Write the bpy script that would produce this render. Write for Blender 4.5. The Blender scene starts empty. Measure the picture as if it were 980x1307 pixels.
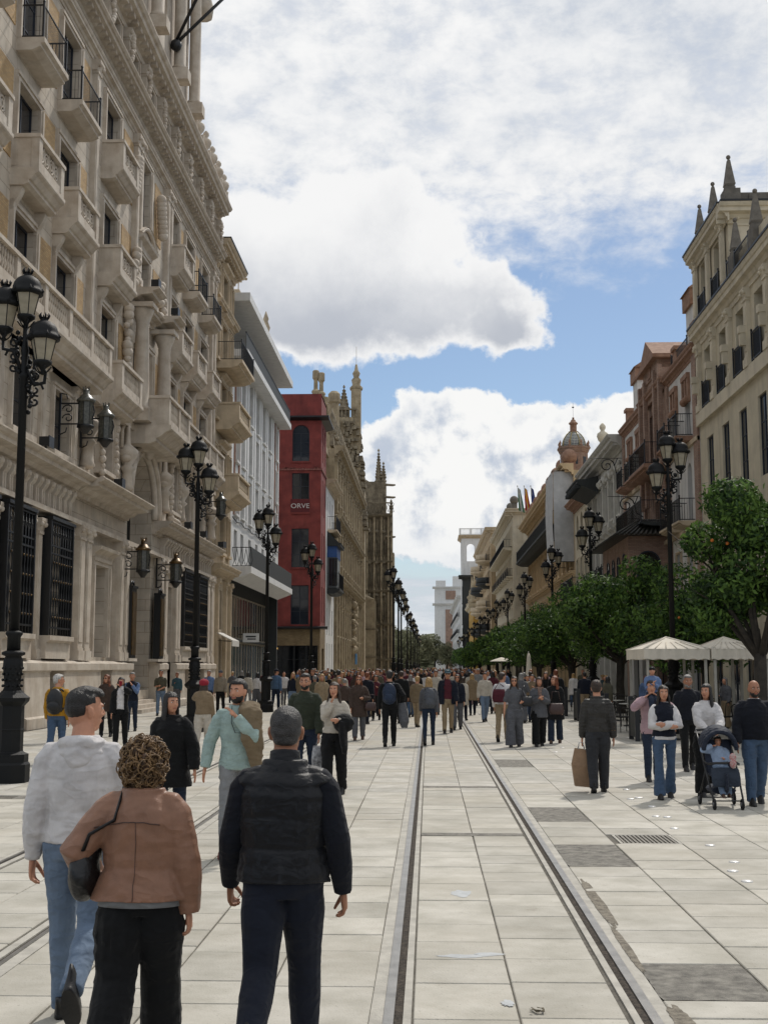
import bpy, bmesh, math, random
import numpy as np
from mathutils import Vector, Matrix, noise
random.seed(7)
scn = bpy.context.scene
C = scn.collection
# ------------------------------------------------------------------ camera
PITCH, YAW, CAMH, FPX = 7.197, 2.076, 1.95, 1560.0
cam_d = bpy.data.cameras.new("camera")
cam = bpy.data.objects.new("camera", cam_d); C.objects.link(cam)
cam.location = (0, 0, CAMH)
cam.rotation_euler = (math.radians(90 + PITCH), 0, math.radians(YAW))
cam_d.sensor_fit = 'VERTICAL'; cam_d.sensor_height = 36.0
cam_d.lens = 36.0 * FPX / 1307.0
cam_d.clip_start = 0.1; cam_d.clip_end = 5000
scn.camera = cam
# ------------------------------------------------------------------ exposure
scn.view_settings.view_transform = 'Standard'
scn.view_settings.look = 'None'
scn.view_settings.exposure = 0.0
scn.view_settings.gamma = 1.0
scn.cycles.max_bounces = 6
scn.cycles.diffuse_bounces = 3
scn.cycles.transparent_max_bounces = 6
# ------------------------------------------------------------------ sun
SUN_EL, SUN_AZ = math.radians(50), math.radians(24)      # azimuth measured from the street axis towards the right
sd = Vector((math.sin(SUN_AZ) * math.cos(SUN_EL), math.cos(SUN_AZ) * math.cos(SUN_EL), math.sin(SUN_EL)))
sun_d = bpy.data.lights.new("sun", 'SUN'); sun_d.energy = 2.5; sun_d.angle = math.radians(2.5)
sun_d.color = (1.0, 0.94, 0.86)
sun = bpy.data.objects.new("sun", sun_d); C.objects.link(sun)
sun.rotation_euler = sd.to_track_quat('Z', 'Y').to_euler()
# ------------------------------------------------------------------ world: Nishita sky with cloud layers
world = bpy.data.worlds.new("World"); scn.world = world; world.use_nodes = True
wt = world.node_tree; wt.nodes.clear()
def WN(t, **kw):
    n = wt.nodes.new(t)
    for k, v in kw.items(): setattr(n, k, v)
    return n
def wmath(op, a, b=None, c=None, clamp=False):
    n = WN('ShaderNodeMath', operation=op); n.use_clamp = clamp
    for i, v in enumerate((a, b, c)):
        if v is None: continue
        if isinstance(v, (int, float)): n.inputs[i].default_value = v
        else: wt.links.new(v, n.inputs[i])
    return n.outputs[0]
def wmap(v, a, b, c=0.0, d=1.0, smooth=True):
    n = WN('ShaderNodeMapRange'); n.interpolation_type = 'SMOOTHSTEP' if smooth else 'LINEAR'
    wt.links.new(v, n.inputs[0])
    for i, x in enumerate((a, b, c, d)): n.inputs[i + 1].default_value = x
    return n.outputs[0]
def wnoise(vec, scale, detail=6, rough=0.55, dist=0.0):
    n = WN('ShaderNodeTexNoise'); n.inputs['Scale'].default_value = scale
    n.inputs['Detail'].default_value = detail; n.inputs['Roughness'].default_value = rough
    n.inputs['Distortion'].default_value = dist
    wt.links.new(vec, n.inputs['Vector']); return n.outputs[0]
def wmixc(f, a, b):
    n = WN('ShaderNodeMix', data_type='RGBA'); n.inputs[0].default_value = 0.5
    if isinstance(f, (int, float)): n.inputs[0].default_value = f
    else: wt.links.new(f, n.inputs[0])
    for i, v in ((6, a), (7, b)):
        if isinstance(v, tuple): n.inputs[i].default_value = (*v, 1)
        else: wt.links.new(v, n.inputs[i])
    return n.outputs[2]
tc = WN('ShaderNodeTexCoord'); sep = WN('ShaderNodeSeparateXYZ'); wt.links.new(tc.outputs['Generated'], sep.inputs[0])
az = wmath('ARCTAN2', sep.outputs[0], sep.outputs[1])
el = wmath('ARCSINE', sep.outputs[2])
comb = WN('ShaderNodeCombineXYZ'); wt.links.new(az, comb.inputs[0]); wt.links.new(el, comb.inputs[1])
P2 = comb.outputs[0]
dirv = tc.outputs['Generated']
# warp the angular coordinates so that no cloud edge is a clean curve
def vadd_noise(vec, scale, amp, seed):
    n = WN('ShaderNodeTexNoise'); n.noise_dimensions = '3D'
    n.inputs['Scale'].default_value = scale; n.inputs['Detail'].default_value = 6
    m = WN('ShaderNodeVectorMath', operation='ADD'); wt.links.new(dirv, m.inputs[0]); m.inputs[1].default_value = (seed, seed * 2.1, 0)
    wt.links.new(m.outputs[0], n.inputs['Vector'])
    s = WN('ShaderNodeVectorMath', operation='SUBTRACT'); wt.links.new(n.outputs['Color'], s.inputs[0]); s.inputs[1].default_value = (.5, .5, .5)
    k = WN('ShaderNodeVectorMath', operation='SCALE'); wt.links.new(s.outputs[0], k.inputs[0]); k.inputs['Scale'].default_value = amp
    a = WN('ShaderNodeVectorMath', operation='ADD'); wt.links.new(vec, a.inputs[0]); wt.links.new(k.outputs[0], a.inputs[1])
    return a.outputs[0]
PW = vadd_noise(P2, 9.0, 0.10, 3.1)
def sky_ang(px, py):                       # direction of a point of the sky, as azimuth and elevation
    return (px - 547) / 1572.0, math.atan((850 - py) / 1572.0)
def blob(vec, px, py, rx, ry):             # 1 at the heart of a cloud, 0 at its rim
    a, e = sky_ang(px, py)
    s = WN('ShaderNodeVectorMath', operation='SUBTRACT'); wt.links.new(vec, s.inputs[0]); s.inputs[1].default_value = (a, e, 0)
    m = WN('ShaderNodeVectorMath', operation='MULTIPLY'); wt.links.new(s.outputs[0], m.inputs[0])
    m.inputs[1].default_value = (1572.0 / rx, 1572.0 / ry, 0)
    l = WN('ShaderNodeVectorMath', operation='LENGTH'); wt.links.new(m.outputs[0], l.inputs[0])
    return wmath('SUBTRACT', 1.0, l.outputs['Value'])
def union(fs):
    r = fs[0]
    for f in fs[1:]: r = wmath('SMOOTH_MAX', r, f, 0.25)
    return r
# E sky tuned further in a_sky
sky = WN('ShaderNodeTexSky', sky_type='NISHITA'); sky.sun_disc = False
sky.sun_elevation = SUN_EL; sky.sun_rotation = SUN_AZ
sky.air_density = 1.0; sky.dust_density = 0.35; sky.ozone_density = 2.0; sky.altitude = 0
n_big = wnoise(dirv, 7.0, 9, 0.6)
n_fine = wnoise(dirv, 26.0, 5, 0.62)
# stretched coordinates give the thin high sheet its ripples
st = WN('ShaderNodeMapping'); wt.links.new(dirv, st.inputs[0]); st.inputs['Scale'].default_value = (1.0, 1.0, 1.7)
n_rip = wnoise(st.outputs[0], 26.0, 6, 0.62, 0.15)
n_mot = wnoise(st.outputs[0], 5.0, 6, 0.6)
# 1. high sheet: covers everything above, breaks up along a slanting lower edge
edge = wmath('ADD', wmath('MULTIPLY', az, -0.02), 0.338)              # elevation of its lower edge
sheet = wmath('SUBTRACT', el, edge)
sheet = wmath('ADD', sheet, wmath('MULTIPLY', wmath('SUBTRACT', n_mot, 0.5), 0.16))
sheet = wmath('ADD', sheet, wmath('MULTIPLY', wmath('SUBTRACT', n_rip, 0.5), 0.16))
sheet_a = wmap(sheet, -0.035, 0.075)
sheet_a = wmath('MULTIPLY', sheet_a, wmap(n_rip, 0.2, 0.52, 0.72, 1.0))
sheet_b = wmath('ADD', wmath('MULTIPLY', wmap(n_rip, 0.35, 0.68), 0.55), wmath('MULTIPLY', wmap(n_mot, 0.38, 0.62), 0.45))
sheet_c = wmixc(sheet_b, (0.64, 0.68, 0.74), (0.93, 0.93, 0.93))
# 2. the big flat-bottomed cumulus
cum = union([blob(PW, 430, 345, 240, 105), blob(PW, 560, 378, 160, 66), blob(PW, 310, 310, 170, 100), blob(PW, 460, 265, 110, 80), blob(PW, 650, 402, 70, 32), blob(PW, 400, 395, 180, 46)])
cum = wmath('ADD', cum, wmath('MULTIPLY', wmath('SUBTRACT', n_big, 0.5), 0.9))
cum = wmath('ADD', cum, wmath('MULTIPLY', wmath('SUBTRACT', n_fine, 0.5), 0.8))
cum_a = wmap(cum, 0.01, 0.19)
belly = wmath('ADD', wmath('MULTIPLY', wmath('SUBTRACT', el, sky_ang(0, 375)[1]), -9.0), wmath('MULTIPLY', wmath('SUBTRACT', n_big, 0.5), 1.6))
belly = wmath('MULTIPLY', wmap(belly, -0.75, 0.25), wmap(cum, 0.08, 0.55))
cum_c = wmixc(belly, (0.92, 0.92, 0.92), (0.50, 0.53, 0.59))
# 3. low bank in front, bright tops, bluish body
bank = union([blob(PW, 560, 572, 105, 80), blob(PW, 700, 600, 130, 100), blob(PW, 620, 640, 200, 90), blob(PW, 470, 590, 50, 60), blob(PW, 780, 560, 70, 70), blob(PW, 880, 640, 190, 110), blob(PW, 400, 650, 160, 90)])
bank = wmath('ADD', bank, wmath('MULTIPLY', wmath('SUBTRACT', n_big, 0.5), 0.9))
bank = wmath('ADD', bank, wmath('MULTIPLY', wmath('SUBTRACT', n_fine, 0.5), 0.9))
bank_a = wmap(bank, 0.02, 0.14)
hol = wnoise(dirv, 17.0, 7, 0.6)
body = wmath('MULTIPLY', wmap(bank, 0.12, 0.55), wmap(hol, 0.42, 0.58))
bank_c = wmixc(body, (0.94, 0.94, 0.93), (0.52, 0.58, 0.68))
# 4. low layered streaks down to the horizon
st2 = WN('ShaderNodeMapping'); wt.links.new(dirv, st2.inputs[0]); st2.inputs['Scale'].default_value = (1.0, 1.0, 5.0)
n_lay = wnoise(st2.outputs[0], 9.0, 7, 0.55)
lay_a = wmath('MULTIPLY', wmap(n_lay, 0.40, 0.56), wmap(el, 0.20, 0.13))
lay_a = wmath('MULTIPLY', lay_a, 0.9)
lay_c = wmixc(wmap(n_lay, 0.45, 0.65), (0.50, 0.55, 0.64), (0.78, 0.80, 0.83))
# cumulus fields elsewhere in the sky
far_n = wnoise(dirv, 3.2, 10, 0.58)
out_az = wmap(wmath('ABSOLUTE', az), 0.40, 0.7)
oth_a = wmath('MULTIPLY', wmap(far_n, 0.47, 0.56), out_az)
oth_c = wmixc(wmap(far_n, 0.5, 0.7), (0.80, 0.81, 0.83), (0.45, 0.48, 0.54))
bgs = WN('ShaderNodeBackground'); wt.links.new(sky.outputs[0], bgs.inputs[0]); bgs.inputs[1].default_value = 0.095
def over(base_sh, col, alpha):
    b = WN('ShaderNodeBackground'); wt.links.new(col, b.inputs[0]); b.inputs[1].default_value = 1.0
    m = WN('ShaderNodeMixShader'); wt.links.new(alpha, m.inputs[0]); wt.links.new(base_sh, m.inputs[1]); wt.links.new(b.outputs[0], m.inputs[2])
    return m.outputs[0]
sh = over(bgs.outputs[0], oth_c, oth_a)
sh = over(sh, sheet_c, sheet_a)
sh = over(sh, cum_c, cum_a)
sh = over(sh, lay_c, lay_a)
sh = over(sh, bank_c, bank_a)
hz_n = wmixc(wmap(n_lay, .4, .62), (0.50, 0.57, 0.68), (0.74, 0.77, 0.80))
sh = over(sh, hz_n, wmath('MULTIPLY', wmap(el, .13, .0), .93))
wo = WN('ShaderNodeOutputWorld'); wt.links.new(sh, wo.inputs[0])
# ------------------------------------------------------------------ materials
MATS = {}
def nt(name):
    m = bpy.data.materials.new(name); m.use_nodes = True
    t = m.node_tree; b = t.nodes['Principled BSDF']; return m, t, b
def srgb(h):
    if isinstance(h, tuple): return h
    h = h.lstrip('#'); r = [int(h[i:i+2], 16) / 255 for i in (0, 2, 4)]
    return tuple(c / 12.92 if c <= 0.04045 else ((c + 0.055) / 1.055) ** 2.4 for c in r)
def mat(name, col, rough=0.8, var=0.15, scale=6.0, bump=0.1, bscale=40.0, metal=0.0, spec=0.5, col2=None, streak=0.0, coat=0.0, detail=6, coord='Object', rnd=0.0):
    """base colour with mottling, fine relief and optional rain streaks"""
    if name in MATS: return MATS[name]
    col = srgb(col); m, t, b = nt(name); N, L = t.nodes, t.links
    tc = N.new('ShaderNodeTexCoord'); geo = N.new('ShaderNodeNewGeometry')
    src = geo.outputs['Position'] if coord == 'World' else tc.outputs['Object']
    n1 = N.new('ShaderNodeTexNoise'); n1.inputs['Scale'].default_value = scale; n1.inputs['Detail'].default_value = detail; n1.inputs['Roughness'].default_value = .62
    L.new(src, n1.inputs['Vector'])
    cr = N.new('ShaderNodeValToRGB'); L.new(n1.outputs[0], cr.inputs[0])
    c2 = srgb(col2) if col2 else tuple(c * (1 - var * 1.6) for c in col)
    cr.color_ramp.elements[0].position = 0.33; cr.color_ramp.elements[0].color = (*c2, 1)
    cr.color_ramp.elements[1].position = 0.67; cr.color_ramp.elements[1].color = (*tuple(min(1, c * (1 + var * .5)) for c in col), 1)
    out = cr.outputs[0]
    if streak:
        mp = N.new('ShaderNodeMapping'); L.new(src, mp.inputs[0]); mp.inputs['Scale'].default_value = (1.6, 1.6, 0.16)
        n2 = N.new('ShaderNodeTexNoise'); n2.inputs['Scale'].default_value = 1.7; n2.inputs['Detail'].default_value = 7; L.new(mp.outputs[0], n2.inputs['Vector'])
        r2 = N.new('ShaderNodeMapRange'); L.new(n2.outputs[0], r2.inputs[0]); r2.inputs[1].default_value = .50; r2.inputs[2].default_value = .72; r2.inputs[3].default_value = 0; r2.inputs[4].default_value = streak
        mx = N.new('ShaderNodeMix'); mx.data_type = 'RGBA'; L.new(r2.outputs[0], mx.inputs[0]); L.new(out, mx.inputs[6]); mx.inputs[7].default_value = (*tuple(c * .38 for c in col), 1)
        out = mx.outputs[2]
    if rnd:
        oi = N.new('ShaderNodeObjectInfo'); hs = N.new('ShaderNodeHueSaturation'); rr = N.new('ShaderNodeMapRange')
        L.new(oi.outputs['Random'], rr.inputs[0]); rr.inputs[3].default_value = 1 - rnd; rr.inputs[4].default_value = 1 + rnd
        L.new(rr.outputs[0], hs.inputs['Value']); L.new(out, hs.inputs['Color']); out = hs.outputs[0]
    L.new(out, b.inputs['Base Color'])
    b.inputs['Roughness'].default_value = rough; b.inputs['Metallic'].default_value = metal; b.inputs['Specular IOR Level'].default_value = spec
    if coat: b.inputs['Coat Weight'].default_value = coat; b.inputs['Coat Roughness'].default_value = 0.25
    if bump:
        n3 = N.new('ShaderNodeTexNoise'); n3.inputs['Scale'].default_value = bscale; n3.inputs['Detail'].default_value = 4; L.new(src, n3.inputs['Vector'])
        bp = N.new('ShaderNodeBump'); bp.inputs['Strength'].default_value = bump; bp.inputs['Distance'].default_value = 0.02
        L.new(n3.outputs[0], bp.inputs['Height']); L.new(bp.outputs[0], b.inputs['Normal'])
    MATS[name] = m; return m
# ------------------------------------------------------------------ mesh collector
class MB:
    def __init__(s): s.v = []; s.f = []; s.m = []; s.mi = 0; s.sm = []; s.smooth = False
    def add(s, vs, fs):
        o = len(s.v); s.v.extend([tuple(v) for v in vs]); s.f.extend([tuple(i + o for i in f) for f in fs])
        s.m.extend([s.mi] * len(fs)); s.sm.extend([s.smooth] * len(fs)); return s
    def box(s, x0, x1, y0, y1, z0, z1):
        return s.add([(x0,y0,z0),(x1,y0,z0),(x1,y1,z0),(x0,y1,z0),(x0,y0,z1),(x1,y0,z1),(x1,y1,z1),(x0,y1,z1)],
                     [(0,3,2,1),(4,5,6,7),(0,1,5,4),(1,2,6,5),(2,3,7,6),(3,0,4,7)])
    def bbox(s, x0, x1, y0, y1, z0, z1, b=0.01):           # box with a chamfered top and front
        s.prof([(y0, z0), (y0, z1 - b), (y0 + b, z1), (y1, z1), (y1, z0)], x0, x1); return s
    def prof(s, pts, x0, x1):                               # closed profile in (y,z) swept along x
        n = len(pts); vs = [(x0, y, z) for y, z in pts] + [(x1, y, z) for y, z in pts]
        fs = [(i, (i + 1) % n, n + (i + 1) % n, n + i) for i in range(n)] + [tuple(range(n - 1, -1, -1)), tuple(range(n, 2 * n))]
        return s.add(vs, fs)
    def lathe(s, prof, n=12, c=(0, 0, 0), sq=False, rot=0.0, smooth=True, flute=0):
        vs = []; fs = []; sm = s.smooth; s.smooth = smooth
        for r, z in prof:
            for k in range(n):
                a = 2 * math.pi * k / n + rot; rr = r
                if flute and k % 2: rr = r * (1 - flute)
                vs.append((c[0] + rr * math.cos(a), c[1] + rr * math.sin(a), c[2] + z))
        for j in range(len(prof) - 1):
            for k in range(n):
                fs.append((j * n + k, j * n + (k + 1) % n, (j + 1) * n + (k + 1) % n, (j + 1) * n + k))
        fs.append(tuple(range(n - 1, -1, -1))); fs.append(tuple((len(prof) - 1) * n + k for k in range(n)))
        s.add(vs, fs); s.smooth = sm; return s
    def tube(s, pts, r, n=6, smooth=True, cap=True, up=None):
        pts = [Vector(p) for p in pts]; rs = r if isinstance(r, list) else [r] * len(pts)
        vs = []; fs = []; sm = s.smooth; s.smooth = smooth; pa = None
        for i, p in enumerate(pts):
            d = (pts[min(i + 1, len(pts) - 1)] - pts[max(i - 1, 0)]).normalized()
            if pa is None:
                ref = Vector(up) if up else (Vector((0, 0, 1)) if abs(d.z) < .9 else Vector((1, 0, 0)))
                a = d.cross(ref).normalized()
            else: a = (pa - d * pa.dot(d)).normalized()
            pa = a; b = d.cross(a); q = rs[i]; qx, qy = q if isinstance(q, tuple) else (q, q)
            for k in range(n):
                t = 2 * math.pi * k / n; vs.append(p + a * (qx * math.cos(t)) + b * (qy * math.sin(t)))
        for j in range(len(pts) - 1):
            for k in range(n):
                fs.append((j * n + k, j * n + (k + 1) % n, (j + 1) * n + (k + 1) % n, (j + 1) * n + k))
        if cap: fs.append(tuple(range(n - 1, -1, -1))); fs.append(tuple((len(pts) - 1) * n + k for k in range(n)))
        s.add(vs, fs); s.smooth = sm; return s
    def bar(s, a, b, w=0.01):                               # square bar, 4 sides, no caps
        return s.tube([a, b], w * .7, 4, smooth=False, cap=False)
    def ball(s, c, r, n=8, m=6, sq=(1, 1, 1)):
        vs = []; fs = []; sm = s.smooth; s.smooth = True
        for j in range(m + 1):
            t = math.pi * j / m
            for k in range(n):
                a = 2 * math.pi * k / n
                vs.append((c[0] + r * sq[0] * math.sin(t) * math.cos(a), c[1] + r * sq[1] * math.sin(t) * math.sin(a), c[2] + r * sq[2] * math.cos(t)))
        for j in range(m):
            for k in range(n): fs.append((j * n + k, (j + 1) * n + k, (j + 1) * n + (k + 1) % n, j * n + (k + 1) % n))
        s.add(vs, fs); s.smooth = sm; return s
    def mesh(s, name):
        me = bpy.data.meshes.new(name); me.from_pydata(s.v, [], s.f)
        me.polygons.foreach_set('material_index', s.m); me.polygons.foreach_set('use_smooth', s.sm)
        me.update(); return me
    def build(s, name, mats, parent=None, loc=None, rz=0.0):
        me = s.mesh(name)
        for m in (mats if isinstance(mats, (list, tuple)) else [mats]): me.materials.append(m)
        return put(name, me, parent, loc, rz)
def put(name, me, parent=None, loc=None, rz=0.0):
    o = bpy.data.objects.new(name, me); C.objects.link(o)
    if parent is not None: o.parent = parent
    if loc is not None: o.location = loc
    if rz: o.rotation_euler[2] = rz
    return o
def empty(name, loc=(0, 0, 0), rz=0.0, parent=None):
    o = bpy.data.objects.new(name, None); C.objects.link(o); o.location = loc; o.rotation_euler[2] = rz
    o.empty_display_size = 0.1
    if parent is not None: o.parent = parent
    return o
def tag(o, label, cat, group=None):
    o['label'] = label; o['category'] = cat
    if group: o['group'] = group
    return o
def V3(*a): return Vector(a)
KIDS = {}
def copy_tree(o, parent=None, loc=None, rz=None, swap=None):
    c = o.copy(); C.objects.link(c); c.parent = parent
    if loc is not None: c.location = loc
    if rz is not None: c.rotation_euler[2] = rz
    if swap and o.type == 'MESH':
        for i, sl in enumerate(c.material_slots):
            m = swap.get(sl.material.name if sl.material else '')
            if m: sl.link = 'OBJECT'; sl.material = m
    if o.name not in KIDS: KIDS[o.name] = list(o.children)
    for ch in KIDS[o.name]: copy_tree(ch, c, swap=swap)
    return c
# ------------------------------------------------------------------ ground
def struct(o, kind='structure'): o['kind'] = kind; return o
M_SLAB = mat('paving_stone', '#b9b5ab', .8, .09, 1.7, .25, 60, col2='#9d998d', rnd=.11, streak=0, coord='World')
M_SLABS = [mat('paving_stone_%s' % n, c, .8, .09, 3.2, .12, 60, col2=d, coord='World') for n, c, d in (('pale', '#bcb8af', '#a5a197'), ('warm', '#b5b0a4', '#9e998d'), ('grey', '#aeaba3', '#98958b'))]
M_GROUT = mat('grout', '#69655c', .95, .3, 12, .4, 90, coord='World')
M_STEEL = mat('rail_steel', '#9b9995', .36, .2, 4, .1, 60, metal=.7, coord='World')
M_GRIT = mat('grit', '#4a4239', .95, .5, 25, 1.0, 70, col2='#211c17', coord='World')
M_CONC = mat('concrete_edge', '#b0aca2', .85, .16, 5, .3, 50, coord='World')
M_TAR = mat('asphalt_patch', '#918d84', .95, .3, 9, .8, 160, col2='#66635d', coord='World')
def worn(m):
    """stains and foot traffic over several slabs"""
    t = m.node_tree; N, L = t.nodes, t.links; b = N['Principled BSDF']; g = N.new('ShaderNodeNewGeometry'); src = [l for l in t.links if l.to_node == b and l.to_socket.name == 'Base Color'][0].from_socket
    def lay(scale, lo, hi, amt, col, src, det=8):
        n = N.new('ShaderNodeTexNoise'); n.inputs['Scale'].default_value = scale; n.inputs['Detail'].default_value = det; n.inputs['Roughness'].default_value = .68; L.new(g.outputs['Position'], n.inputs['Vector'])
        r = N.new('ShaderNodeMapRange'); L.new(n.outputs[0], r.inputs[0]); r.inputs[1].default_value = lo; r.inputs[2].default_value = hi; r.inputs[4].default_value = amt
        x = N.new('ShaderNodeMix'); x.data_type = 'RGBA'; L.new(r.outputs[0], x.inputs[0]); L.new(src, x.inputs[6]); x.inputs[7].default_value = (*srgb(col), 1); return x.outputs[2]
    o = lay(.42, .46, .72, .55, '#98907f', src); o = lay(3.1, .60, .70, .45, '#857e70', o); o = lay(38, .66, .72, .6, '#6e685c', o, 2)
    L.new(o, b.inputs['Base Color'])
for m_ in [M_SLAB] + M_SLABS: worn(m_)
def far_paving():
    m, t, b = nt('paving_far'); N, L = t.nodes, t.links
    g = N.new('ShaderNodeNewGeometry'); br = N.new('ShaderNodeTexBrick'); L.new(g.outputs['Position'], br.inputs['Vector'])
    br.inputs['Color1'].default_value = (*srgb('#b5b1a7'), 1); br.inputs['Color2'].default_value = (*srgb('#a39f95'), 1); br.inputs['Mortar'].default_value = (*srgb('#8a857b'), 1)
    br.inputs['Scale'].default_value = 1.0; br.inputs['Mortar Size'].default_value = .012; br.inputs['Brick Width'].default_value = .75; br.inputs['Row Height'].default_value = .62
    L.new(br.outputs[0], b.inputs['Base Color']); b.inputs['Roughness'].default_value = .85; return m
def flat(name, x0, x1, y0, y1, z, m):
    g = MB(); g.add([(x0, y0, z), (x1, y0, z), (x1, y1, z), (x0, y1, z)], [(0, 1, 2, 3)]); return g.build(name, m)
struct(flat('ground', -2500, 2500, -60, 3500, -.12, mat('earth', '#8f8a7e', .95, .2, .02, 0, coord='World')))
pav = struct(flat('pavement', -16, 16, -20, 64, -.014, M_GROUT))
struct(flat('pavement_beyond', -30, 30, 64, 700, 0, far_paving()))
NOSLAB = [(1.36, 2.05, 15.9, 17.5), (1.36, 2.05, 12.4, 13.9), (1.36, 2.05, 7.55, 8.45), (1.36, 2.05, 24.3, 26.3), (-6.2, -5.4, 18.3, 18.8), (2.12, 2.8, 14.0, 14.75),
          (-.10, 1.10, 20.2, 20.5), (-.10, 1.10, 14.55, 14.8)]
cols = []
x = -12.1
while x < -4.9: cols.append((x, x + .77)); x += .77
cols += [(x, -4.42), (-4.15, -3.56), (-3.56, -2.98), (-2.72, -2.2), (-2.2, -1.63), (-1.63, -.97), (-.97, -.34), (-.10, .5), (.5, 1.10), (1.36, 2.05), (2.05, 2.8)]
x = 2.8
while x < 12.5: cols.append((x, x + .8)); x += .8
rs = random.Random(11); slabs = []
for ci, (a, b) in enumerate(cols):
    y = 4.2 + rs.uniform(0, .4)
    while y < 63.5:
        L = rs.choice((.42, .52, .62, .62, .78, .95)); y1 = min(y + L, 64)
        for (p, q, r_, s_) in NOSLAB:
            if a < q - .02 and b > p + .02 and y < s_ and y1 > r_:
                if y < r_ - .1: y1 = r_
                else: y1 = None; y = s_
                break
        if y1 is None: continue
        slabs.append((a, b, y, y1)); y = y1
SC = {}
def slab_mesh(w, l):
    key = (round(w, 3), round(l, 2))
    if key in SC: return SC[key]
    g = .004 + rs.uniform(0, .004); e = .006; w2, l2 = w / 2 - g, l / 2 - g; m = MB()
    top = [(-w2 + e, -l2 + e, 0), (0, -l2 + e * .7, 0), (w2 - e, -l2 + e, 0), (w2 - e, l2 - e, 0), (0, l2 - e * 1.2, 0), (-w2 + e, l2 - e, 0)]
    bot = [(-w2, -l2, -.006), (.02, -l2 - .001, -.006), (w2, -l2, -.006), (w2, l2, -.006), (-.02, l2 + .001, -.006), (-w2, l2, -.006)]
    low = [(p[0], p[1], -.03) for p in bot]
    m.add(top + bot + low, [(0, 1, 2, 3, 4, 5)] + [(6 + i, 6 + (i + 1) % 6, (i + 1) % 6, i) for i in range(6)] + [(12 + i, 12 + (i + 1) % 6, 6 + (i + 1) % 6, 6 + i) for i in range(6)])
    me = m.mesh('paving_slab'); me.materials.append(M_SLAB); SC[key] = me; return me
def inview(s):
    cx, cy = (s[0] + s[1]) / 2, (s[2] + s[3]) / 2
    return -.35 * cy - 1.2 < cx < .275 * cy + 1.2 and cy > 6.2
vis = sorted([s for s in slabs if inview(s)], key=lambda s: s[2])
single = vis[:298]; sset = set(single)
for (a, b, y0, y1) in single:
    o = put('paving_slab', slab_mesh(b - a, y1 - y0), pav, ((a + b) / 2, (y0 + y1) / 2, rs.uniform(-.003, .002)))
    o.rotation_euler = (rs.uniform(-.0022, .0022), rs.uniform(-.002, .002), 0)
g = MB()
for s in slabs:
    if s in sset or s[3] < 5: continue
    a, b, y0, y1 = s; g.mi = rs.randrange(3); w = .005; z = rs.uniform(-.002, .001)
    g.add([(a + w, y0 + w, z), (b - w, y0 + w, z), (b - w, y1 - w, z), (a + w, y1 - w, z), (a + w, y0 + w, -.02), (b - w, y0 + w, -.02), (b - w, y1 - w, -.02), (a + w, y1 - w, -.02)], [(0, 1, 2, 3), (4, 5, 1, 0), (7, 3, 2, 6), (5, 6, 2, 1), (4, 0, 3, 7)])
o = g.build('paving_slab_field', M_SLABS, pav); o['kind'] = 'stuff'
for i, (a, b, y0, y1) in enumerate(NOSLAB):
    if i == 5: continue
    m = MB(); m.mi = 0
    n = 10; ring = []
    for k in range(4 * n):                                  # slightly ragged outline
        t = k / n; e = rs.uniform(0, .012)
        ring.append(((a + .01 + (b - a - .02) * (t if t < 1 else 1 if t < 2 else 3 - t if t < 3 else 0)) + (e if t < 1 else -e), (y0 + .01 + (y1 - y0 - .02) * (0 if t < 1 else t - 1 if t < 2 else 1 if t < 3 else 4 - t)) + e, -.002))
    m.add(ring, [tuple(range(4 * n))]); m.build('asphalt_patch', M_TAR, pav)
# drain grate with its slots
gr_ = empty('drain_grate', (2.46, 14.37, 0)); tag(gr_, 'slotted metal drain grate set flush in the pale paving right of the rails', 'drain grate')
m = MB(); m.box(-.34, .34, -.37, -.33, -.03, -.001); m.box(-.34, .34, .33, .37, -.03, -.001); m.box(-.34, -.31, -.33, .33, -.03, -.001); m.box(.31, .34, -.33, .33, -.03, -.001); m.build('frame', M_CONC, gr_)
bm_ = MB(); bm_.box(-.012, .012, -.33, .33, -.03, -.002); bme = bm_.mesh('bar'); bme.materials.append(mat('grate_iron', '#77736b', .6, .2, 8, .3, 60, metal=.3))
for i in range(13): put('bar', bme, gr_, (-.285 + i * .0475, 0, 0))
# broken mortar beside the rail, dry cement spills, litter
def splat(name, cx, cy, rx, ry, z, m, seed, rag=.35, n=26):
    g = MB(); rr = random.Random(seed); pts = []
    for k in range(n):
        a = 2 * math.pi * k / n; q = 1 + rag * noise.noise(Vector((math.cos(a) * 2 + seed, math.sin(a) * 2, seed))) * 2 + rr.uniform(-.08, .08)
        pts.append((cx + rx * q * math.cos(a), cy + ry * q * math.sin(a), z))
    g.add(pts, [tuple(range(n))]); return g.build(name, m, pav)
M_SPILL = mat('cement_spill', '#b4b7b8', .8, .12, 9, .2, 60, coord='World')
M_BROK = mat('broken_mortar', '#867f72', .95, .4, 14, .9, 60, col2='#5c564c', coord='World')
splat('cement_spill', .62 - .35, 10.9, .09, .16, .0035, M_SPILL, 3)
splat('cement_spill', .22, 8.6, .17, .05, .0035, M_SPILL, 5, .18)
splat('cement_spill', .40, 8.66, .10, .05, .004, M_SPILL, 8, .2)
splat('cement_spill', .45, 7.45, .035, .07, .0035, M_SPILL, 12)
splat('broken_mortar', 1.40, 10.6, .05, 1.05, .002, M_BROK, 4, .10, 60)
splat('broken_mortar', 1.37, 8.9, .03, .7, .002, M_BROK, 6, .10, 60)
splat('broken_mortar', 1.40, 7.1, .06, .35, .002, M_BROK, 7, .10, 50)
g = MB(); rr = random.Random(5)
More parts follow.
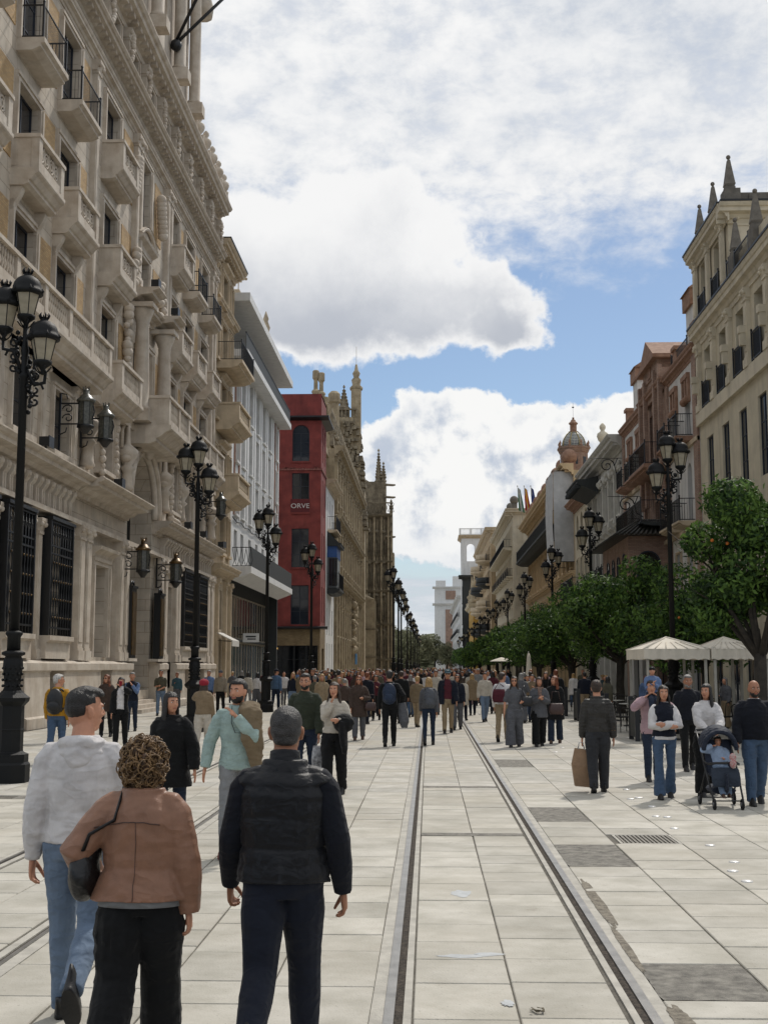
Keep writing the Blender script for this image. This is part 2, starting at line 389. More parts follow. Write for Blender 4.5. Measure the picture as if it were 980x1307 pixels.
for k in range(7): g.tube([(.60 + rr.uniform(-.04, .04), 7.28 + rr.uniform(-.05, .05), .01 + rr.uniform(0, .01)), (.60 + rr.uniform(-.05, .05), 7.28 + rr.uniform(-.06, .06), .012)], [(.012, .002), (.004, .001)], 5)
tag(g.build('dry_leaf', mat('dry_leaf', '#5a5240', .9, .2)), 'small crumpled dry leaf lying between the tram rails', 'leaf')
# tram tracks
def track(xa, xb, label):
    r = struct(empty('tram_track'))
    for inner, xr in ((1, xa), (-1, xb)):
        m = MB(); x0, x1 = sorted((xr, xr - inner * .058 * label)); m.prof([(5, -.03), (5, .003), (600, .003), (600, -.03)], x0, x1); 
        m.v = [(v[0], v[1], v[2]) for v in m.v]; m.build('rail', M_STEEL, r)
        x0, x1 = sorted((xr, xr + inner * .05 * label)); m = MB(); ys = [4 + .12 * i for i in range(500)] + [700]
        vs = []; 
        for y in ys: vs += [(x0, y, -.012), (x0 + (x1 - x0) * rs.uniform(.35, .65), y, -.012 + rs.uniform(-.002, .008)), (x1, y, -.009)]
        m.add(vs, [(3 * i + j, 3 * i + j + 1, 3 * i + j + 4, 3 * i + j + 3) for i in range(len(ys) - 1) for j in (0, 1)]); m.build('rail_groove', M_GRIT, r)
        m = MB(); x0, x1 = sorted((xr - inner * (.058 * label + .002), xr - inner * .135)); m.box(x0, x1, 4, 64, -.03, -.002); x0, x1 = sorted((xr + inner * (.05 * label + .002), xr + inner * .098)); m.box(x0, x1, 4, 64, -.03, -.001); m.build('rail_edging', M_CONC, r)
track(-.205, 1.225, 1); track(-4.285, -2.855, .62)
# round metal studs
st_me = MB(); st_me.lathe([(.055, -.01), (.055, .006), (.048, .012), (.0, .015)], 16); st_me = st_me.mesh('pavement_stud'); st_me.materials.append(mat('stud_metal', '#d8d6d2', .35, .05, bump=0, metal=.2))
def unproj(px, py):
    M = cam.matrix_basis if cam.matrix_basis else cam.matrix_world
    d = Matrix.Rotation(math.radians(YAW), 3, 'Z') @ Matrix.Rotation(math.radians(90 + PITCH), 3, 'X') @ Vector(((px - 490) / FPX, -(py - 653.5) / FPX, -1))
    t = -CAMH / d.z; return d.x * t, d.y * t
for a, b in [(640,90),(650,113),(672,110),(700,131),(710,155),(738,157),(755,184),(841,225),(897,265),(895,287),(929,312)]:
    sx_, sy_ = unproj(a / 1.885 + 460, b / 1.885 + 960)
    tag(put('pavement_stud', st_me, None, (round(sx_, 2), round(sy_, 2), 0)), 'round white metal stud set in the paving right of the tram rails', 'stud', 'round studs in the paving')
for a, b in [(248,660),(345,728),(365,770),(400,765),(462,804),(390,508),(355,495),(550,570),(60,540),(30,560)]:
    sx_, sy_ = unproj(a / 3.5 + 700, b / 3.5 + 800)
    tag(put('pavement_stud', st_me, None, (round(sx_, 2), round(sy_, 2), 0)), 'round white metal stud set in the paving right of the tram rails', 'stud', 'round studs in the paving')
# ------------------------------------------------------------------ building kit
class Frame:
    """s along the facade, o outwards from it, z up"""
    def __init__(f, org, sdir, odir, rz): f.org = org; f.s = sdir; f.o = odir; f.rz = rz
    def p(f, s, o, z): return (f.org[0] + f.s[0] * s + f.o[0] * o, f.org[1] + f.s[1] * s + f.o[1] * o, z)
def LEFT(X): return Frame((X, 0), (0, 1), (1, 0), math.pi / 2)
def RIGHT(X): return Frame((X, 0), (0, 1), (-1, 0), -math.pi / 2)
def FRONT(Y): return Frame((0, Y), (1, 0), (0, -1), 0.0)
def fbox(mb, fr, s0, s1, o0, o1, z0, z1):
    pts = [fr.p(s, o, z) for z in (z0, z1) for s, o in ((s0, o0), (s1, o0), (s1, o1), (s0, o1))]
    return mb.add(pts, [(0,3,2,1),(4,5,6,7),(0,1,5,4),(1,2,6,5),(2,3,7,6),(3,0,4,7)])
def fprof(mb, fr, s0, s1, prof):                            # prof: closed list of (o, z)
    n = len(prof); vs = [fr.p(s0, o, z) for o, z in prof] + [fr.p(s1, o, z) for o, z in prof]
    return mb.add(vs, [(i, (i + 1) % n, n + (i + 1) % n, n + i) for i in range(n)] + [tuple(range(n - 1, -1, -1)), tuple(range(n, 2 * n))])
def wall(mb, fr, s0, s1, z0, z1, holes, rec=.35, o=0.0, zs=()):
    """front face with rectangular or arched openings (s, z, w, h, arch) and their reveals"""
    S = sorted({s0, s1} | {round(h[0] - h[2] / 2, 4) for h in holes} | {round(h[0] + h[2] / 2, 4) for h in holes}); S = [q for q in S if s0 - 1e-6 <= q <= s1 + 1e-6]
    Z = sorted({z0, z1} | {round(h[1], 4) for h in holes} | {round(h[1] + h[3], 4) for h in holes} | set(zs)); Z = [q for q in Z if z0 - 1e-6 <= q <= z1 + 1e-6]
    for i in range(len(S) - 1):
        j = 0
        while j < len(Z) - 1:
            sm = (S[i] + S[i + 1]) / 2
            def hole(jj):
                zm = (Z[jj] + Z[jj + 1]) / 2
                return any(abs(sm - h[0]) < h[2] / 2 and h[1] < zm < h[1] + h[3] for h in holes)
            if hole(j): j += 1; continue
            k = j
            while k + 1 < len(Z) - 1 and not hole(k + 1): k += 1
            mb.add([fr.p(S[i], o, Z[j]), fr.p(S[i + 1], o, Z[j]), fr.p(S[i + 1], o, Z[k + 1]), fr.p(S[i], o, Z[k + 1])], [(0, 1, 2, 3)]); j = k + 1
    for h in holes:
        s, z, w, hh = h[:4]; a, b = s - w / 2, s + w / 2; t = z + hh
        arch = len(h) > 4 and h[4]
        if arch:
            n = 10; r = w / 2; zc = t - r; P = [(s - r * math.cos(math.pi * k / n), zc + r * math.sin(math.pi * k / n)) for k in range(n + 1)]
            for k in range(n):
                (p0, q0), (p1, q1) = P[k], P[k + 1]; mb.add([fr.p(p0, o, q0), fr.p(p1, o, q1), fr.p(p1, o, t), fr.p(p0, o, t)], [(0, 1, 2, 3)])
                mb.add([fr.p(p0, o, q0), fr.p(p1, o, q1), fr.p(p1, o - rec, q1), fr.p(p0, o - rec, q0)], [(0, 1, 2, 3)])
            ts = zc
        else:
            ts = t; mb.add([fr.p(a, o, t), fr.p(b, o, t), fr.p(b, o - rec, t), fr.p(a, o - rec, t)], [(0, 1, 2, 3)])
        mb.add([fr.p(a, o, z), fr.p(a, o, ts), fr.p(a, o - rec, ts), fr.p(a, o - rec, z)], [(0, 1, 2, 3)])
        mb.add([fr.p(b, o, z), fr.p(b, o, ts), fr.p(b, o - rec, ts), fr.p(b, o - rec, z)], [(0, 1, 2, 3)])
        mb.add([fr.p(a, o, z), fr.p(b, o, z), fr.p(b, o - rec, z), fr.p(a, o - rec, z)], [(0, 1, 2, 3)])
    return mb
def glassm(name, c, rough=.08):
    if name in MATS: return MATS[name]
    m, t, b = nt(name); N, L = t.nodes, t.links
    oi = N.new('ShaderNodeObjectInfo'); cr = N.new('ShaderNodeValToRGB'); L.new(oi.outputs['Random'], cr.inputs[0])
    c = srgb(c); cr.color_ramp.elements[0].color = (*tuple(x * .5 for x in c), 1); cr.color_ramp.elements[1].color = (*tuple(min(1, x * 2.2) for x in c), 1)
    L.new(cr.outputs[0], b.inputs['Base Color']); b.inputs['Roughness'].default_value = rough; b.inputs['Specular IOR Level'].default_value = .6
    n = N.new('ShaderNodeTexNoise'); n.inputs['Scale'].default_value = 1.2; g = N.new('ShaderNodeNewGeometry'); L.new(g.outputs['Position'], n.inputs['Vector'])
    bp = N.new('ShaderNodeBump'); bp.inputs['Strength'].default_value = .12; bp.inputs['Distance'].default_value = .05; L.new(n.outputs[0], bp.inputs['Height']); L.new(bp.outputs[0], b.inputs['Normal'])
    MATS[name] = m; return m
M_GLASS = glassm('window_glass', '#1a1e24'); M_GLASSD = glassm('window_glass_dark', '#0d0f12')
M_FRAME = mat('window_frame_dark', '#1d2430', .5, .1, bump=0); M_FRAMEW = mat('window_frame_white', '#a6a39b', .6, .1, bump=0)
M_IRON = mat('wrought_iron', '#101317', .45, .2, 14, .2, 60)
M_SHUT = mat('shutter', '#2b2f30', .7, .2, 10, .4, 30)
M_DARK = mat('dark_interior', '#0b0b0c', .9, .1, bump=0)  # near-black stand-in for unlit rooms, their shade put into the colour
MC = {}
def window(b, fr, s, z, w, h, o=-.3, fm=None, gm=None, arch=False, bars=1, mull=1, fw=.07, blind=False, label=None):
    """sash frame with its pane; shared between alike openings"""
    fm = fm or M_FRAME; gm = gm or M_GLASS; key = ('win', round(w, 2), round(h, 2), fm.name, gm.name, arch, bars, mull, fw)
    if key not in MC:
        m = MB(); x = w / 2; t = h if not arch else h - x
        m.box(-x, -x + fw, -.03, .03, 0, t); m.box(x - fw, x, -.03, .03, 0, t); m.box(-x + fw, x - fw, -.03, .03, 0, fw)
        if arch:
            n = 10
            for k in range(n):
                a0, a1 = math.pi * k / n, math.pi * (k + 1) / n
                q = [(-math.cos(a) * r_, t + math.sin(a) * r_) for a in (a0, a1) for r_ in (x, x - fw)]
                m.add([(q[0][0], -.03, q[0][1]), (q[2][0], -.03, q[2][1]), (q[3][0], -.03, q[3][1]), (q[1][0], -.03, q[1][1]), (q[1][0], .03, q[1][1]), (q[3][0], .03, q[3][1])], [(0, 1, 2, 3), (3, 2, 5, 4)])
            m.box(-x + fw, x - fw, -.025, .025, t - .02, t + .03)
        else: m.box(-x + fw, x - fw, -.03, .03, h - fw, h)
        for i in range(mull):
            c = -x + w * (i + 1) / (mull + 1); m.box(c - fw * .45, c + fw * .45, -.035, .025, fw, t - (0 if arch else fw))
        for i in range(bars):
            c = t * (i + 1) / (bars + 1); m.box(-x + fw, x - fw, -.022, .02, c - fw * .3, c + fw * .3)
        g = MB(); ww = x - fw * .5
        g.add([(-ww, 0, fw * .5), (ww, 0, fw * .5), (ww, 0, t - .01), (-ww, 0, t - .01)], [(0, 1, 2, 3)])
        if arch:
            vs = [(-math.cos(math.pi * k / 10) * ww, 0, t + math.sin(math.pi * k / 10) * ww) for k in range(11)]; g.add(vs, [tuple(range(11))])
        a = m.mesh('window'); a.materials.append(fm); c = g.mesh('pane'); c.materials.append(gm); MC[key] = (a, c)
    a, c = MC[key]; loc = fr.p(s, o, z)
    wo_ = put('window', a, b, loc, fr.rz); pn = put('pane', c, wo_)
    if label: wo_['label'] = label
    return wo_
def shared(key, name, mats, fn):
    if key not in MC:
        m = MB(); fn(m); me = m.mesh(name)
        for x in (mats if isinstance(mats, (list, tuple)) else [mats]): me.materials.append(x)
        MC[key] = me
    return MC[key]
def railing_shape(m, w, h, dpt, step=.11, r=.012, y0=0.0, scroll=False):
    """bars on three sides of a balcony, outward is -y"""
    y = -dpt; r2 = r * 1.7
    for z in (.06, h): m.box(-w/2 - .02, w/2 + .02, y - r2, y + r2, z - r2, z + r2); 
    for x in (-w/2, w/2):
        for z in (.06, h): m.box(x - r2, x + r2, y + r2, y0, z - r2 * .98, z + r2 * .98)
        m.box(x - .03, x + .03, y - .03, y + .03, 0, h + .08); m.ball((x, y, h + .12), .05, 6, 4)
        n = max(2, int(dpt / step))
        for i in range(1, n): m.bar((x, y + dpt * i / n, .06), (x, y + dpt * i / n, h), r)
    n = int(w / step)
    for i in range(1, n):
        xx = -w / 2 + w * i / n; m.bar((xx, y, .06), (xx, y, h), r)
        if scroll and i % 2:
            pts = [(xx + .05 * math.sin(t) * (1 - t / 14), y - .012, h * .18 + (h * .64) * t / 12.6) for t in np.linspace(0, 12.6, 13)]; m.tube(pts, r * .8, 4, cap=False)
def iron_balcony(b, fr, s, z, w, d=.9, h=1.0, slab_m=None, t=.28, scroll=False, solid=False, name='balcony', o=0.0, step=.11):
    sm = slab_m
    def sl(m):
        y = -d - .08
        m.prof([(0, 0), (y * .55, 0), (y * .86, t * .3), (y * .86, t * .5), (y, t * .62), (y, t), (0, t)], -w/2 - .08, w/2 + .08)
    a = shared(('isl', w, d, t, sm.name), name, sm, sl)
    r = shared(('irl', w, d, h, scroll, step), 'railing', M_IRON, lambda m: railing_shape(m, w, h, d, scroll=scroll, step=step))
    k = put(name, a, b, fr.p(s, o, z - t), fr.rz); q = put('railing', r, k, (0, 0, t))
    if solid:
        pm = shared(('ipl', w, d, h), 'railing_panel', M_SHUT, lambda m: m.box(-w/2 + .02, w/2 - .02, -d + .03, -d + .04, .08, h - .04)); put('railing_panel', pm, k, (0, 0, t))
    return k
def stone_balcony(b, fr, s, z, w, m_st, d=1.0, h=1.15, kind='panel', t=.55, piers=2, o=0.0):
    """stone slab with mouldings, corner piers and a pierced or balustered parapet"""
    def shp(m):
        y = -d; W = w / 2
        m.prof([(0, 0), (y * .55, 0), (y * .72, t * .12), (y * .72, t * .30), (y * .80, t * .34), (y * .95, t * .62), (y * 1.06, t * .72), (y * 1.10, t * .80), (y * 1.10, t), (0, t)], -W - .10, W + .10)
        m.box(-W, W, y - .02, y + .16, t, t + .30)                    # plinth course
        for x in (-1, 1):
            xi, xo = sorted((x * W, x * (W - .16))); m.box(xi, xo, y + .16, 0, t, t + h - .12)
            a, c = sorted((x * (W + .02), x * (W - .30))); m.box(a, c, y - .05, y + .20, t, t + h - .12)
        for i in range(1, piers):
            c = -W + w * i / piers; m.box(c - .14, c + .14, y - .045, y + .18, t + .001, t + h - .12)
        m.box(-W - .06, W + .06, y - .09, y + .24, t + h - .12, t + h)  # hand rail
        for x in (-1, 1):
            a, c = sorted((x * (W + .06), x * (W - .22))); m.box(a, c, y + .24, 0, t + h - .12, t + h)
    def infill(m):
        y = -d; W = w / 2; seg = piers; L = w / seg
        for i in range(seg):
            a = -W + L * i + (.30 if i == 0 else .14); c = -W + L * (i + 1) - (.30 if i == seg - 1 else .14)
            if kind == 'bal':
                n = max(3, int((c - a) / .2)); 
                for k in range(n):
                    x = a + (c - a) * (k + .5) / n; m.lathe([(.05, 0), (.05, .05), (.03, .09), (.065, .24), (.05, .34), (.028, .45), (.05, .50), (.05, h - .42)], 7, (x, y + .07, t + .30))
            else:
                n = max(2, int((c - a) / .42)); q = (c - a) / n
                for k in range(n):
                    x = a + q * (k + .5); zc = t + .30 + (h - .42) / 2; R = min(q, h - .42) * .42
                    m.tube([(x + R * math.cos(u), y + .07, zc + R * 1.1 * math.sin(u)) for u in np.linspace(0, 6.283, 13)], .035, 5, cap=False)
                    m.tube([(x + R * .5 * math.cos(u), y + .07, zc + R * .55 * math.sin(u)) for u in np.linspace(0, 6.283, 9)], .03, 5, cap=False)
                    for sx in (-1, 1):
                        m.bar((x + sx * q / 2, y + .07, t + .30), (x + sx * R * .6, y + .07, zc), .03); m.bar((x + sx * q / 2, y + .07, t + h - .12), (x + sx * R * .6, y + .07, zc), .03)
                m.box(a, c, y + .11, y + .13, t + .30, t + h - .12)
    key = (w, d, h, kind, t, piers, m_st.name)
    k = put('balcony', shared(('sb',) + key, 'balcony', m_st, shp), b, fr.p(s, o, z - t), fr.rz)
    put('baluster_panel' if kind != 'bal' else 'balustrade', shared(('sbi',) + key, 'balustrade', m_st, infill), k)['kind'] = 'stuff'
    return k
def surround(b, fr, s, z, w, h, m_st, t=.22, p=.12, hood=None, sill=True, o=0.0, arch=False):
    """moulded stone frame round an opening, with an optional hood or pediment"""
    def shp(m):
        x = w / 2; H = h
        for sx in (-1, 1):
            a, c = sorted((sx * x, sx * (x + t))); m.box(a, c, -p, .002, 0, H)
            a, c = sorted((sx * (x + t * .45), sx * (x + t))); m.box(a, c, -p - .05, -p, 0, H)
        m.box(-x - t, x + t, -p, .002, H, H + t); m.box(-x - t, x + t, -p - .05, -p, H + t * .5, H + t)
        if sill: m.box(-x - t - .06, x + t + .06, -p - .14, 0, -.16, 0)
        if hood:
            zz = H + t
            m.prof([(0, zz), (-p - .02, zz), (-p - .06, zz + .12), (-p - .30, zz + .26), (-p - .34, zz + .38), (0, zz + .38)], -x - t - .2, x + t + .2)
            if hood in ('tri', 'seg'):
                n = 2 if hood == 'tri' else 12; W = x + t + .2; top = .55 if hood == 'tri' else .6
                P = [(-W + 2 * W * k / n, zz + .38 + top * (1 - abs(2 * k / n - 1) if n == 2 else math.sin(math.pi * k / n))) for k in range(n + 1)]
                vs = [(a, -p - .1, c) for a, c in P] + [(W, -p - .1, zz + .38), (-W, -p - .1, zz + .38)]; m.add(vs, [tuple(range(len(vs)))])
                m.tube([(a, -p - .2, c) for a, c in P], (.10, .10), 6, smooth=False); m.tube([(a, -.05, c) for a, c in P], (.10, .10), 6, smooth=False)
                for (a, c), (e, f) in zip(P[:-1], P[1:]): m.add([(a, -p - .3, c + .1), (e, -p - .3, f + .1), (e, 0, f + .1), (a, 0, c + .1)], [(0, 1, 2, 3)])
    return put('surround', shared(('sur', w, h, m_st.name, t, p, hood, sill), 'surround', m_st, shp), b, fr.p(s, o, z), fr.rz)
def cornice(b, fr, s0, s1, z, m_st, d=.6, h=.6, name='cornice', dent=0.0, o=0.0, lip=None):
    m = MB(); fprof(m, fr, s0, s1, [(o, z), (o + d * .12, z), (o + d * .16, z + h * .22), (o + d * .30, z + h * .26), (o + d * .42, z + h * .45), (o + d * .78, z + h * .52), (o + d * .80, z + h * .74), (o + d * .9, z + h * .78), (o + d, z + h * .93), (o + d, z + h), (o, z + h)])
    if dent:
        n = int(abs(s1 - s0) / dent); a = min(s0, s1)
        for i in range(n): fbox(m, fr, a + dent * (i + .25), a + dent * (i + .75), o + d * .30, o + d * .62, z + h * .26, z + h * .52)
    c = m.build(name, m_st, b)
    if lip: q = MB(); fprof(q, fr, s0, s1, [(o, z + h), (o + d + .04, z + h), (o + d + .05, z + h + .08), (o, z + h + .10)]); q.build('gutter', lip, c)
    return c
def band(b, fr, s0, s1, z0, z1, o, m, name='string_course'):
    q = MB(); fbox(q, fr, s0, s1, 0, o, z0, z1); return q.build(name, m, b)
def pilaster(b, fr, s, z0, z1, w, m_st, p=.16, cap=True, name='pilaster'):
    def shp(m):
        H = z1 - z0; m.box(-w/2, w/2, -p, .001, .35, H - .4); m.box(-w/2 - .07, w/2 + .07, -p - .07, .001, 0, .35); m.box(-w/2 - .02, w/2 + .02, -p - .02, .001, .35, .45)
        if cap:
            m.box(-w/2 - .04, w/2 + .04, -p - .04, .001, H - .52, H - .42)
            m.prof([(0, H - .42), (-p, H - .42), (-p - .05, H - .2), (-p - .12, H - .1), (-p - .12, H), (0, H)], -w/2 - .10, w/2 + .10)
            for x in (-w/2 - .02, w/2 + .02): m.ball((x, -p - .08, H - .2), .09, 8, 6)
        m.box(-w/2 + .08, w/2 - .08, -p - .025, -p, .65, H - .75)
    return put(name, shared(('pil', round(z1 - z0, 3), w, m_st.name, p, cap), name, m_st, shp), b, fr.p(s, 0, z0), fr.rz)
def mass(b, fr, s0, s1, z0, z1, depth, m, roof_m=None, back=.4):
    """the block behind a facade: far and near flank, roof"""
    q = MB()
    for s in (s0, s1): q.add([fr.p(s, 0, z0), fr.p(s, -depth, z0), fr.p(s, -depth, z1), fr.p(s, 0, z1)], [(0, 1, 2, 3)])
    q.add([fr.p(s0, -depth, z0), fr.p(s1, -depth, z0), fr.p(s1, -depth, z1), fr.p(s0, -depth, z1)], [(0, 1, 2, 3)])
    q.build('flank_wall', m, b)
    r = MB(); r.add([fr.p(s0, 0, z1 - .01), fr.p(s1, 0, z1 - .01), fr.p(s1, -depth, z1 - .01), fr.p(s0, -depth, z1 - .01)], [(0, 1, 2, 3)]); r.build('roof', roof_m or m, b)
    k = MB(); k.add([fr.p(s0 + .05, -back - .6, z0), fr.p(s1 - .05, -back - .6, z0), fr.p(s1 - .05, -back - .6, z1 - .1), fr.p(s0 + .05, -back - .6, z1 - .1)], [(0, 1, 2, 3)]); k.build('dark_backing', M_DARK, b)  # black sheet behind the openings, room darkness painted on
def urn(b, loc, m, k=1.0):
    me = shared(('urn', m.name), 'urn', m, lambda q: (q.box(-.22, .22, -.22, .22, 0, .35), q.lathe([(.20, .35), (.20, .42), (.10, .5), (.12, .58), (.30, .82), (.38, 1.05), (.34, 1.25), (.16, 1.38), (.12, 1.46), (.20, 1.6), (.20, 1.74), (.08, 1.9), (0, 1.95)], 14)))
    o = put('urn', me, b, loc); o.scale = (k, k, k); return o
def obelisk(b, loc, m, k=1.0):
    me = shared(('ob', m.name), 'obelisk', m, lambda q: (q.box(-.36, .36, -.36, .36, 0, .7), q.lathe([(.42, .7), (.54, .9), (.50, 1.0), (.16, 2.75), (.05, 2.9)], 4, rot=math.pi / 4, smooth=False), q.ball((0, 0, 3.02), .17, 10, 6)))
    o = put('obelisk', me, b, loc); o.scale = (k, k, k); return o
def balustrade(b, fr, s0, s1, z, m_st, h=1.0, o=-.1, pier=3.0, name='balustrade', coarse=False):
    m = MB(); n = max(1, round(abs(s1 - s0) / pier)); L = (s1 - s0) / n
    fbox(m, fr, s0, s1, o - .16, o + .16, z, z + .16); fbox(m, fr, s0, s1, o - .18, o + .18, z + h - .14, z + h)
    for i in range(n + 1): c = s0 + L * i; fbox(m, fr, c - .22, c + .22, o - .21, o + .21, z, z + h + .02)
    for i in range(n):
        a = s0 + L * i + .25; c = s0 + L * (i + 1) - .25; k = max(1, int((c - a) / .28))
        for j in range(k): m.lathe([(.06, .16), (.04, .24), (.085, .4), (.04, .62), (.06, h - .14)], 5 if coarse else 7, fr.p(a + (c - a) * (j + .5) / k, o, z)[:2] + (z,))
    return m.build(name, m_st, b)
def pane_grid(b, fr, s0, s1, z0, z1, n, rows, fm, gm, o=-.4):
    for i in range(n):
        for j in range(rows):
            w = (s1 - s0) / n; h = (z1 - z0) / rows; window(b, fr, s0 + w * (i + .5), z0 + h * j, w - .01, h - .01, o, fm, gm, bars=0, mull=0, fw=.06)
# ------------------------------------------------------------------ left side of the avenue
M_STONE = mat('bank_limestone', '#c2b8aa', .85, .12, 1.3, .35, 22, col2='#9b9185', streak=.45, coord='World')
M_STONEL = mat('bank_limestone_trim', '#c2b9ac', .8, .10, 1.6, .3, 26, col2='#ab9e8e', streak=.35, coord='World')
def brickpanel(name, c1, c2, mo, scale=1.0, bw=.26, rh=.075):
    m, t, b = nt(name); N, L = t.nodes, t.links
    g = N.new('ShaderNodeNewGeometry'); mp = N.new('ShaderNodeVectorMath'); 
    sp = N.new('ShaderNodeSeparateXYZ'); L.new(g.outputs['Position'], sp.inputs[0]); ad = N.new('ShaderNodeMath'); L.new(sp.outputs[0], ad.inputs[0]); L.new(sp.outputs[1], ad.inputs[1])
    cb = N.new('ShaderNodeCombineXYZ'); L.new(ad.outputs[0], cb.inputs[0]); L.new(sp.outputs[2], cb.inputs[1])
    br = N.new('ShaderNodeTexBrick'); L.new(cb.outputs[0], br.inputs['Vector']); br.inputs['Scale'].default_value = scale
    br.inputs['Color1'].default_value = (*srgb(c1), 1); br.inputs['Color2'].default_value = (*srgb(c2), 1); br.inputs['Mortar'].default_value = (*srgb(mo), 1)
    br.inputs['Brick Width'].default_value = bw; br.inputs['Row Height'].default_value = rh; br.inputs['Mortar Size'].default_value = .012
    n = N.new('ShaderNodeTexNoise'); n.inputs['Scale'].default_value = 1.4; n.inputs['Detail'].default_value = 6; L.new(g.outputs['Position'], n.inputs['Vector'])
    mr = N.new('ShaderNodeMapRange'); L.new(n.outputs[0], mr.inputs[0]); mr.inputs[1].default_value = .3; mr.inputs[2].default_value = .7; mr.inputs[3].default_value = .75; mr.inputs[4].default_value = 1.1
    hs = N.new('ShaderNodeHueSaturation'); L.new(br.outputs[0], hs.inputs['Color']); L.new(mr.outputs[0], hs.inputs['Value']); L.new(hs.outputs[0], b.inputs['Base Color'])
    bp = N.new('ShaderNodeBump'); bp.inputs['Strength'].default_value = .5; bp.inputs['Distance'].default_value = .02; L.new(br.outputs['Fac'], bp.inputs['Height']); bp.invert = True; L.new(bp.outputs[0], b.inputs['Normal'])
    b.inputs['Roughness'].default_value = .9; MATS[name] = m; return m
M_BUFF = brickpanel('buff_brick', '#c2a273', '#ad8c60', '#9c8a70')
def ashlar(name, c1, c2, mo, bw=1.1, rh=.5, streak=True):
    m = brickpanel(name, c1, c2, mo, 1.0, bw, rh); return m
M_ASH = ashlar('bank_ashlar', '#c2b8a9', '#b8ad9e', '#978a7a')
M_GOLD = mat('brass_panel', '#6a5330', .4, .4, 3, .1, 30, metal=.6, col2='#2c2114')
fr = LEFT(-12.8)
bank = empty('bank_building', (-12.8, 53, 0)); 
tag(bank, 'monumental grey limestone bank with stone balconies, buff brick panels and carved arched entrance', 'bank building')
bank.location = (0, 0, 0)
S0, S1 = 29.0, 71.2
bays = [36.95, 41.2, 47.0, 52.7, 59.1, 63.1, 67.5]
small = [31.8]
W = 2.25
holes = []
for s in bays + small:
    if s == 52.7: continue
# openings
G = [(33.2, 2.95, 2.4, 3.75), (36.6, 2.95, 2.4, 3.75), (40.75, 2.95, 2.4, 3.75), (47.0, 2.3, 1.9, 3.5), (59.0, .9, 1.9, 4.9), (62.9, 2.95, 2.3, 3.75), (66.9, 2.95, 2.3, 3.75)]
E0 = (53.6, .9, 4.6, 10.4, True)                                 # the great arched entrance
Bm = [(33.0, .9, 1.6, .9), (36.6, .9, 1.6, .9), (40.75, .9, 1.6, .9), (47.0, .9, 1.6, .9), (63.1, .9, 1.6, .9), (66.9, .9, 1.6, .9)]
MZ = [(33.4, 9.25, 1.7, 2.15), (37.2, 9.25, 1.7, 2.15), (41.4, 9.25, 1.8, 2.15), (47.0, 9.5, 1.3, 2.3), (59.6, 9.5, 1.3, 2.3), (63.4, 9.25, 1.7, 2.15), (67.4, 9.25, 1.7, 2.15)]
F2 = [(31.9, 13.0, 2.1, 3.0)] + [(s, 13.0, 2.1, 3.0) for s in bays]
F3 = [(31.9, 17.3, 2.1, 2.9)] + [(s, 17.3, 2.1, 2.9) for s in bays]
F4 = [(31.9, 21.5, 2.1, 3.1)] + [(s, 21.5, 2.1, 3.1) for s in bays]
AT = [(s, 27.2, 1.3, 1.35) for s in (31, 34.2, 37.4, 40.6, 43.8, 47.0, 50.2, 53.4, 56.6, 59.8, 63, 66.2, 69.4)]
allh = G + [E0] + Bm + MZ + F2 + F3 + F4 + AT
m = MB(); wall(m, fr, S0, S1, 0, 26.2, [h for h in allh if h not in AT and h is not E0 and h not in G and h not in Bm] + [E0] + G + Bm, .45); m.build('wall', M_ASH, bank)
m = MB(); wall(m, fr, S0, S1, 26.2, 28.9, AT, .4); m.build('attic_wall', M_STONE, bank)
mass(bank, fr, S0, S1, 0, 30.2, 20, M_STONE)
m = MB(); fbox(m, fr, S0, S1, -.35, 0, 28.9, 30.2); m.build('parapet', M_STONE, bank)
# plinth: projecting base with a moulded top, stepping back at openings
m = MB()
prev = S0
for s, z, w, h in sorted([(a, b_, c, d_) for (a, b_, c, d_) in Bm] + [(53.6, 0, 5.0, 1), (59.0, 0, 1.9, 1)]):
    fprof(m, fr, prev, s - w / 2, [(0, 0), (.55, 0), (.55, .32), (.46, .38), (.42, 1.75), (.50, 1.82), (.50, 2.05), (.30, 2.14), (0, 2.16)]) if s - w / 2 > prev else None
    if z == .9:
        fbox(m, fr, s - w / 2, s + w / 2, 0, .46, 0, .9); fprof(m, fr, s - w / 2, s + w / 2, [(0, 1.8), (.46, 1.8), (.50, 1.82), (.50, 2.05), (.30, 2.14), (0, 2.16)])
    prev = s + w / 2
fprof(m, fr, prev, S1, [(0, 0), (.55, 0), (.55, .32), (.46, .38), (.42, 1.75), (.50, 1.82), (.50, 2.05), (.30, 2.14), (0, 2.16)])
m.build('plinth', M_STONEL, bank)['kind'] = 'stuff'
for (s, z, w, h) in Bm:
    window(bank, fr, s, z, w, h, -.2, M_IRON, M_GLASSD, bars=2, mull=5, fw=.04)
# doorstep of the entrance
m = MB()
for i in range(3): fbox(m, fr, 51.0 + .05 * i, 56.2 - .05 * i, -.6, .9 - .3 * i, .002 + i * .16, .16 + i * .16)
m.build('doorstep', M_STONEL, bank)
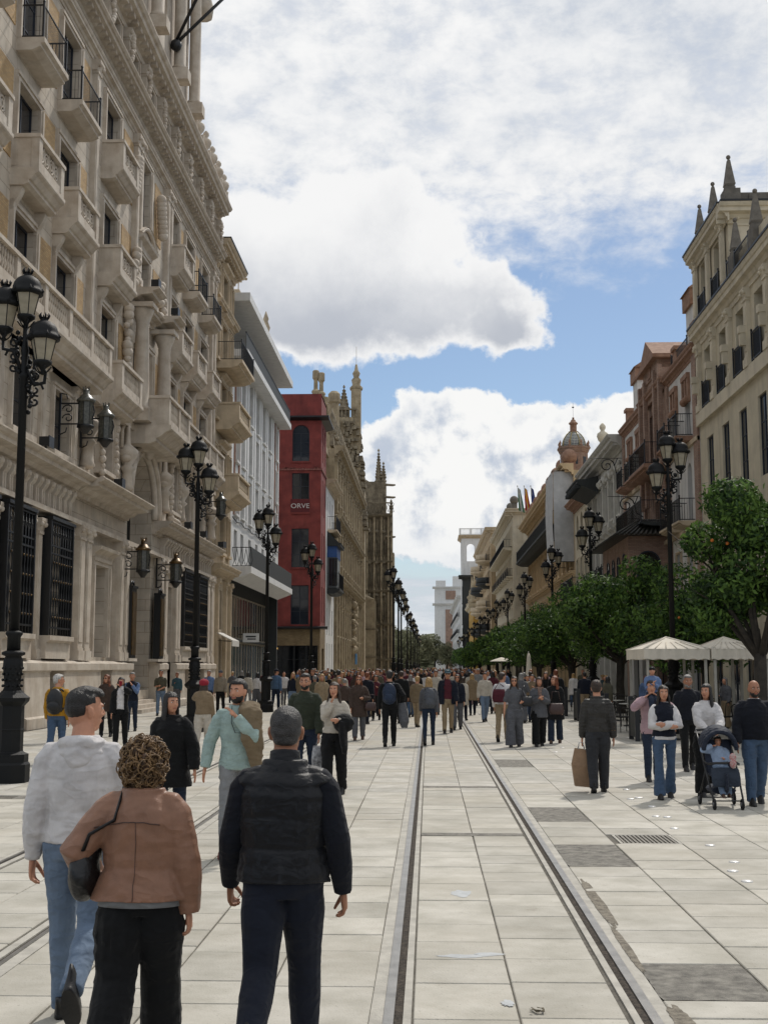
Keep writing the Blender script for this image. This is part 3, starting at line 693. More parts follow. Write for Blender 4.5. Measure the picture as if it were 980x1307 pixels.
# ground floor iron grilles, each a cage standing proud of the wall
def grille_shape(m, w, h):
    d = .42; r = .022
    for z in (0, h * .07, h * .72, h * .79, h): m.box(-w/2, w/2, -d - .03, -d + .03, z - .03, z + .03)
    for x in (-w/2, w/2):
        m.box(x - .05, x + .05, -d - .05, -d + .05, -.05, h + .1)
        for z in (0, h * .72, h): m.box(x - .03, x + .03, -d + .05, 0, z - .03, z + .03)
        m.box(x - .01, x + .01, -d + .05, 0, 0, h)
    m.box(-w/2 - .08, w/2 + .08, -d - .10, 0, h + .05, h + .16)
    n = 9
    for i in range(1, n):
        x = -w/2 + w * i / n; m.lathe([(r, 0), (r, h * .10), (.05, h * .16), (.02, h * .22), (.045, h * .32), (.018, h * .40), (.05, h * .48), (.018, h * .56), (.045, h * .64), (r, h * .70), (r, h)], 5, (x, -d, 0))
    for i in range(n - 1):                                        # scroll work of the upper panel
        x = -w/2 + w * (i + 1) / n; zc = h * .87
        for sg in (-1, 1): m.tube([(x + sg * .055 * (1 - t / 9) * math.cos(t) + sg * .05, -d - .02, zc + h * .03 * math.sin(t) + h * .015 * t * .6) for t in np.linspace(0, 7, 9)], .013, 4, cap=False)
for (s, z, w, h) in G:
    if s in (47.0, 59.0):
        window(bank, fr, s, z, w, h, -.42, M_IRON, M_GLASSD, bars=7, mull=4, fw=.05); surround(bank, fr, s, z, w, h, M_STONEL, .30, .16, hood=True, sill=False); continue
    window(bank, fr, s, z, w, h, -.42, M_FRAME, M_GLASSD, bars=3, mull=3)
    me = shared(('grille', w, h), 'window_grille', M_IRON, lambda q: grille_shape(q, w + .1, h)); put('window_grille', me, bank, fr.p(s, 0, z), fr.rz)
    knob = shared(('gk', w), 'brass_knobs', M_GOLD, lambda q: [q.ball((-w/2 + .05 + (w + .1) * i / 9 - .05, -.47, h * zz), .035, 6, 4) for i in range(1, 9) for zz in (.16, .32, .48, .64)])
    k = put('brass_knobs', knob, bank, fr.p(s, 0, z), fr.rz); k['kind'] = 'stuff'
    m = MB(); fprof(m, fr, s - w/2 - .15, s + w/2 + .15, [(0, z - .75), (.42, z - .75), (.42, z - .22), (.55, z - .15), (.55, z), (0, z)]); m.build('window_sill', M_STONEL, bank)
    for sx in (-1, 1):                                            # slim capped strips beside the grille
        pilaster(bank, fr, s + sx * (w/2 + .35), 2.16, 6.75, .36, M_STONEL, .2)
for s in (30.6, 43.6, 44.5, 49.4, 50.3, 57.0, 57.9, 60.4, 61.0, 69.2, 70.4): pilaster(bank, fr, s, 2.16, 7.0, .62, M_STONEL, .34)
band(bank, fr, S0, S1, 6.98, 7.14, .40, M_STONEL); 
# frieze with brackets
bk = shared('fbr', 'frieze_bracket', M_STONEL, lambda q: (q.prof([(0, 0), (-.16, 0), (-.20, .08), (-.20, .55), (-.30, .68), (-.34, .80), (-.30, .92), (0, .92)], -.16, .16), q.ball((0, -.30, .82), .12, 8, 5), q.box(-.03, .03, -.23, -.2, .1, .55)))
s = S0 + .4
while s < S1 - .3:
    if not (42.9 < s < 57.6): put('frieze_bracket', bk, bank, fr.p(s, 0, 7.14), fr.rz)
    s += .62
cornice(bank, fr, S0, 43.0, 8.06, M_STONEL, .95, .62, dent=.0); cornice(bank, fr, 43.0, 51.0, 8.065, M_STONEL, 1.25, .62); cornice(bank, fr, 56.1, S1, 8.06, M_STONEL, .95, .62)
# entrance: deep niche with side walls, door and arch mouldings
m = MB(); es, ew = 53.6, 4.6
m.add([fr.p(es - ew/2, -2.2, .9), fr.p(es + ew/2, -2.2, .9), fr.p(es + ew/2, -2.2, 11.5), fr.p(es - ew/2, -2.2, 11.5)], [(0, 1, 2, 3)])
for sx in (-1, 1): m.add([fr.p(es + sx * ew/2, -.44, .5), fr.p(es + sx * ew/2, -2.2, .5), fr.p(es + sx * ew/2, -2.2, 11.5), fr.p(es + sx * ew/2, -.44, 11.5)], [(0, 1, 2, 3)])
n = 12
for k in range(n):
    a0, a1 = math.pi * k / n, math.pi * (k + 1) / n; zc = .9 + 10.4 - ew/2
    m.add([fr.p(es - ew/2 * math.cos(a0), -.44, zc + ew/2 * math.sin(a0)), fr.p(es - ew/2 * math.cos(a1), -.44, zc + ew/2 * math.sin(a1)), fr.p(es - ew/2 * math.cos(a1), -2.2, zc + ew/2 * math.sin(a1)), fr.p(es - ew/2 * math.cos(a0), -2.2, zc + ew/2 * math.sin(a0))], [(0, 1, 2, 3)])
m.build('entrance_niche', M_ASH, bank)
m = MB()
for r0, oo in ((ew/2 + .08, .10), (ew/2 + .45, .22)):
    pts = [fr.p(es - r0, oo, 8.7)] + [fr.p(es - r0 * math.cos(math.pi * k / 16), oo, zc + r0 * math.sin(math.pi * k / 16)) for k in range(17)] + [fr.p(es + r0, oo, 8.7)]
    m.tube(pts, .15, 8)
m.ball(fr.p(es, .35, zc + ew/2 + .45), .5, 10, 8, (.6, 1, 1.3)); m.build('arch_moulding', M_STONEL, bank)
window(bank, fr, es, .9, 2.6, 5.2, -2.1, M_IRON, M_GLASSD, bars=4, mull=3); surround(bank, fr, es, .9, 2.6, 5.2, M_STONEL, .35, .2, hood='tri', sill=False, o=-2.19)
# gilt notice cases flanking the entrance
for s in (50.95, 56.4):
    c = empty('notice_case', fr.p(s, .18, 2.3), fr.rz); tag(c, 'tall brass notice case on the bank wall %s the arched entrance' % ('before' if s < 53 else 'just beyond'), 'notice case', 'notice cases beside the bank entrance')
    q = MB(); q.box(-.42, .42, -.30, 0, 0, 2.9); q.build('case', M_IRON, c); q = MB(); q.box(-.34, .34, -.335, -.302, .12, 2.75); q.build('glass_front', M_GOLD, c)
    q = MB(); q.box(-.46, .46, -.36, 0, 2.9, 3.0); q.tube([(-.3, -.2, 3.0), (-.15, -.2, 3.2), (0, -.2, 3.12), (.15, -.2, 3.2), (.3, -.2, 3.0)], .05, 6); q.build('crest', M_IRON, c)
    q = MB(); fprof(q, fr, s - .7, s + .7, [(0, 2.16), (.5, 2.16), (.5, 2.28), (0, 2.29)]); q.build('case_ledge', M_STONEL, bank)
# mezzanine
for (s, z, w, h) in MZ:
    window(bank, fr, s, z, w, h, -.25, bars=1); surround(bank, fr, s, z, w, h, M_STONEL, .2 if w > 1.5 else .34, .10 if w > 1.5 else .25)
    if w < 1.5:                                                   # carved frame of the narrow openings
        q = MB(); rr = random.Random(int(s))
        for k in range(26):
            side = k % 2 * 2 - 1; zz = z - .4 + (h + .8) * (k // 2) / 12; p = fr.p(s + side * (w/2 + .32 + rr.uniform(-.06, .06)), .30, zz); q.ball(p, rr.uniform(.10, .19), 8, 6, (1, 1, 1.1))
        for k in range(7): p = fr.p(s + (k - 3) * .3, .34, z + h + .42 - .05 * abs(k - 3)); q.ball(p, .17, 8, 6); p = fr.p(s + (k - 3) * .22, .3, z - .42); q.ball(p, .15, 8, 6)
        q.build('carved_frame', M_STONEL, bank)
# herm-like carved pilasters with urn, between mezzanine windows
herm = shared('herm', 'carved_herm', M_STONEL, lambda q: (q.box(-.38, .38, -.25, 0, 0, .5), q.lathe([(.20, .5), (.30, .6), (.24, .75), (.20, 1.3), (.34, 1.45), (.20, 1.6), (.42, 2.0), (.46, 2.2), (.36, 2.3), (.12, 2.5), (.08, 3.3)], 10, (0, -.25, 0)), q.ball((0, -.25, 1.9), .5, 10, 8, (.9, .6, .5)), q.tube([(-.4, -.1, 2.3), (-.4, -.1, 3.0), (-.2, -.1, 3.3), (0, -.1, 3.4), (.2, -.1, 3.3), (.4, -.1, 3.0), (.4, -.1, 2.3)], .07, 6)))
for s in (44.1, 50.1, 57.4, 61.2, 70.0): put('carved_herm', herm, bank, fr.p(s, 0, 8.7), fr.rz)
for s in (35.2, 39.3, 43.0, 65.4): pilaster(bank, fr, s, 8.68, 12.0, .5, M_STONEL, .12)
band(bank, fr, S0, S1, 11.95, 12.25, .28, M_STONEL)
# piano nobile balconies
for (a, b_) in ((31.0, 44.0),):
    q = stone_balcony(bank, fr, (37.5), 12.6, 13.0, M_STONEL, 1.05, 1.15, 'bal', .65, 5)
stone_balcony(bank, fr, 47.4, 12.55, 3.3, M_STONEL, 1.0, 1.15, 'bal', .65, 1); stone_balcony(bank, fr, 53.4, 12.2, 4.6, M_STONEL, 1.7, 1.3, 'bal', .8, 2)
stone_balcony(bank, fr, 59.4, 12.55, 3.0, M_STONEL, 1.15, 1.25, 'bal', .75, 1); stone_balcony(bank, fr, 65.2, 12.55, 6.6, M_STONEL, 1.15, 1.25, 'bal', .75, 3)
for (s, z, w, h) in F2 + F3 + F4:
    window(bank, fr, s, z, w, h, -.24, bars=1 if h < 3.1 else 2, mull=1)
    if z == 13.0 and abs(s - 52.7) < 2: continue
    surround(bank, fr, s, z, w, h, M_STONEL, .24, .10, hood=('seg' if (z == 17.3 and s == 52.7) else None), sill=False)
for s in bays + [31.9]:
    if s != 52.7:
        stone_balcony(bank, fr, s, 17.2, 2.55, M_STONEL, .82, 1.12, 'panel', .55, 1)
        for sx in (-1, 1): put('bracket', shared('brk3', 'bracket', M_STONEL, lambda q: q.prof([(0, -.75), (-.10, -.75), (-.15, -.5), (-.30, -.25), (-.36, -.1), (-.36, 0), (0, 0)], -.14, .14)), bank, fr.p(s + sx * 1.15, 0, 16.64), fr.rz)
    if s in (47.0, 59.1): stone_balcony(bank, fr, s, 21.5, 2.55, M_STONEL, .82, 1.12, 'panel', .5, 1)
    elif s in (31.9, 36.6, 41.35): iron_balcony(bank, fr, s, 21.5, 2.5, .85, 1.1, M_STONEL, .42, scroll=True)
    elif s != 52.7: iron_balcony(bank, fr, s, 21.5, 2.4, .82, 1.1, M_STONEL, .42, scroll=False)
# central aedicule: columns, broken pediment
for s in (50.9, 55.3):
    q = MB(); q.box(-.45, .45, -1.0, 0, 0, .5); q.lathe([(.40, .5), (.42, .6), (.33, .7), (.35, 1.6), (.28, 4.2), (.30, 4.3), (.28, 4.36), (.44, 4.75), (.5, 4.95)], 16, (0, -.55, 0)); q.box(-.55, .55, -1.1, 0, 4.95, 5.15)
    q.build('column', M_STONEL, bank, fr.p(s, 0, 12.3), fr.rz)
cornice(bank, fr, 50.2, 51.7, 17.45, M_STONEL, 1.4, .6); cornice(bank, fr, 54.6, 56.1, 17.45, M_STONEL, 1.4, .6); cornice(bank, fr, 51.7, 54.6, 17.4, M_STONEL, .7, .5)
surround(bank, fr, 53.1, 13.0, 1.9, 3.0, M_STONEL, .3, .3, sill=False)
q = MB(); rr = random.Random(3)
for s in (49.6, 56.6):
    for k in range(16): q.ball(fr.p(s + rr.uniform(-.35, .35), .22, 12.9 + k * .27), rr.uniform(.14, .26), 8, 6)
for k in range(8): q.ball(fr.p(50.4 + rr.uniform(-.4, .4), .3, 18.2 + k * .22), .22, 8, 6); q.ball(fr.p(55.6 + rr.uniform(-.4, .4), .3, 18.2 + k * .22), .22, 8, 6)
for k in range(9): q.ball(fr.p(50.0 + .06 * k, .3, 22.2 + k * .2), .25, 8, 6); q.ball(fr.p(55.5 - .06 * k, .3, 22.2 + k * .2), .25, 8, 6)
q.build('carved_garland', M_STONEL, bank)['kind'] = 'stuff'
# brick panels between stone strips
P = [(33.4, 35.5), (38.4, 39.75), (42.6, 43.7), (49.0, 50.6), (54.9, 56.3), (61.0, 61.6), (64.7, 66.0)]
for z0, z1 in ((14.3, 16.1), (17.5, 20.4), (21.8, 24.6)):
    for a, b_ in P: q = MB(); fbox(q, fr, a, b_, 0, .03, z0, z1); q.build('brick_panel', M_BUFF, bank)
for a, b_ in ((29.2, 30.4),): q = MB(); fbox(q, fr, a, b_, 0, .03, 13.2, 25); q.build('brick_panel', M_BUFF, bank)
for s in (44.3, 50.9, 51.6, 57.2, 57.9, 69.6, 70.6): pilaster(bank, fr, s, 12.3 if not 50 < s < 52 else 18.5, 25.1, .45, M_STONEL, .22)
cornice(bank, fr, S0, S1, 25.1, M_STONEL, .35, .45, 'architrave'); cornice(bank, fr, S0, S1, 26.1, M_STONEL, .75, .55, dent=.5)
for (s, z, w, h) in AT:
    window(bank, fr, s, z, w, h, -.36, bars=1); surround(bank, fr, s, z, w, h, M_STONEL, .2, .1)
    pilaster(bank, fr, s + 1.6, 26.66, 28.75, .5, M_STONEL, .3)
    q = MB(); rr = random.Random(int(s * 10))
    for k in range(7): q.ball(fr.p(s + 1.6 + rr.uniform(-.15, .15), .38, 27.4 + .17 * k), .13, 7, 5)
    q.build('carved_drop', M_STONEL, bank)
cornice(bank, fr, S0, S1, 28.75, M_STONEL, 1.0, .85, dent=.6)
m = MB(); fbox(m, fr, S0, S1, .2, .6, 29.6, 30.3); m.build('roof_parapet', M_STONEL, bank)
for i in range(5): urn(bank, fr.p(63.3 + i * 2.05, .4, 30.3), M_STONEL, .85)
for i in range(6): q = MB(); q.lathe([(.10, 0), (.16, .3), (.08, .7), (.12, .9), (0, 1.0)], 8, fr.p(62.3 + i * 2.05, .4, 30.3)); q.build('baluster', M_STONEL, bank)
# roof pavilion with columns over the entrance
m = MB(); wall(m, fr, 42.5, 61.6, 29.8, 41.5, [(45, 33, 2.4, 6.2, True), (50, 33, 2.4, 6.2, True), (55, 33, 2.4, 6.2, True), (59.3, 33, 2.0, 6.2, True)], .5, .1); fbox(m, fr, 42.5, 61.6, -8, -.45, 29.8, 41.5); m.build('roof_pavilion', M_STONE, bank)
for s in (47.5, 52.5, 57.5, 61.3): q = MB(); q.box(-.4, .4, -.9, .2, 0, .6); q.lathe([(.36, .6), (.38, .75), (.30, .85), (.30, 5.2), (.26, 7.6), (.40, 8.0), (.42, 8.2)], 14, (0, -.4, 0)); q.box(-.45, .45, -.85, .2, 8.2, 8.5); q.build('pavilion_column', M_STONEL, bank, fr.p(s, .1, 30.9), fr.rz)
cornice(bank, fr, 42.3, 61.9, 40.2, M_STONEL, 1.3, 1.0)
q = MB(); q.lathe([(.55, 0), (.62, .5), (.4, 1.3), (.72, 2.1), (.6, 2.6), (.2, 2.9)], 10, fr.p(62.6, .6, 37.2)); q.build('carved_finial', M_STONEL, bank)
fp = empty('flagpoles', (0, 0, 0)); tag(fp, 'pair of black flagpoles jutting from the top of the bank facade', 'flagpole')
q = MB(); q.tube([fr.p(57, .3, 32.6), fr.p(59.6, 4.2, 38.5)], .08, 8); q.tube([fr.p(57, .3, 32.6), fr.p(54.6, 4.0, 38.5)], .08, 8); q.tube([fr.p(56, .3, 34.6), fr.p(58, 2.4, 35.8)], .04, 6); q.ball(fr.p(57, .4, 32.6), .3, 8, 6); q.build('pole', M_IRON, fp)
# black floodlights on the ledges
flood = shared('flood', 'floodlight', M_IRON, lambda q: (q.box(-.22, .22, -.42, -.12, .12, .42), q.box(-.04, .04, -.3, -.24, 0, .12), q.box(-.25, .25, -.46, -.42, .09, .45)))
for i, (s, z, o) in enumerate(((37.6, 8.7, .5), (46.4, 8.7, .6), (55.0, 18.05, .8), (50.9, 18.1, .8), (60.6, 8.7, .5), (64.8, 8.7, .5), (70.4, 8.7, .5), (71.6, 8.8, .4))):
    tag(put('floodlight', flood, None, fr.p(s, o, z), fr.rz), 'small black floodlight on the ' + ('lower ledge before the bank entrance, nearest the street lamp', 'lower ledge just before the bank entrance arch', 'column cornice on the far side of the central window', 'column cornice on the near side of the central window', 'lower ledge just past the bank entrance arch', 'lower ledge above the far pair of grilles', 'lower ledge at the far end of the bank', 'ledge corner where the bank meets the tan building')[i], 'floodlight', 'floodlights on the bank ledges')
# ornate wall lanterns
M_LGLASS = mat('lantern_glass', '#b5ab93', .35, .15, 5, 0, col2='#8a816c')
M_LGREY = mat('lantern_old_glass', '#5a5a52', .3, .4, 8, .2, 40)
def wall_lantern(s, z, label, brass):
    c = empty('wall_lantern', fr.p(s, .1, z), fr.rz); tag(c, label, 'wall lantern', 'ornate lanterns on the bank wall'); c.scale = (.72, .72, .8)
    q = MB(); q.box(-.05, .05, -.1, 0, -.9, .9)
    for zz in (.45, -.45): q.box(-.04, .04, -1.0, 0, zz - .03, zz + .03)
    for t0, t1, zz in ((0, 7, .2), (0, 7, -.2)): q.tube([(0, -.45 + .28 * (1 - t / 9) * math.cos(t), zz + .22 * (1 - t / 9) * math.sin(t)) for t in np.linspace(t0, t1, 14)], .03, 5)
    q.tube([(0, -.1, .9), (0, -.35, .85), (0, -.4, .65)], .03, 5); q.tube([(0, -.1, -.9), (0, -.35, -.8), (0, -.4, -.6)], .03, 5); q.build('bracket', M_IRON, c)
    q = MB(); q.lathe([(.30, -.55), (.34, -.5), (.34, .5), (.30, .55)], 8, (0, -1.3, 0), smooth=False); q.build('lantern_glass', M_LGREY, c)
    q = MB()
    for k in range(8): a = 2 * math.pi * k / 8; q.bar((.36 * math.cos(a), -1.3 + .36 * math.sin(a), -.55), (.36 * math.cos(a), -1.3 + .36 * math.sin(a), .55), .02)
    q.lathe([(.42, -.62), (.42, -.52), (.36, -.5)], 8, (0, -1.3, 0)); q.lathe([(.1, -.9), (.3, -.66), (.40, -.6)], 8, (0, -1.3, 0)); q.tube([(-.15, -1.66, -.3), (.15, -1.68, .1), (-.05, -1.66, .35)], .03, 5); q.build('cage', M_IRON, c)
    q = MB(); q.lathe([(.44, .5), (.46, .58), (.36, .66), (.24, .8), (.16, .84), (.16, .98), (.05, 1.1)], 12, (0, -1.3, 0)); 
    for k in range(6): a = k * 1.047; q.bar((.13 * math.cos(a), -1.3 + .13 * math.sin(a), .98), (.17 * math.cos(a), -1.3 + .17 * math.sin(a), 1.18), .03)
    q.build('crown_cap', M_GOLD if brass else M_LGREY, c)
wall_lantern(41.0, 10.6, 'weathered grey lantern hung high on the bank wall behind the nearest street lamp', False)
wall_lantern(43.6, 10.6, 'second weathered grey lantern high on the bank wall, just past the first', False)
wall_lantern(50.0, 6.3, 'brass topped lantern on scrolled bracket before the bank entrance', True)
wall_lantern(56.6, 6.3, 'brass topped lantern on scrolled bracket just past the bank entrance', True)
wall_lantern(68.6, 10.9, 'grey lantern on the bank wall behind the second lamp post', False)
# ---- tan neighbour of the bank
M_TAN = mat('tan_render', '#b0a18a', .85, .14, 1.5, .2, 30, streak=.4, coord='World'); M_TANL = mat('tan_trim', '#c1b096', .8, .14, 1.5, .2, 30, streak=.3, coord='World')
tb = empty('tan_house'); tag(tb, 'narrow tan building with projecting balconies squeezed between the bank and the white block', 'building')
T0, T1 = 71.25, 78.3
rows = [(74.7, 8.9, 2.0, 2.3), (74.7, 12.6, 2.0, 2.6), (74.7, 16.9, 2.0, 2.5), (74.7, 20.6, 2.0, 2.6), (74.7, 24.6, 2.0, 1.8)]
side_ = [(72.3, z, .8, h) for _, z, _, h in rows] + [(77.3, z, .8, h) for _, z, _, h in rows]
gf = [(74.4, 0, 2.4, 3.6), (74.4, 4.2, 2.2, 2.4), (77.2, 0, 1.0, 3.6)]
m = MB(); wall(m, fr, T0, T1, 0, 27.2, rows + side_ + gf, .35); m.build('wall', M_TAN, tb); mass(tb, fr, T0, T1, 0, 27.2, 18, M_TAN)
for s, z, w, h in rows + side_: window(tb, fr, s, z, w, h, -.3, M_FRAMEW, bars=2); surround(tb, fr, s, z, w, h, M_TANL, .16, .08, hood=(w > 1) or None)
for s, z, w, h in gf: window(tb, fr, s, z, w, h, -.3, M_IRON, M_GLASSD, bars=2, mull=2)
cornice(tb, fr, T0, T1, 27.0, M_TANL, .9, .8, dent=.5, lip=M_IRON); cornice(tb, fr, T0, T1, 23.6, M_TANL, .5, .5); cornice(tb, fr, T0, T1, 7.3, M_TANL, .8, .7)
for i, z in enumerate((11.9, 16.3)): stone_balcony(tb, fr, 74.8, z + .5, 4.6, M_TANL, 1.35, 1.1, 'panel', .6, 1)
iron_balcony(tb, fr, 74.9, 20.5, 5.0, 1.5, 1.15, M_TANL, .5)
for s in (71.6, 73.3, 76.2, 78.0): pilaster(tb, fr, s, 0.02, 7.2, .4, M_TANL, .2)
put_aw = empty('shop_awning', fr.p(74.4, .1, 3.4), fr.rz); tag(put_aw, 'short white awning over the tan building shop door', 'awning')
q = MB(); q.prof([(0, .6), (-1.0, .1), (-1.0, -.25), (-.96, -.25), (-.96, .06), (0, .56)], -1.3, 1.3); q.build('canvas', mat('awning_white', '#c9c6bf', .8, .1), put_aw); q = MB(); q.bar((-1.25, 0, .1), (-1.25, -.95, .05), .02); q.bar((1.25, 0, .1), (1.25, -.95, .05), .02); q.build('arm', M_IRON, put_aw)
for s in (294.5,): pass
q = MB(); fbox(q, fr, 74.5, 76.0, -3, -1.5, 27.3, 30.4); fbox(q, fr, 74.4, 76.1, -3.1, -1.4, 30.4, 30.7); q.build('chimney', M_TAN, tb)
# ---- white modern block
M_WHT = mat('white_paint', '#d6d6d4', .7, .06, 2, .08, 40, streak=.25, coord='World'); M_BRK = brickpanel('red_brick', '#8a5540', '#74432f', '#7d6f62', 1.0, .25, .08)
M_SOFF = mat('soffit_grey', '#8f8f8c', .8, .06, 2, .05); M_PLTIN = mat('blind_grey', '#8f8f8b', .7, .08, 3, .3, 25)
wb = empty('white_block'); tag(wb, 'white modernist block with vertical fins, flat overhanging roof and glazed shop floor', 'building')
W0, W1 = 78.4, 103.7
bayY = [83.4, 87.0, 90.5, 94.0, 97.5, 101.0 - .2]
op = []
for z in (12.0, 15.6, 19.2): op += [(s, z, 1.7, 3.1) for s in bayY[:5]] + [(80.5, z, 1.2, 2.6), (101.6, z, 1.2, 2.6)]
lowop = [(s, 8.95, 1.3, 2.0) for s in (80.5, 83.4, 87.0, 90.5, 94.0, 97.5, 101.2)]
m = MB(); wall(m, fr, W0, W1, 8.3, 22.3, op + lowop, .45); m.build('wall', M_WHT, wb); mass(wb, fr, W0, W1, 0, 22.3, 16, M_WHT)
for s, z, w, h in op:
    if w > 1.5:
        window(wb, fr, s, z, w, 1.55, -.40, M_IRON, M_GLASSD, bars=0); q = shared(('blind', w), 'roller_blind', M_PLTIN, lambda q: (q.box(-w/2, w/2, -.02, .05, 0, 1.55), [q.box(-w/2, w/2, -.028, -.02, .1 * k, .1 * k + .06) for k in range(15)])); put('roller_blind', q, wb, fr.p(s, -.3, z + 1.55), fr.rz)
    else: window(wb, fr, s, z, w, h, -.40, M_FRAMEW, M_GLASSD, bars=2); surround(wb, fr, s, z, w, h, M_WHT, .12, .05)
    q = shared(('si', w), 'window_sill', M_WHT, lambda q: q.box(-w/2 - .08, w/2 + .08, -.16, .02, -.1, 0)); put('window_sill', q, wb, fr.p(s, 0, z), fr.rz)
for s, z, w, h in lowop: window(wb, fr, s, z, w, h, -.40, M_IRON, M_GLASSD, bars=0)
for a, b_ in ((79.3, 79.75), (81.25, 81.7), (100.4, 100.85), (102.35, 102.8)):
    q = MB(); fbox(q, fr, a, b_, 0, .05, 11.9, 22.2); q.build('brick_strip', M_BRK, wb)
for i in range(7): s = 81.75 + 3.5 * i if i else 81.72; 
for s in (81.9, 85.2, 88.75, 92.25, 95.75, 99.3): q = MB(); fbox(q, fr, s - .22, s + .22, 0, .07, 11.8, 22.3); q.build('fin', M_WHT, wb)
q = MB()
pts = []
for k in range(0, 15): s = W0 + .2 + 25 * k / 14; pts.append(fr.p(s, .1, 11.62 - (.16 if k % 2 else 0)))
q.tube(pts, .04, 5); q.build('cable', M_IRON, wb)
q = MB(); fbox(q, fr, W0 - .1, W1 + .2, -1, 1.0, 22.3, 22.75); q.build('terrace_slab', M_WHT, wb)
q = MB(); fbox(q, fr, W0, W1, -2.2, -1.8, 22.75, 26.0); q.build('penthouse_wall', M_WHT, wb)
for s in (80.5, 84, 87.5, 91, 94.5, 98, 101.4): window(wb, fr, s, 22.8, 2.2, 2.6, -1.75, M_IRON, M_GLASSD, bars=0)
q = MB(); fbox(q, fr, W0 - .2, W1 + .3, -16, 1.1, 26.0, 26.55); q.build('roof_slab', M_WHT, wb)
q = MB(); fbox(q, fr, W0 - .1, W1 + .2, .85, .88, 22.76, 23.85); fbox(q, fr, W0 - .1, W1 + .2, .82, .91, 23.86, 23.93); q.build('terrace_railing', M_SHUT, wb)
for s in (85, 92, 99): q = MB(); fbox(q, fr, s - .1, s + .1, -1.75, -1.5, 22.75, 26.0); q.build('post', M_WHT, wb)
# first floor terrace with canopy slab
q = MB(); fprof(q, fr, W0 + .9, W1 - .1, [(0, 7.55), (1.25, 8.02), (1.25, 8.45), (0, 8.45)]); q.build('canopy_slab', M_WHT, wb)
q = MB(); fbox(q, fr, W0 + .9, W1 - .2, 1.16, 1.19, 8.46, 9.75); q.build('terrace_screen', M_SHUT, wb)
def lyre(m):
    for x in np.linspace(-.6, .6, 5): 
        m.tube([(x - .0, 0, 0), (x - .12, 0, .35), (x - .05, 0, .8), (x + .02, 0, 1.2)], .018, 4, cap=False); m.tube([(x + .02, 0, 0), (x + .14, 0, .35), (x + .07, 0, .8), (x, 0, 1.2)], .018, 4, cap=False)
    m.box(-.66, .66, -.02, .02, 1.2, 1.25); m.box(-.66, .66, -.02, .02, 0, .04)
q = MB(); lyre(q); q.build('end_railing', M_IRON, wb, fr.p(W0 + .92, .6, 8.46), 0)
# shop floor: mullions and panes set back
q = MB(); fbox(q, fr, W0, W1, -1.0, -.95, 7.0, 8.3); fbox(q, fr, W0, W0 + .5, -1, 0, 0, 7.8); fbox(q, fr, W1 - .5, W1, -1, 0, 0, 7.8); q.build('fascia', M_SHUT, wb)
M_SHOPG = glassm('shop_glass', '#3c4850', .06); M_SHOPF = mat('shop_mullion', '#8f8676', .5, .1, bump=0)
for i in range(9): 
    s = W0 + .55 + 24.2 * (i + .5) / 9
    window(wb, fr, s, .1, 2.6, 3.6, -.9, M_SHOPF, M_SHOPG, bars=0, mull=1, fw=.12); window(wb, fr, s, 3.85, 2.6, 3.1, -.9, M_SHOPF, M_GLASS, bars=0, mull=1, fw=.12)
q = MB(); fbox(q, fr, W0, W1, -.98, -.6, 3.7, 3.85); q.build('transom', M_SHUT, wb)
sg = empty('hanging_sign', fr.p(84.5, -.2, 3.6), fr.rz); tag(sg, 'small white hanging sign outside the glazed shop floor', 'sign')
q = MB(); q.box(-.05, .05, -1.3, -.2, 0, .62); q.build('panel', M_WHT, sg); q = MB(); q.box(-.02, .02, -.2, .1, .5, .56); q.build('bracket', M_IRON, sg)
q = MB(); q.box(-.058, -.052, -1.1, -.4, .34, .44); q.box(-.058, -.052, -1.1, -.5, .18, .26); q.build('lettering_bar', M_SHUT, sg)
# antennas and roof clutter over the white block
q = MB()
for s in (83.5, 88, 92.5): q.lathe([(.5, 26.5), (.5, 27.9), (.6, 28.0), (.6, 28.3), (.35, 28.4)], 4, fr.p(s, -.8, 0)[:2] + (0,), smooth=False, rot=.78)
q.build('chimney', M_TAN, wb)
q = MB(); cx, cy, _ = fr.p(78.9, .2, 0); q.bar((cx, cy, 26.5), (cx, cy, 28.2), .05); q.bar((cx - .5, cy, 27.7), (cx + .5, cy, 27.7), .05)
for dx, dz in ((-.5, 0), (.5, 0), (0, .5)): q.ball((cx + dx, cy, 27.7 + dz), .11, 6, 4)
q.build('iron_cross', M_TAN, wb)
q = MB(); q.lathe([(.35, 26.5), (.38, 26.9), (.2, 27.1), (.34, 27.6), (.16, 28.1), (.22, 28.3), (.03, 28.9)], 10, fr.p(90.5, .5, 0)[:2] + (0,)); q.build('stone_finial', M_TAN, wb)
# ---- red corner building
M_RED = mat('red_render', '#823a34', .85, .16, 1.0, .25, 24, col2='#662b28', streak=.35, coord='World'); M_BRKT = brickpanel('tan_brick', '#8f7a58', '#7b6848', '#6d6150')
rb = empty('red_building'); tag(rb, 'narrow dark red corner building with tall dark windows and a banner reading ORVE', 'building')
F = FRONT(112.0); RX0, RX1 = -17.0, -9.9
RW = [(-11.8, 20.9, 1.6, 3.45, True), (-11.8, 16.1, 1.6, 3.7), (-11.8, 11.0, 1.6, 3.6), (-11.8, 5.75, 1.65, 3.6)]
m = MB(); wall(m, F, RX0, RX1, 5.4, 27.3, RW, .3); m.build('wall', M_RED, rb)
for s, z, w, h, *a in RW: window(rb, F, s, z, w, h, -.2, M_FRAME, M_GLASS, arch=bool(a), bars=2, mull=1); q = MB(); fbox(q, F, s - w/2 - .1, s + w/2 + .1, -.05, .1, z - .14, z); q.build('window_sill', M_RED, rb)
fr2 = LEFT(-9.9); SW = [(s, z, .75, 3.3) for z in (6.0, 11.0, 16.0, 21.0) for s in (113.6, 115.7)]
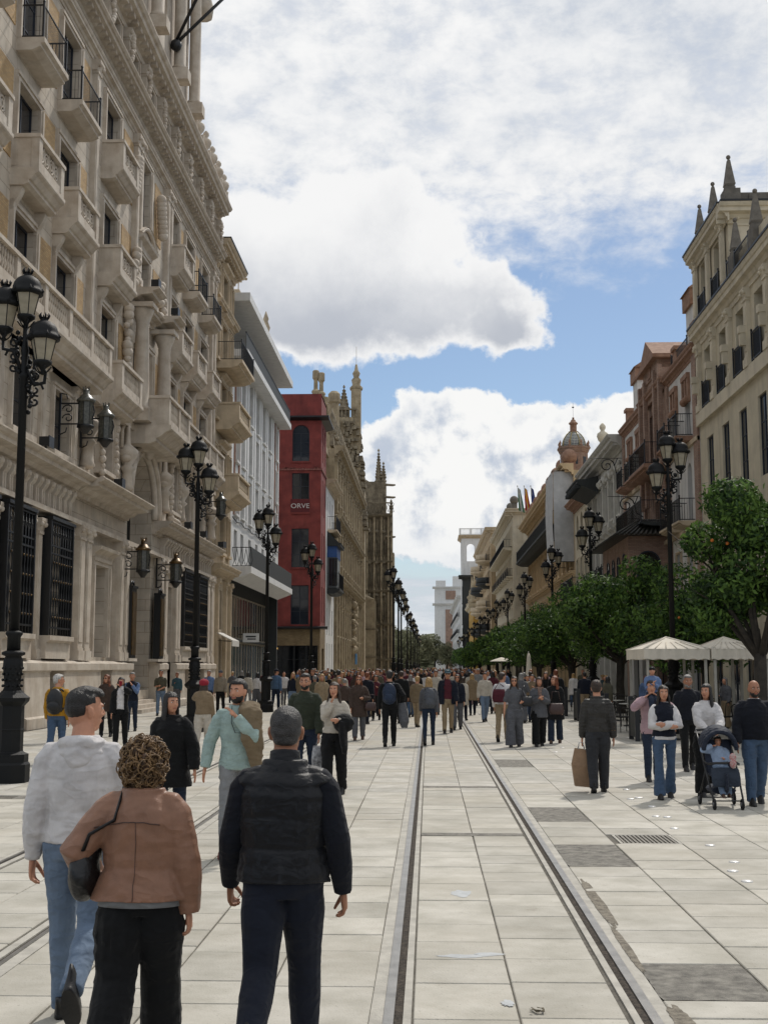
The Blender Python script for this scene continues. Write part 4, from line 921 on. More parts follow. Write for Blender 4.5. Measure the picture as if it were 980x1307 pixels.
m = MB(); wall(m, fr2, 112, 117.5, 5.4, 27.3, SW, .3); m.build('side_wall', M_RED, rb)
for s, z, w, h in SW: window(rb, fr2, s, z, w, h, -.2, M_FRAME, M_GLASSD, bars=2, mull=0)
q = MB(); fbox(q, F, RX0, RX1, -5.5, -5.3, 5.4, 27.3); fbox(q, F, RX0, RX1, -5.3, -.1, 27.0, 27.25); q.build('roof', M_RED, rb)
q = MB(); fbox(q, F, RX0, RX1 - .04, -.5, -.48, .0, 27); q.build('dark_backing', M_DARK, rb)  # painted dark to stand for the shaded rooms behind these windows
q = MB(); fprof(q, F, RX0 + 2.6, RX1 + .75, [(0, 24.75), (.7, 24.95), (.7, 25.1), (0, 25.2)]); fprof(q, fr2, 111.9, 117.7, [(.0, 24.74), (.72, 24.96), (.72, 25.09), (0, 25.19)]); q.build('eave', M_IRON, rb)
q = MB(); fbox(q, F, RX0, RX1, 0, .10, 20.05, 20.2); fbox(q, fr2, 112, 117.5, 0, .1, 20.06, 20.19); rr = random.Random(2)
for k in range(40): x = RX0 + 2 + 5 * rr.random(); fbox(q, F, x, x + rr.uniform(.05, .2), .0, .11, 20.2, 20.2 + rr.uniform(.02, .12))
q.build('string_course', mat('flaked_render', '#8d5a52', .9, .4, 8), rb)
q = MB(); fbox(q, F, -12.7, -10.95, .02, .06, 16.05, 17.35); bn = q.build('banner', mat('banner_red', '#5a1418', .7, .1), rb)
def text(body, size, loc, rot, m, par, name='lettering', ext=.01, align='CENTER'):
    cu = bpy.data.curves.new(name, 'FONT'); cu.body = body; cu.size = size; cu.extrude = ext; cu.align_x = align
    t = bpy.data.objects.new('tmp', cu); C.objects.link(t)
    dg = bpy.context.evaluated_depsgraph_get(); me = bpy.data.meshes.new_from_object(t.evaluated_get(dg), depsgraph=dg); bpy.data.objects.remove(t)
    me.materials.clear(); me.materials.append(m); o = put(name, me, par, loc); o.rotation_euler = rot; return o
M_LETW = mat('letter_white', '#c8c0bc', .6, .05, bump=0)
t_ = text('ORVE', .62, F.p(-11.82, .08, 16.5), (math.pi / 2, 0, 0), M_LETW, bn); t_.scale = (1.12, 1, 1)
gfo = [(-12.3, 0, 4.4, 3.85), ]
m = MB(); wall(m, F, RX0, RX1, 0, 5.4, gfo, .4); m.build('ground_floor_wall', M_BRKT, rb); m = MB(); wall(m, fr2, 112, 117.5, 0, 5.4, [(115, 0, 2.2, 3.6)], .4); m.build('ground_floor_side', M_BRKT, rb)
for i in range(4): window(rb, F, -12.3 - 1.65 + 1.1 * i, 0, 1.08, 3.85, -.35, M_IRON, M_GLASSD, bars=2, mull=0)
window(rb, fr2, 115, 0, 2.2, 3.6, -.35, M_IRON, M_GLASSD)
q = MB(); fprof(q, F, RX0, RX1 + .7, [(0, 5.3), (.6, 5.4), (.6, 5.55), (0, 5.6)]); q.build('ledge', M_IRON, rb)
q = MB(); fbox(q, F, -14.55, -14.0, 0, .4, 6.9, 7.7); q.build('air_conditioner', M_FRAMEW, rb)
lampbit = mat('lit_lamp', '#ffd27a', .5, 0, bump=0); lampbit.node_tree.nodes['Principled BSDF'].inputs['Emission Color'].default_value = (1, .6, .2, 1); lampbit.node_tree.nodes['Principled BSDF'].inputs['Emission Strength'].default_value = 1.5
q = MB(); fbox(q, F, -14.3, -13.8, .0, .12, 3.5, 3.65); q.build('entrance_lamp', lampbit, rb)
# ---- slim white house with blue glazed bay
hb = empty('bay_window_house'); tag(hb, 'slim white house with iron balconies and a blue glazed bay beside the red building', 'house')
ops = [(s, z, .8, h) for s in (119.5, 122.5, 125.6) for z, h in ((1.0, 3.2), (5.0, 2.6), (9.6, 3.4), (15.4, 3.2))]
m = MB(); wall(m, fr2, 117.55, 128, 0, 19.6, ops, .3); m.build('wall', M_WHT, hb); mass(hb, fr2, 117.55, 128, 0, 19.6, 8, M_WHT)
for o_ in ops: window(hb, fr2, *o_, -.25, M_FRAME, M_GLASSD)
cornice(hb, fr2, 117.5, 128.2, 19.4, M_TANL, 1.0, .7)
q = MB(); fbox(q, fr2, 119.6, 124.2, 0, .9, 9.6, 13.6); q.build('bay', mat('bay_grey', '#7b7f80', .6, .1), hb)
q = MB(); fbox(q, fr2, 119.5, 124.3, -.02, .95, 12.6, 13.7); q.build('blue_panel', mat('bay_blue', '#26508c', .5, .1), hb)
for i in range(3): window(hb, FRONT(119.55), -9.6 + .28 * i, 9.8, .26, 2.7, .0, M_FRAME, M_GLASS, bars=0, mull=0, fw=.04)
q = MB(); fprof(q, fr2, 119.2, 124.7, [(0, 13.7), (1.3, 13.7), (1.3, 13.85), (0, 15.2)]); 
for k in range(12): fbox(q, fr2, 119.3 + .45 * k, 119.45 + .45 * k, 1.0, 1.35, 13.86, 14.0)
q.build('tiled_hood', M_SHUT, hb)
iron_balcony(hb, fr2, 122, 15.3, 5.4, .9, 1.3, M_TANL, .3); iron_balcony(hb, fr2, 122, 9.5, 5.6, 1.2, 1.5, M_SHUT, .5)
q = MB(); fbox(q, LEFT(-11.2), 117.6, 128, -8, 0, 0, 24.5); fbox(q, LEFT(-11.2), 117.4, 128, 0, .7, 24.0, 24.6)
for s in (119, 121.5, 124, 126.5): fbox(q, LEFT(-11.2), s, s + .9, .0, .04, 20.6, 22.8)
M_SAND = mat('cathedral_sandstone', '#a89a80', .9, .2, 1.1, .5, 16, col2='#84765f', streak=.45, coord='World'); M_SANDD = mat('cathedral_dark_stone', '#8f8470', .9, .28, 1.4, .6, 14, col2='#62594a', streak=.5, coord='World')
q.build('upper_house', M_SAND, hb)
# ---- long tan church flank
cb = empty('church_flank'); tag(cb, 'long tan sandstone church flank with two cornices and rows of small windows', 'church')
ops = [(130.8 + 3.9 * i, z, .95, h) for i in range(12) for z, h in ((5.2, 3.2), (13.0, 2.6), (19.6, 2.8))]
m = MB(); wall(m, fr2, 128.05, 176, 0, 25, ops, .4); m.build('wall', M_SAND, cb); mass(cb, fr2, 128.05, 176, 0, 25, 14, M_SAND)
for o_ in ops: window(cb, fr2, *o_, -.35, M_IRON, M_GLASSD, bars=1, mull=0)
for i in range(12): 
    for z in (5.2, 13.0, 19.6): surround(cb, fr2, 130.8 + 3.9 * i, z, .95, 2.7, M_SAND, .25, .15, hood=True)
for i in range(13):
    for a, c in ((.3, 10.6), (11.6, 17.0), (18.1, 24.2)): pilaster(cb, fr2, 128.85 + 3.9 * i, a, c, .7, M_SAND, .3)
cornice(cb, fr2, 128, 176.3, 10.6, M_SAND, .9, .8); cornice(cb, fr2, 128, 176.3, 17.0, M_SAND, .9, .9); cornice(cb, fr2, 128, 176.3, 24.2, M_SAND, 1.1, 1.1)
balustrade(cb, fr2, 128.2, 176, 25.3, M_SANDD, 1.5, -.3, 3.9, coarse=True)
for i in range(13): q = MB(); p = fr2.p(128.4 + 3.9 * i, -.3, 26.6); q.lathe([(.45, 0), (.5, .4), (.25, .6), (.42, 1.1), (.2, 1.6), (.28, 1.8), (.04, 2.8)], 8, p); q.build('pinnacle', M_SANDD, cb)
q = MB(); rr = random.Random(4)
for k in range(30): q.ball(fr2.p(156 + rr.uniform(-1.6, 1.6), .4, 6.5 + rr.uniform(-3, 3.4)), rr.uniform(.3, .6), 7, 5)
q.build('carved_relief', M_SAND, cb)
q = MB(); fbox(q, fr2, 160, 162.5, .3, .45, 2.2, 3.6); q.build('blue_notice', mat('notice_blue', '#2a6fa0', .5, .05), cb)
# ---- gothic tower behind
def crocket_spire(q, c, r, z0, z1, n=8):
    q.lathe([(r, z0), (r * 1.12, z0 + .25), (r * .85, z0 + .4), (.06, z1 - .5), (.22, z1 - .35), (.05, z1)], n, (c[0], c[1], 0), smooth=False)
    k = int((z1 - z0) / .55)
    for i in range(1, k):
        t = i / k; rr_ = r * .85 * (1 - t)
        for a in range(4): an = a * math.pi / 2 + .78; q.ball((c[0] + (rr_ + .08) * math.cos(an), c[1] + (rr_ + .08) * math.sin(an), z0 + .4 + (z1 - z0 - .8) * t), .13 + .1 * (1 - t), 5, 4)
gt = empty('gothic_tower'); tag(gt, 'weathered gothic buttress tower with pinnacles rising behind the church flank', 'tower')
q = MB(); q.box(-15.4, -10.7, 181, 187, 0, 38); q.box(-15.0, -11.2, 180.6, 187, 20, 39.2); q.box(-11.0, -10.1, 181.3, 186, 0, 33); q.box(-10.3, -9.5, 181.5, 185, 0, 28); q.build('body', M_SAND, gt)
q = MB(); rr = random.Random(8)
for k in range(150):                                              # blind tracery, gargoyles, worn ledges
    x = rr.uniform(-15.2, -10.6); z = rr.uniform(22, 38.5); w = rr.uniform(.1, .5); q.box(x, x + w, 180.3 - rr.uniform(0, .4), 181.1 + rr.uniform(0, .3), z, z + rr.uniform(.15, .9))
for k in range(60):
    z = rr.uniform(22, 37); x = -10.6 + (38 - z) * .07; q.box(x - .2, x + rr.uniform(.2, .7), 181.2 + rr.uniform(-.15, .15), 183 + rr.random(), z, z + rr.uniform(.15, .5))
for z in (24, 28, 32, 35.5): q.box(-15.6, -10.4, 180.3, 187.2, z, z + .35)
o = q.build('tracery', M_SANDD, gt); o['kind'] = 'stuff'
q = MB()
for k in range(9): x = -15.2 + .56 * k; q.box(x, x + .16, 180.5, 180.7, 39.2, 40.3)
q.box(-15.4, -10.7, 180.4, 180.8, 40.3, 40.5); q.build('parapet', M_SANDD, gt)
q = MB(); q.box(-13.4, -11.9, 180.8, 182.4, 39.2, 40.8); crocket_spire(q, (-12.65, 181.6), .85, 40.6, 44.4); q.build('spire', M_SANDD, gt)
q = MB(); q.box(-11.52, -10.08, 180.85, 182.6, 34, 43.6); q.lathe([(.95, 43.6), (1.0, 44), (.6, 44.4), (.75, 45.2), (.4, 45.6), (.6, 46.2), (.3, 46.7), (.15, 47.6)], 8, (-10.8, 181.8, 0)); q.bar((-10.8, 181.8, 47.5), (-10.8, 181.8, 50.4), .04); q.build('turret', M_SAND, gt)
# stone chimneys / turrets above the red building
ct = empty('column_turrets'); tag(ct, 'cluster of pale stone column turrets rising above the red building roof', 'turret')
Y = 150.0
for x, z1, r in ((-14.0, 38.9, .36), (-13.3, 38.6, .36), (-12.75, 35.5, .28), (-12.3, 34.6, .26), (-14.3, 33.8, .3)): q = MB(); q.lathe([(r * 1.3, 28), (r * 1.3, z1 - 2.9), (r * 1.5, z1 - 2.8), (r * 1.4, z1 - 2.6), (r * .75, z1 - 2.4), (r * .7, z1 - 1.3), (r * .95, z1 - 1.15), (r * 1.2, z1 - 1.0), (r * 1.15, z1 - .1), (r * .9, z1)], 8, (x, Y, 0), smooth=False); q.build('turret_shaft', M_SAND, ct)
q = MB(); q.box(-15, -11.8, Y - .5, Y + 4, 0, 32.5); q.build('base_block', M_SAND, ct)
q = MB(); q.lathe([(.6, 25), (.6, 32.4), (.75, 32.6), (.7, 33.6), (.4, 33.9)], 8, (-10.9, 140, 0), smooth=False); q.build('turret_shaft', M_SAND, ct)
rf = empty('roof_house'); tag(rf, 'grey pitched roof with two chimneys showing between white block and red building', 'house')
q = MB(); q.box(-26, -17.2, 122, 136, 0, 29.2); q.build('wall', M_TAN, rf)
q = MB(); q.add([(-26, 121.6, 29), (-17.0, 121.6, 29), (-17.0, 137, 29), (-26, 137, 29), (-22, 126, 34), (-22, 133, 34)], [(0, 1, 4), (1, 2, 5, 4), (2, 3, 5), (3, 0, 4, 5)])
for k in range(24): t = k / 24; q.bar((-17.0 - 5 * t * 0 - .0, 121.6 + 15.4 * t, 29.06), (-22 , 126 + 7 * t, 34.05), .06)
q.build('roof', mat('slate', '#6c6860', .8, .2, 3, .3, 30), rf)
for x in (-17.9, -19.3): q = MB(); q.lathe([(.55, 29), (.55, 32.6), (.62, 32.7), (.62, 33), (.45, 33.1)], 4, (x, 123, 0), smooth=False, rot=.78); q.build('chimney', M_TANL, rf)
# ---- cathedral corner
kb = empty('cathedral_corner'); tag(kb, 'gothic cathedral corner in dark weathered sandstone with slender crocketed pinnacles', 'cathedral')
Fc = FRONT(195.0)
q = MB(); q.box(-10.6, -5.9, 195, 199, 0, 26.4); q.box(-10.2, -6.8, 195.3, 199, 26.4, 31.6); q.box(-13, -10.6, 196, 199, 0, 29); q.build('body', M_SANDD, kb)
q = MB()
for x in (-10.55, -9.9, -8.75, -7.6, -6.5, -5.95): fbox(q, Fc, x, x + .3, 0, .45, 0, 25.8)
for x in (-9.4, -8.2, -7.1): fbox(q, Fc, x, x + .12, 0, .25, 2, 25.4)
for x in (-5.95,): fbox(q, Fc, x, x + .5, -3.6, .3, 0, 20)
q.build('buttress_shaft', M_SAND, kb)
for z, p in ((2.6, .5), (8.2, .55), (13.5, .5), (18.2, .55), (25.6, .8)): cornice(kb, Fc, -10.8, -5.7, z, M_SANDD, p + .2, .5, name='string_course')
q = MB()
for x in (-9.35, -8.2, -7.05):
    for z0 in (9.2, 14.4, 19.4, 3.6):
        for t in (0, .4): q.tube([(x - .32, 194.6 - t * .2, z0), (x - .32, 194.6, z0 + 2.4), (x - .15, 194.6, z0 + 3.1), (x, 194.6, z0 + 3.7), (x + .15, 194.6, z0 + 3.1), (x + .32, 194.6, z0 + 2.4), (x + .32, 194.6, z0)], .07, 4)
        q.ball((x, 194.55, z0 + 4.0), .28, 6, 5); q.box(x - .2, x + .2, 194.75, 194.9, z0, z0 + 2.6)
q.build('blind_arcade', M_SANDD, kb)
q = MB()
for k in range(11): x = -10.5 + .46 * k; q.bar((x, 194.4, 26.5), (x + .46, 194.4, 27.9), .06); q.bar((x + .46, 194.4, 26.5), (x, 194.4, 27.9), .06)
q.box(-10.7, -5.6, 194.3, 194.5, 27.9, 28.1); q.build('pierced_parapet', M_SANDD, kb)
for x, y, r, z0, z1 in ((-8.0, 196.5, .55, 31.6, 37.2), (-7.2, 196.2, .42, 31.6, 35.0), (-10.0, 196, .4, 28, 32), (-5.9, 194.6, .25, 26.4, 28.6), (-6.0, 195, .22, 23, 25)): q = MB(); q.lathe([(r, z0 - 3), (r, z0)], 6, (x, y, 0), smooth=False); crocket_spire(q, (x, y), r * 1.1, z0, z1, 6); q.build('pinnacle', M_SANDD, kb)
for z in (31.0, 29.0, 22.6, 16.8): q = MB(); q.tube([(-6.9, 194.8, z), (-5.6, 194.7, z - .1), (-5.2, 194.7, z - .05)], [.22, .2, .12], 6); q.build('gargoyle', M_SANDD, kb)
q = MB(); q.prof([(196, 28), (196, 33.2), (197, 33.6), (197, 28)], -13, -10.3); q.add([(-13.5, 196.4, 34.4), (-9.0, 196.4, 31.4), (-9.0, 196.4, 30.4), (-13.5, 196.4, 31.0), (-13.5, 197.2, 34.4), (-9.0, 197.2, 31.4), (-9.0, 197.2, 30.4), (-13.5, 197.2, 31.0)], [(0, 1, 2, 3), (4, 5, 6, 7), (0, 1, 5, 4), (3, 2, 6, 7)]); q.build('flying_buttress', M_SANDD, kb)
q = MB(); q.box(-10.3, -8.3, 189.5, 195, 0, 12.2); q.add([(-10.4, 189.4, 12.2), (-8.2, 189.4, 12.2), (-8.2, 195, 12.2), (-10.4, 195, 13.6), (-10.4, 189.4, 12.9)], [(0, 1, 4), (1, 2, 3, 4)]); q.build('annex', M_SAND, kb)
for z in (3.2, 7.5): cornice(kb, FRONT(189.5), -10.4, -8.2, z, M_SANDD, .3, .3, name='string_course')
# ------------------------------------------------------------------ right side of the avenue
FR = RIGHT(13.0)
def row(b, fr, s0, s1, ztop, wm, tm, rows_, n, depth=15, rec=.35, fm=None, gm=None, margin=.6, sur=True, z0=0, roofm=None, hoods=()):
    """regular storeys: rows of (z, w, h, balcony kind or None, arch)"""
    step = (s1 - s0 - 2 * margin) / n; C_ = [s0 + margin + step * (i + .5) for i in range(n)]; ops = []
    for r in rows_:
        for s in C_: ops.append((s, r[0], r[1], r[2], len(r) > 4 and r[4]))
    m = MB(); wall(m, fr, s0, s1, z0, ztop, ops, rec); m.build('wall', wm, b); mass(b, fr, s0, s1, z0, ztop, depth, wm, roofm)
    for r in rows_:
        for s in C_:
            ar = len(r) > 4 and r[4]; window(b, fr, s, r[0], r[1], r[2], -rec + .05, fm, gm, arch=ar, bars=2, mull=1)
            if sur and not ar: surround(b, fr, s, r[0], r[1], r[2], tm, .14, .07, hood=(r[0] in hoods) or None)
            k = r[3] if len(r) > 3 else None
            if k == 'iron': iron_balcony(b, fr, s, r[0], r[1] + .7, .7, 1.0, tm, .22)
            elif k == 'solid': iron_balcony(b, fr, s, r[0], r[1] + .7, .7, 1.0, tm, .22, solid=True)
            elif k == 'juliet': q = shared(('jul', r[1]), 'railing', M_IRON, lambda m_: (railing_shape(m_, r[1] + .1, 1.15, .12, step=.1), m_.box(-r[1]/2, r[1]/2, -.09, -.08, .08, 1.1))); put('railing', q, b, fr.p(s, .05, r[0]), fr.rz)
    return C_
# ---- cream corner building with obelisks
M_CRM = mat('cream_render', '#c4baa3', .85, .10, 1.2, .2, 26, streak=.35, coord='World'); M_CRML = mat('cream_trim', '#ccc2ac', .8, .1, 1.2, .2, 26, streak=.3, coord='World'); M_OBL = mat('grey_obelisk', '#6f6a62', .85, .25, 2, .3, 20)
r1 = empty('cream_building'); tag(r1, 'tall cream building with grey obelisks on its parapet and dark iron railings', 'building')
cs = [56.0 - 2.95 * i for i in range(7)]
ops = [(s, 13.95, 1.25, 2.75) for s in cs] + [(s, 9.3, 1.25, 3.2) for s in cs] + [(s, 4.9, 1.25, 2.9) for s in cs] + [(s, .05, 1.9, 3.6) for s in cs]
m = MB(); wall(m, FR, 34.0, 58.0, 0, 17.2, ops, .5); m.build('wall', M_CRM, r1); mass(r1, FR, 34, 58, 0, 17.2, 18, M_CRM)
for i, (s, z, w, h) in enumerate(ops):
    if z in (13.95,): window(r1, FR, s, z, w, h, -.45, M_IRON, M_GLASSD, bars=2); q = shared(('jul', w), 'railing', M_IRON, lambda m_: (railing_shape(m_, w + .1, 1.15, .12, step=.1), m_.box(-w/2, w/2, -.09, -.08, .08, 1.1))); put('railing', q, r1, FR.p(s, .02, z), FR.rz)
    else: window(r1, FR, s, z, w, h, -.12, M_FRAME, M_GLASS, bars=2)
for s in cs:
    pilaster(r1, FR, s + 1.47, 13.9, 17.15, .5, M_CRML, .16); q = MB(); q.box(-.16, .16, -.3, 0, 0, .3); q.box(-.12, .12, -.25, 0, -.5, 0); q.build('console', M_CRML, r1, FR.p(s + 1.47, .16, 15.3), FR.rz)
band(r1, FR, 34, 58.05, 13.3, 13.9, .18, M_CRML); cornice(r1, FR, 34, 58.1, 17.1, M_CRML, .45, .9, lip=M_IRON)
# upper tier at the far corner
ts = [(56.4, 18.2, 1.25, 2.7), (53.7, 18.2, 1.25, 2.7)]
m = MB(); wall(m, FR, 51.6, 58.0, 18.0, 21.5, ts, .5, -.05); m.build('tier_wall', M_CRM, r1)
q = MB(); q.add([(13.05, 51.6, 18), (26, 51.6, 18), (26, 51.6, 21.5), (13.05, 51.6, 21.5)], [(0, 1, 2, 3)]); q.add([(13.05, 58, 18), (26, 58, 18), (26, 58, 21.5), (13.05, 58, 21.5)], [(0, 1, 2, 3)]); q.add([(13.05, 51.6, 21.5), (26, 51.6, 21.5), (26, 58, 21.5), (13.05, 58, 21.5)], [(0, 1, 2, 3)]); q.build('tier_flank', M_CRM, r1)
q = MB(); q.add([(13.6, 51.7, 18), (13.6, 57.9, 18), (13.6, 57.9, 21.4), (13.6, 51.7, 21.4)], [(0, 1, 2, 3)]); q.build('dark_backing', M_DARK, r1)  # black backing of the tier, shade of its rooms given as colour
for s, z, w, h in ts: window(r1, FR, s, z, w, h, -.5, M_IRON, M_GLASSD, bars=1); q = shared(('jul', w), 'railing', M_IRON, None); put('railing', q, r1, FR.p(s, -.02, z), FR.rz)
for s in (57.7, 55.05, 52.3): pilaster(r1, FR, s, 18.0, 21.4, .5, M_CRML, .14)
F16 = FRONT(51.6); pilaster(r1, F16, 13.9, 18.0, 21.4, .9, M_CRML, .12); pilaster(r1, F16, 17.2, 18.0, 21.4, .9, M_CRML, .12)
cornice(r1, FR, 51.1, 58.25, 21.0, M_CRML, .5, .75, lip=M_IRON); cornice(r1, F16, 12.55, 26, 21.0, M_CRML, .8, .74, lip=M_IRON)
q = MB(); fbox(q, FR, 51.5, 58.1, -.5, -.1, 21.85, 22.5); fbox(q, F16, 13.1, 26, -.4, -.05, 21.85, 22.45)
for s in (51.9, 54.9, 57.7): fbox(q, FR, s - .43, s + .43, -.62, .05, 21.8, 22.6)
for s in (15, 18.4): fbox(q, F16, s - 1, s + 1, -.05, .06, 22.0, 22.35)
q.build('parapet', M_OBL, r1)
for s in (51.9, 54.9, 57.7): obelisk(r1, FR.p(s, -.25, 22.35), M_OBL, .6)
q = MB(); fbox(q, FR, 34, 51.5, -.5, -.1, 18.0, 19.2); q.build('lower_parapet', M_CRML, r1)
for s in (50.6, 47.4, 44.2): obelisk(r1, FR.p(s, -.1, 19.0), M_OBL, .6); q = MB(); fbox(q, FR, s - .35, s + .35, -.5, .15, 18.0, 19.3); q.build('parapet_pier', M_OBL, r1)
for s0_, s1_ in ((51.1, 51.5), (47.9, 50.1)): q = MB(); railing_shape(q, s1_ - s0_, 1.1, .05); q.build('railing', M_IRON, r1, FR.p((s0_ + s1_) / 2, .05, 18.1), FR.rz)
# ---- white and brick house with central gable
M_WH2 = mat('white_stucco', '#cfcdc9', .8, .08, 1.5, .15, 30, streak=.35, coord='World'); M_TERRA = mat('terracotta', '#957663', .85, .2, 3, .35, 24, col2='#7c5d4a', coord='World'); M_BRK2 = brickpanel('rose_brick', '#ab8e7c', '#967565', '#85766a', 1.0, .25, .075)
r2 = empty('gabled_brick_house'); tag(r2, 'white house with rose brick gabled centre, iron balconies and tiled bay roof', 'house')
def r2part(s0, s1, wins, wm):
    m = MB(); wall(m, FR, s0, s1, 0, 17.0, wins, .35); m.build('wall', wm, r2)
wA = [(s, 13.2, 1.1, 2.9) for s in (60.6, 63.6)] + [(s, 9.0, 1.0, 3.0, True) for s in (60.6, 63.6)] + [(s, 5.2, 1.1, 2.5) for s in (60.6, 63.6)] + [(s, 0, 2, 3.6) for s in (60.6, 63.6)]
wC = [(s, 13.2, 1.1, 2.9) for s in (74.6, 77.8)] + [(s, 9.0, 1.0, 3.0, True) for s in (74.6, 77.8)] + [(s, 5.2, 1.1, 2.5) for s in (74.6, 77.8)] + [(s, 0, 2, 3.6) for s in (74.6, 77.8)]
wB = [(s, 13.0, 1.2, 3.4) for s in (67.9, 70.4)] + [(69.2, 9.0, 1.6, 3.0), (69.2, 0, 3, 3.6)]
r2part(58.05, 65.8, wA, M_WH2); r2part(72.6, 80.6, wC, M_WH2); r2part(65.8, 72.6, wB, M_BRK2); mass(r2, FR, 58.05, 80.6, 0, 17.0, 16, M_WH2)
for o_ in wA + wB + wC: window(r2, FR, *o_[:4], -.3, M_FRAME, M_GLASSD, arch=len(o_) > 4)
for s in (60.6, 63.6, 74.6, 77.8):
    q = shared('mud', 'brick_lattice', M_TERRA, lambda m: (m.box(-.75, -.5, -.14, 0, 0, 1.2), m.box(.5, .75, -.14, 0, 0, 1.2), m.box(-.12, .12, -.14, -.02, .1, 1.2), m.box(-.75, .75, -.18, 0, 1.2, 1.45), [m.ball((x, -.1, .15), .2, 7, 5) for x in (-.5, 0, .5)])); put('brick_lattice', q, r2, FR.p(s, 0, 15.0), FR.rz)
    iron_balcony(r2, FR, s, 13.2, 1.9, .8, 1.1, M_TERRA, .25); iron_balcony(r2, FR, s, 9.0, 1.9, .75, 1.1, M_TANL, .25); surround(r2, FR, s, 5.2, 1.1, 2.5, M_TANL, .12, .06)
for a, b_ in ((58.1, 59.0), (65.2, 65.8), (72.6, 73.2), (80.0, 80.6)): q = MB(); fbox(q, FR, a, b_, 0, .12, 0, 17.0); q.build('brick_quoin', M_BRK2, r2)
for z in (12.7, 8.5, 4.6): band(r2, FR, 58.1, 80.6, z, z + .22, .18, M_TANL)
cornice(r2, FR, 58.1, 65.5, 16.9, M_TERRA, .35, .6); cornice(r2, FR, 72.9, 80.7, 16.9, M_TERRA, .35, .6); cornice(r2, FR, 65.5, 72.9, 17.0, M_TERRA, .45, .6)
q = MB(); fbox(q, FR, 65.9, 72.5, -3, .2, 17.0, 18.2); fbox(q, FR, 66.9, 71.2, -3, .28, 18.2, 19.1)
for s in (66.1, 67.6, 70.6, 72.2): fbox(q, FR, s - .2, s + .2, .2, .42, 11, 18.4)
q.build('gable_wall', M_BRK2, r2)
q = MB(); a0, a1, zt = 66.6, 71.5, 19.1; q.add([FR.p(a0, .5, zt), FR.p(a1, .5, zt), FR.p((a0 + a1) / 2, .5, zt + 1.35), FR.p(a0, -3, zt), FR.p(a1, -3, zt), FR.p((a0 + a1) / 2, -3, zt + 1.35)], [(0, 1, 2), (3, 5, 4), (0, 2, 5, 3), (1, 4, 5, 2), (0, 3, 4, 1)]); q.build('gable', M_TERRA, r2)
q = MB(); fbox(q, FR, a0 - .3, a1 + .3, -3, .6, 18.9, 19.1); fbox(q, FR, 68.7, 69.5, .28, .33, 18.3, 18.9); q.build('gable_cornice', M_TERRA, r2)
iron_balcony(r2, FR, 69.2, 13.0, 5.0, 1.1, 1.2, M_TERRA, .45); iron_balcony(r2, FR, 70.4, 9.7, 8.6, 1.5, 1.2, M_SHUT, .2)
for s0_, z0_, z1_ in ((60.9, 17.5, 20.0), (77.3, 17.5, 20.0)):
    q = MB(); fbox(q, FR, s0_ - .8, s0_ + .8, -1.9, -.3, 17, z1_); q.build('chimney', M_WH2, r2); q = MB(); fbox(q, FR, s0_ - .95, s0_ + .95, -2.05, -.15, z1_, z1_ + .8); fprof(q, FR, s0_ - 1.05, s0_ + 1.05, [(-2.15, z1_ + .8), (-.05, z1_ + .8), (-1.1, z1_ + 1.5)]); q.build('chimney_cap', M_TERRA, r2)
for s in (59.2, 64, 73.6, 79.8): q = MB(); fbox(q, FR, s - .35, s + .35, -.8, -.1, 17.3, 18.6); fbox(q, FR, s - .45, s + .45, -.9, 0, 18.6, 18.8); q.build('roof_pier', M_TERRA, r2)
q = MB(); railing_shape(q, 4, 1.0, .05); q.build('roof_railing', M_IRON, r2, FR.p(63, -.2, 17.5), FR.rz)
# tiled bay
q = MB(); a0, a1 = 66.8, 76.6; fbox(q, FR, a0, a1, 0, 2.1, 4.8, 9.0); q.build('bay_wall', M_BRK2, r2)
FB = RIGHT(10.9)
for s in (68.2, 70.2, 72.2, 74.2): window(r2, FB, s, 5.4, 1.0, 2.8, .04, M_FRAME, M_GLASSD, arch=True)
window(r2, FRONT(66.78), 11.95, 5.4, 1.3, 2.8, .04, M_FRAME, M_GLASSD, arch=True)
q = MB(); z0, z1 = 9.0, 9.95; A = [FR.p(a0 - .9, 0, z0), FR.p(a0 - .9, 2.9, z0), FR.p(a1 + .9, 2.9, z0), FR.p(a1 + .9, 0, z0), FR.p(a0 + .8, 1.3, z1), FR.p(a1 - .8, 1.3, z1), FR.p(a0 + .8, 0, z1), FR.p(a1 - .8, 0, z1)]
q.add(A, [(0, 1, 4, 6), (1, 2, 5, 4), (2, 3, 7, 5), (6, 4, 5, 7), (0, 3, 2, 1)])
for k in range(34):                                               # tile rolls
    t = k / 33; s_ = a0 - .9 + (a1 - a0 + 1.8) * t; st = a0 + .8 + (a1 - a0 - 1.6) * t; q.tube([FR.p(s_, 2.92, z0 + .03), FR.p(st, 1.3, z1 + .03)], .07, 5)
for k in range(12): t = k / 11; q.tube([FR.p(a0 - .92, 2.9 * t, z0 + .03), FR.p(a0 + .8, 1.3 * t, z1 + .03)], .07, 5)
q.build('tiled_roof', mat('glazed_tile', '#3c3a34', .5, .4, 4, .3, 20, col2='#1d1c1a'), r2)
for k, (s, z) in enumerate(((73.4, 11.6), (80.8, 15.2))):
    q = MB(); q.tube([(-.0, -1.1 + .5 * (1 - t / 11) * math.cos(t), .5 * (1 - t / 11) * math.sin(t)) for t in np.linspace(0, 9.4, 18)], .04, 5); q.bar((0, 0, .5), (0, -2.2, .5), .03); q.tube([(0, 0, -.8), (0, -.5, -.5), (0, -.6, 0), (0, -.4, .5)], .035, 5); q.build('iron_scroll_bracket', M_IRON, r2, FR.p(s, 0, z), FR.rz)
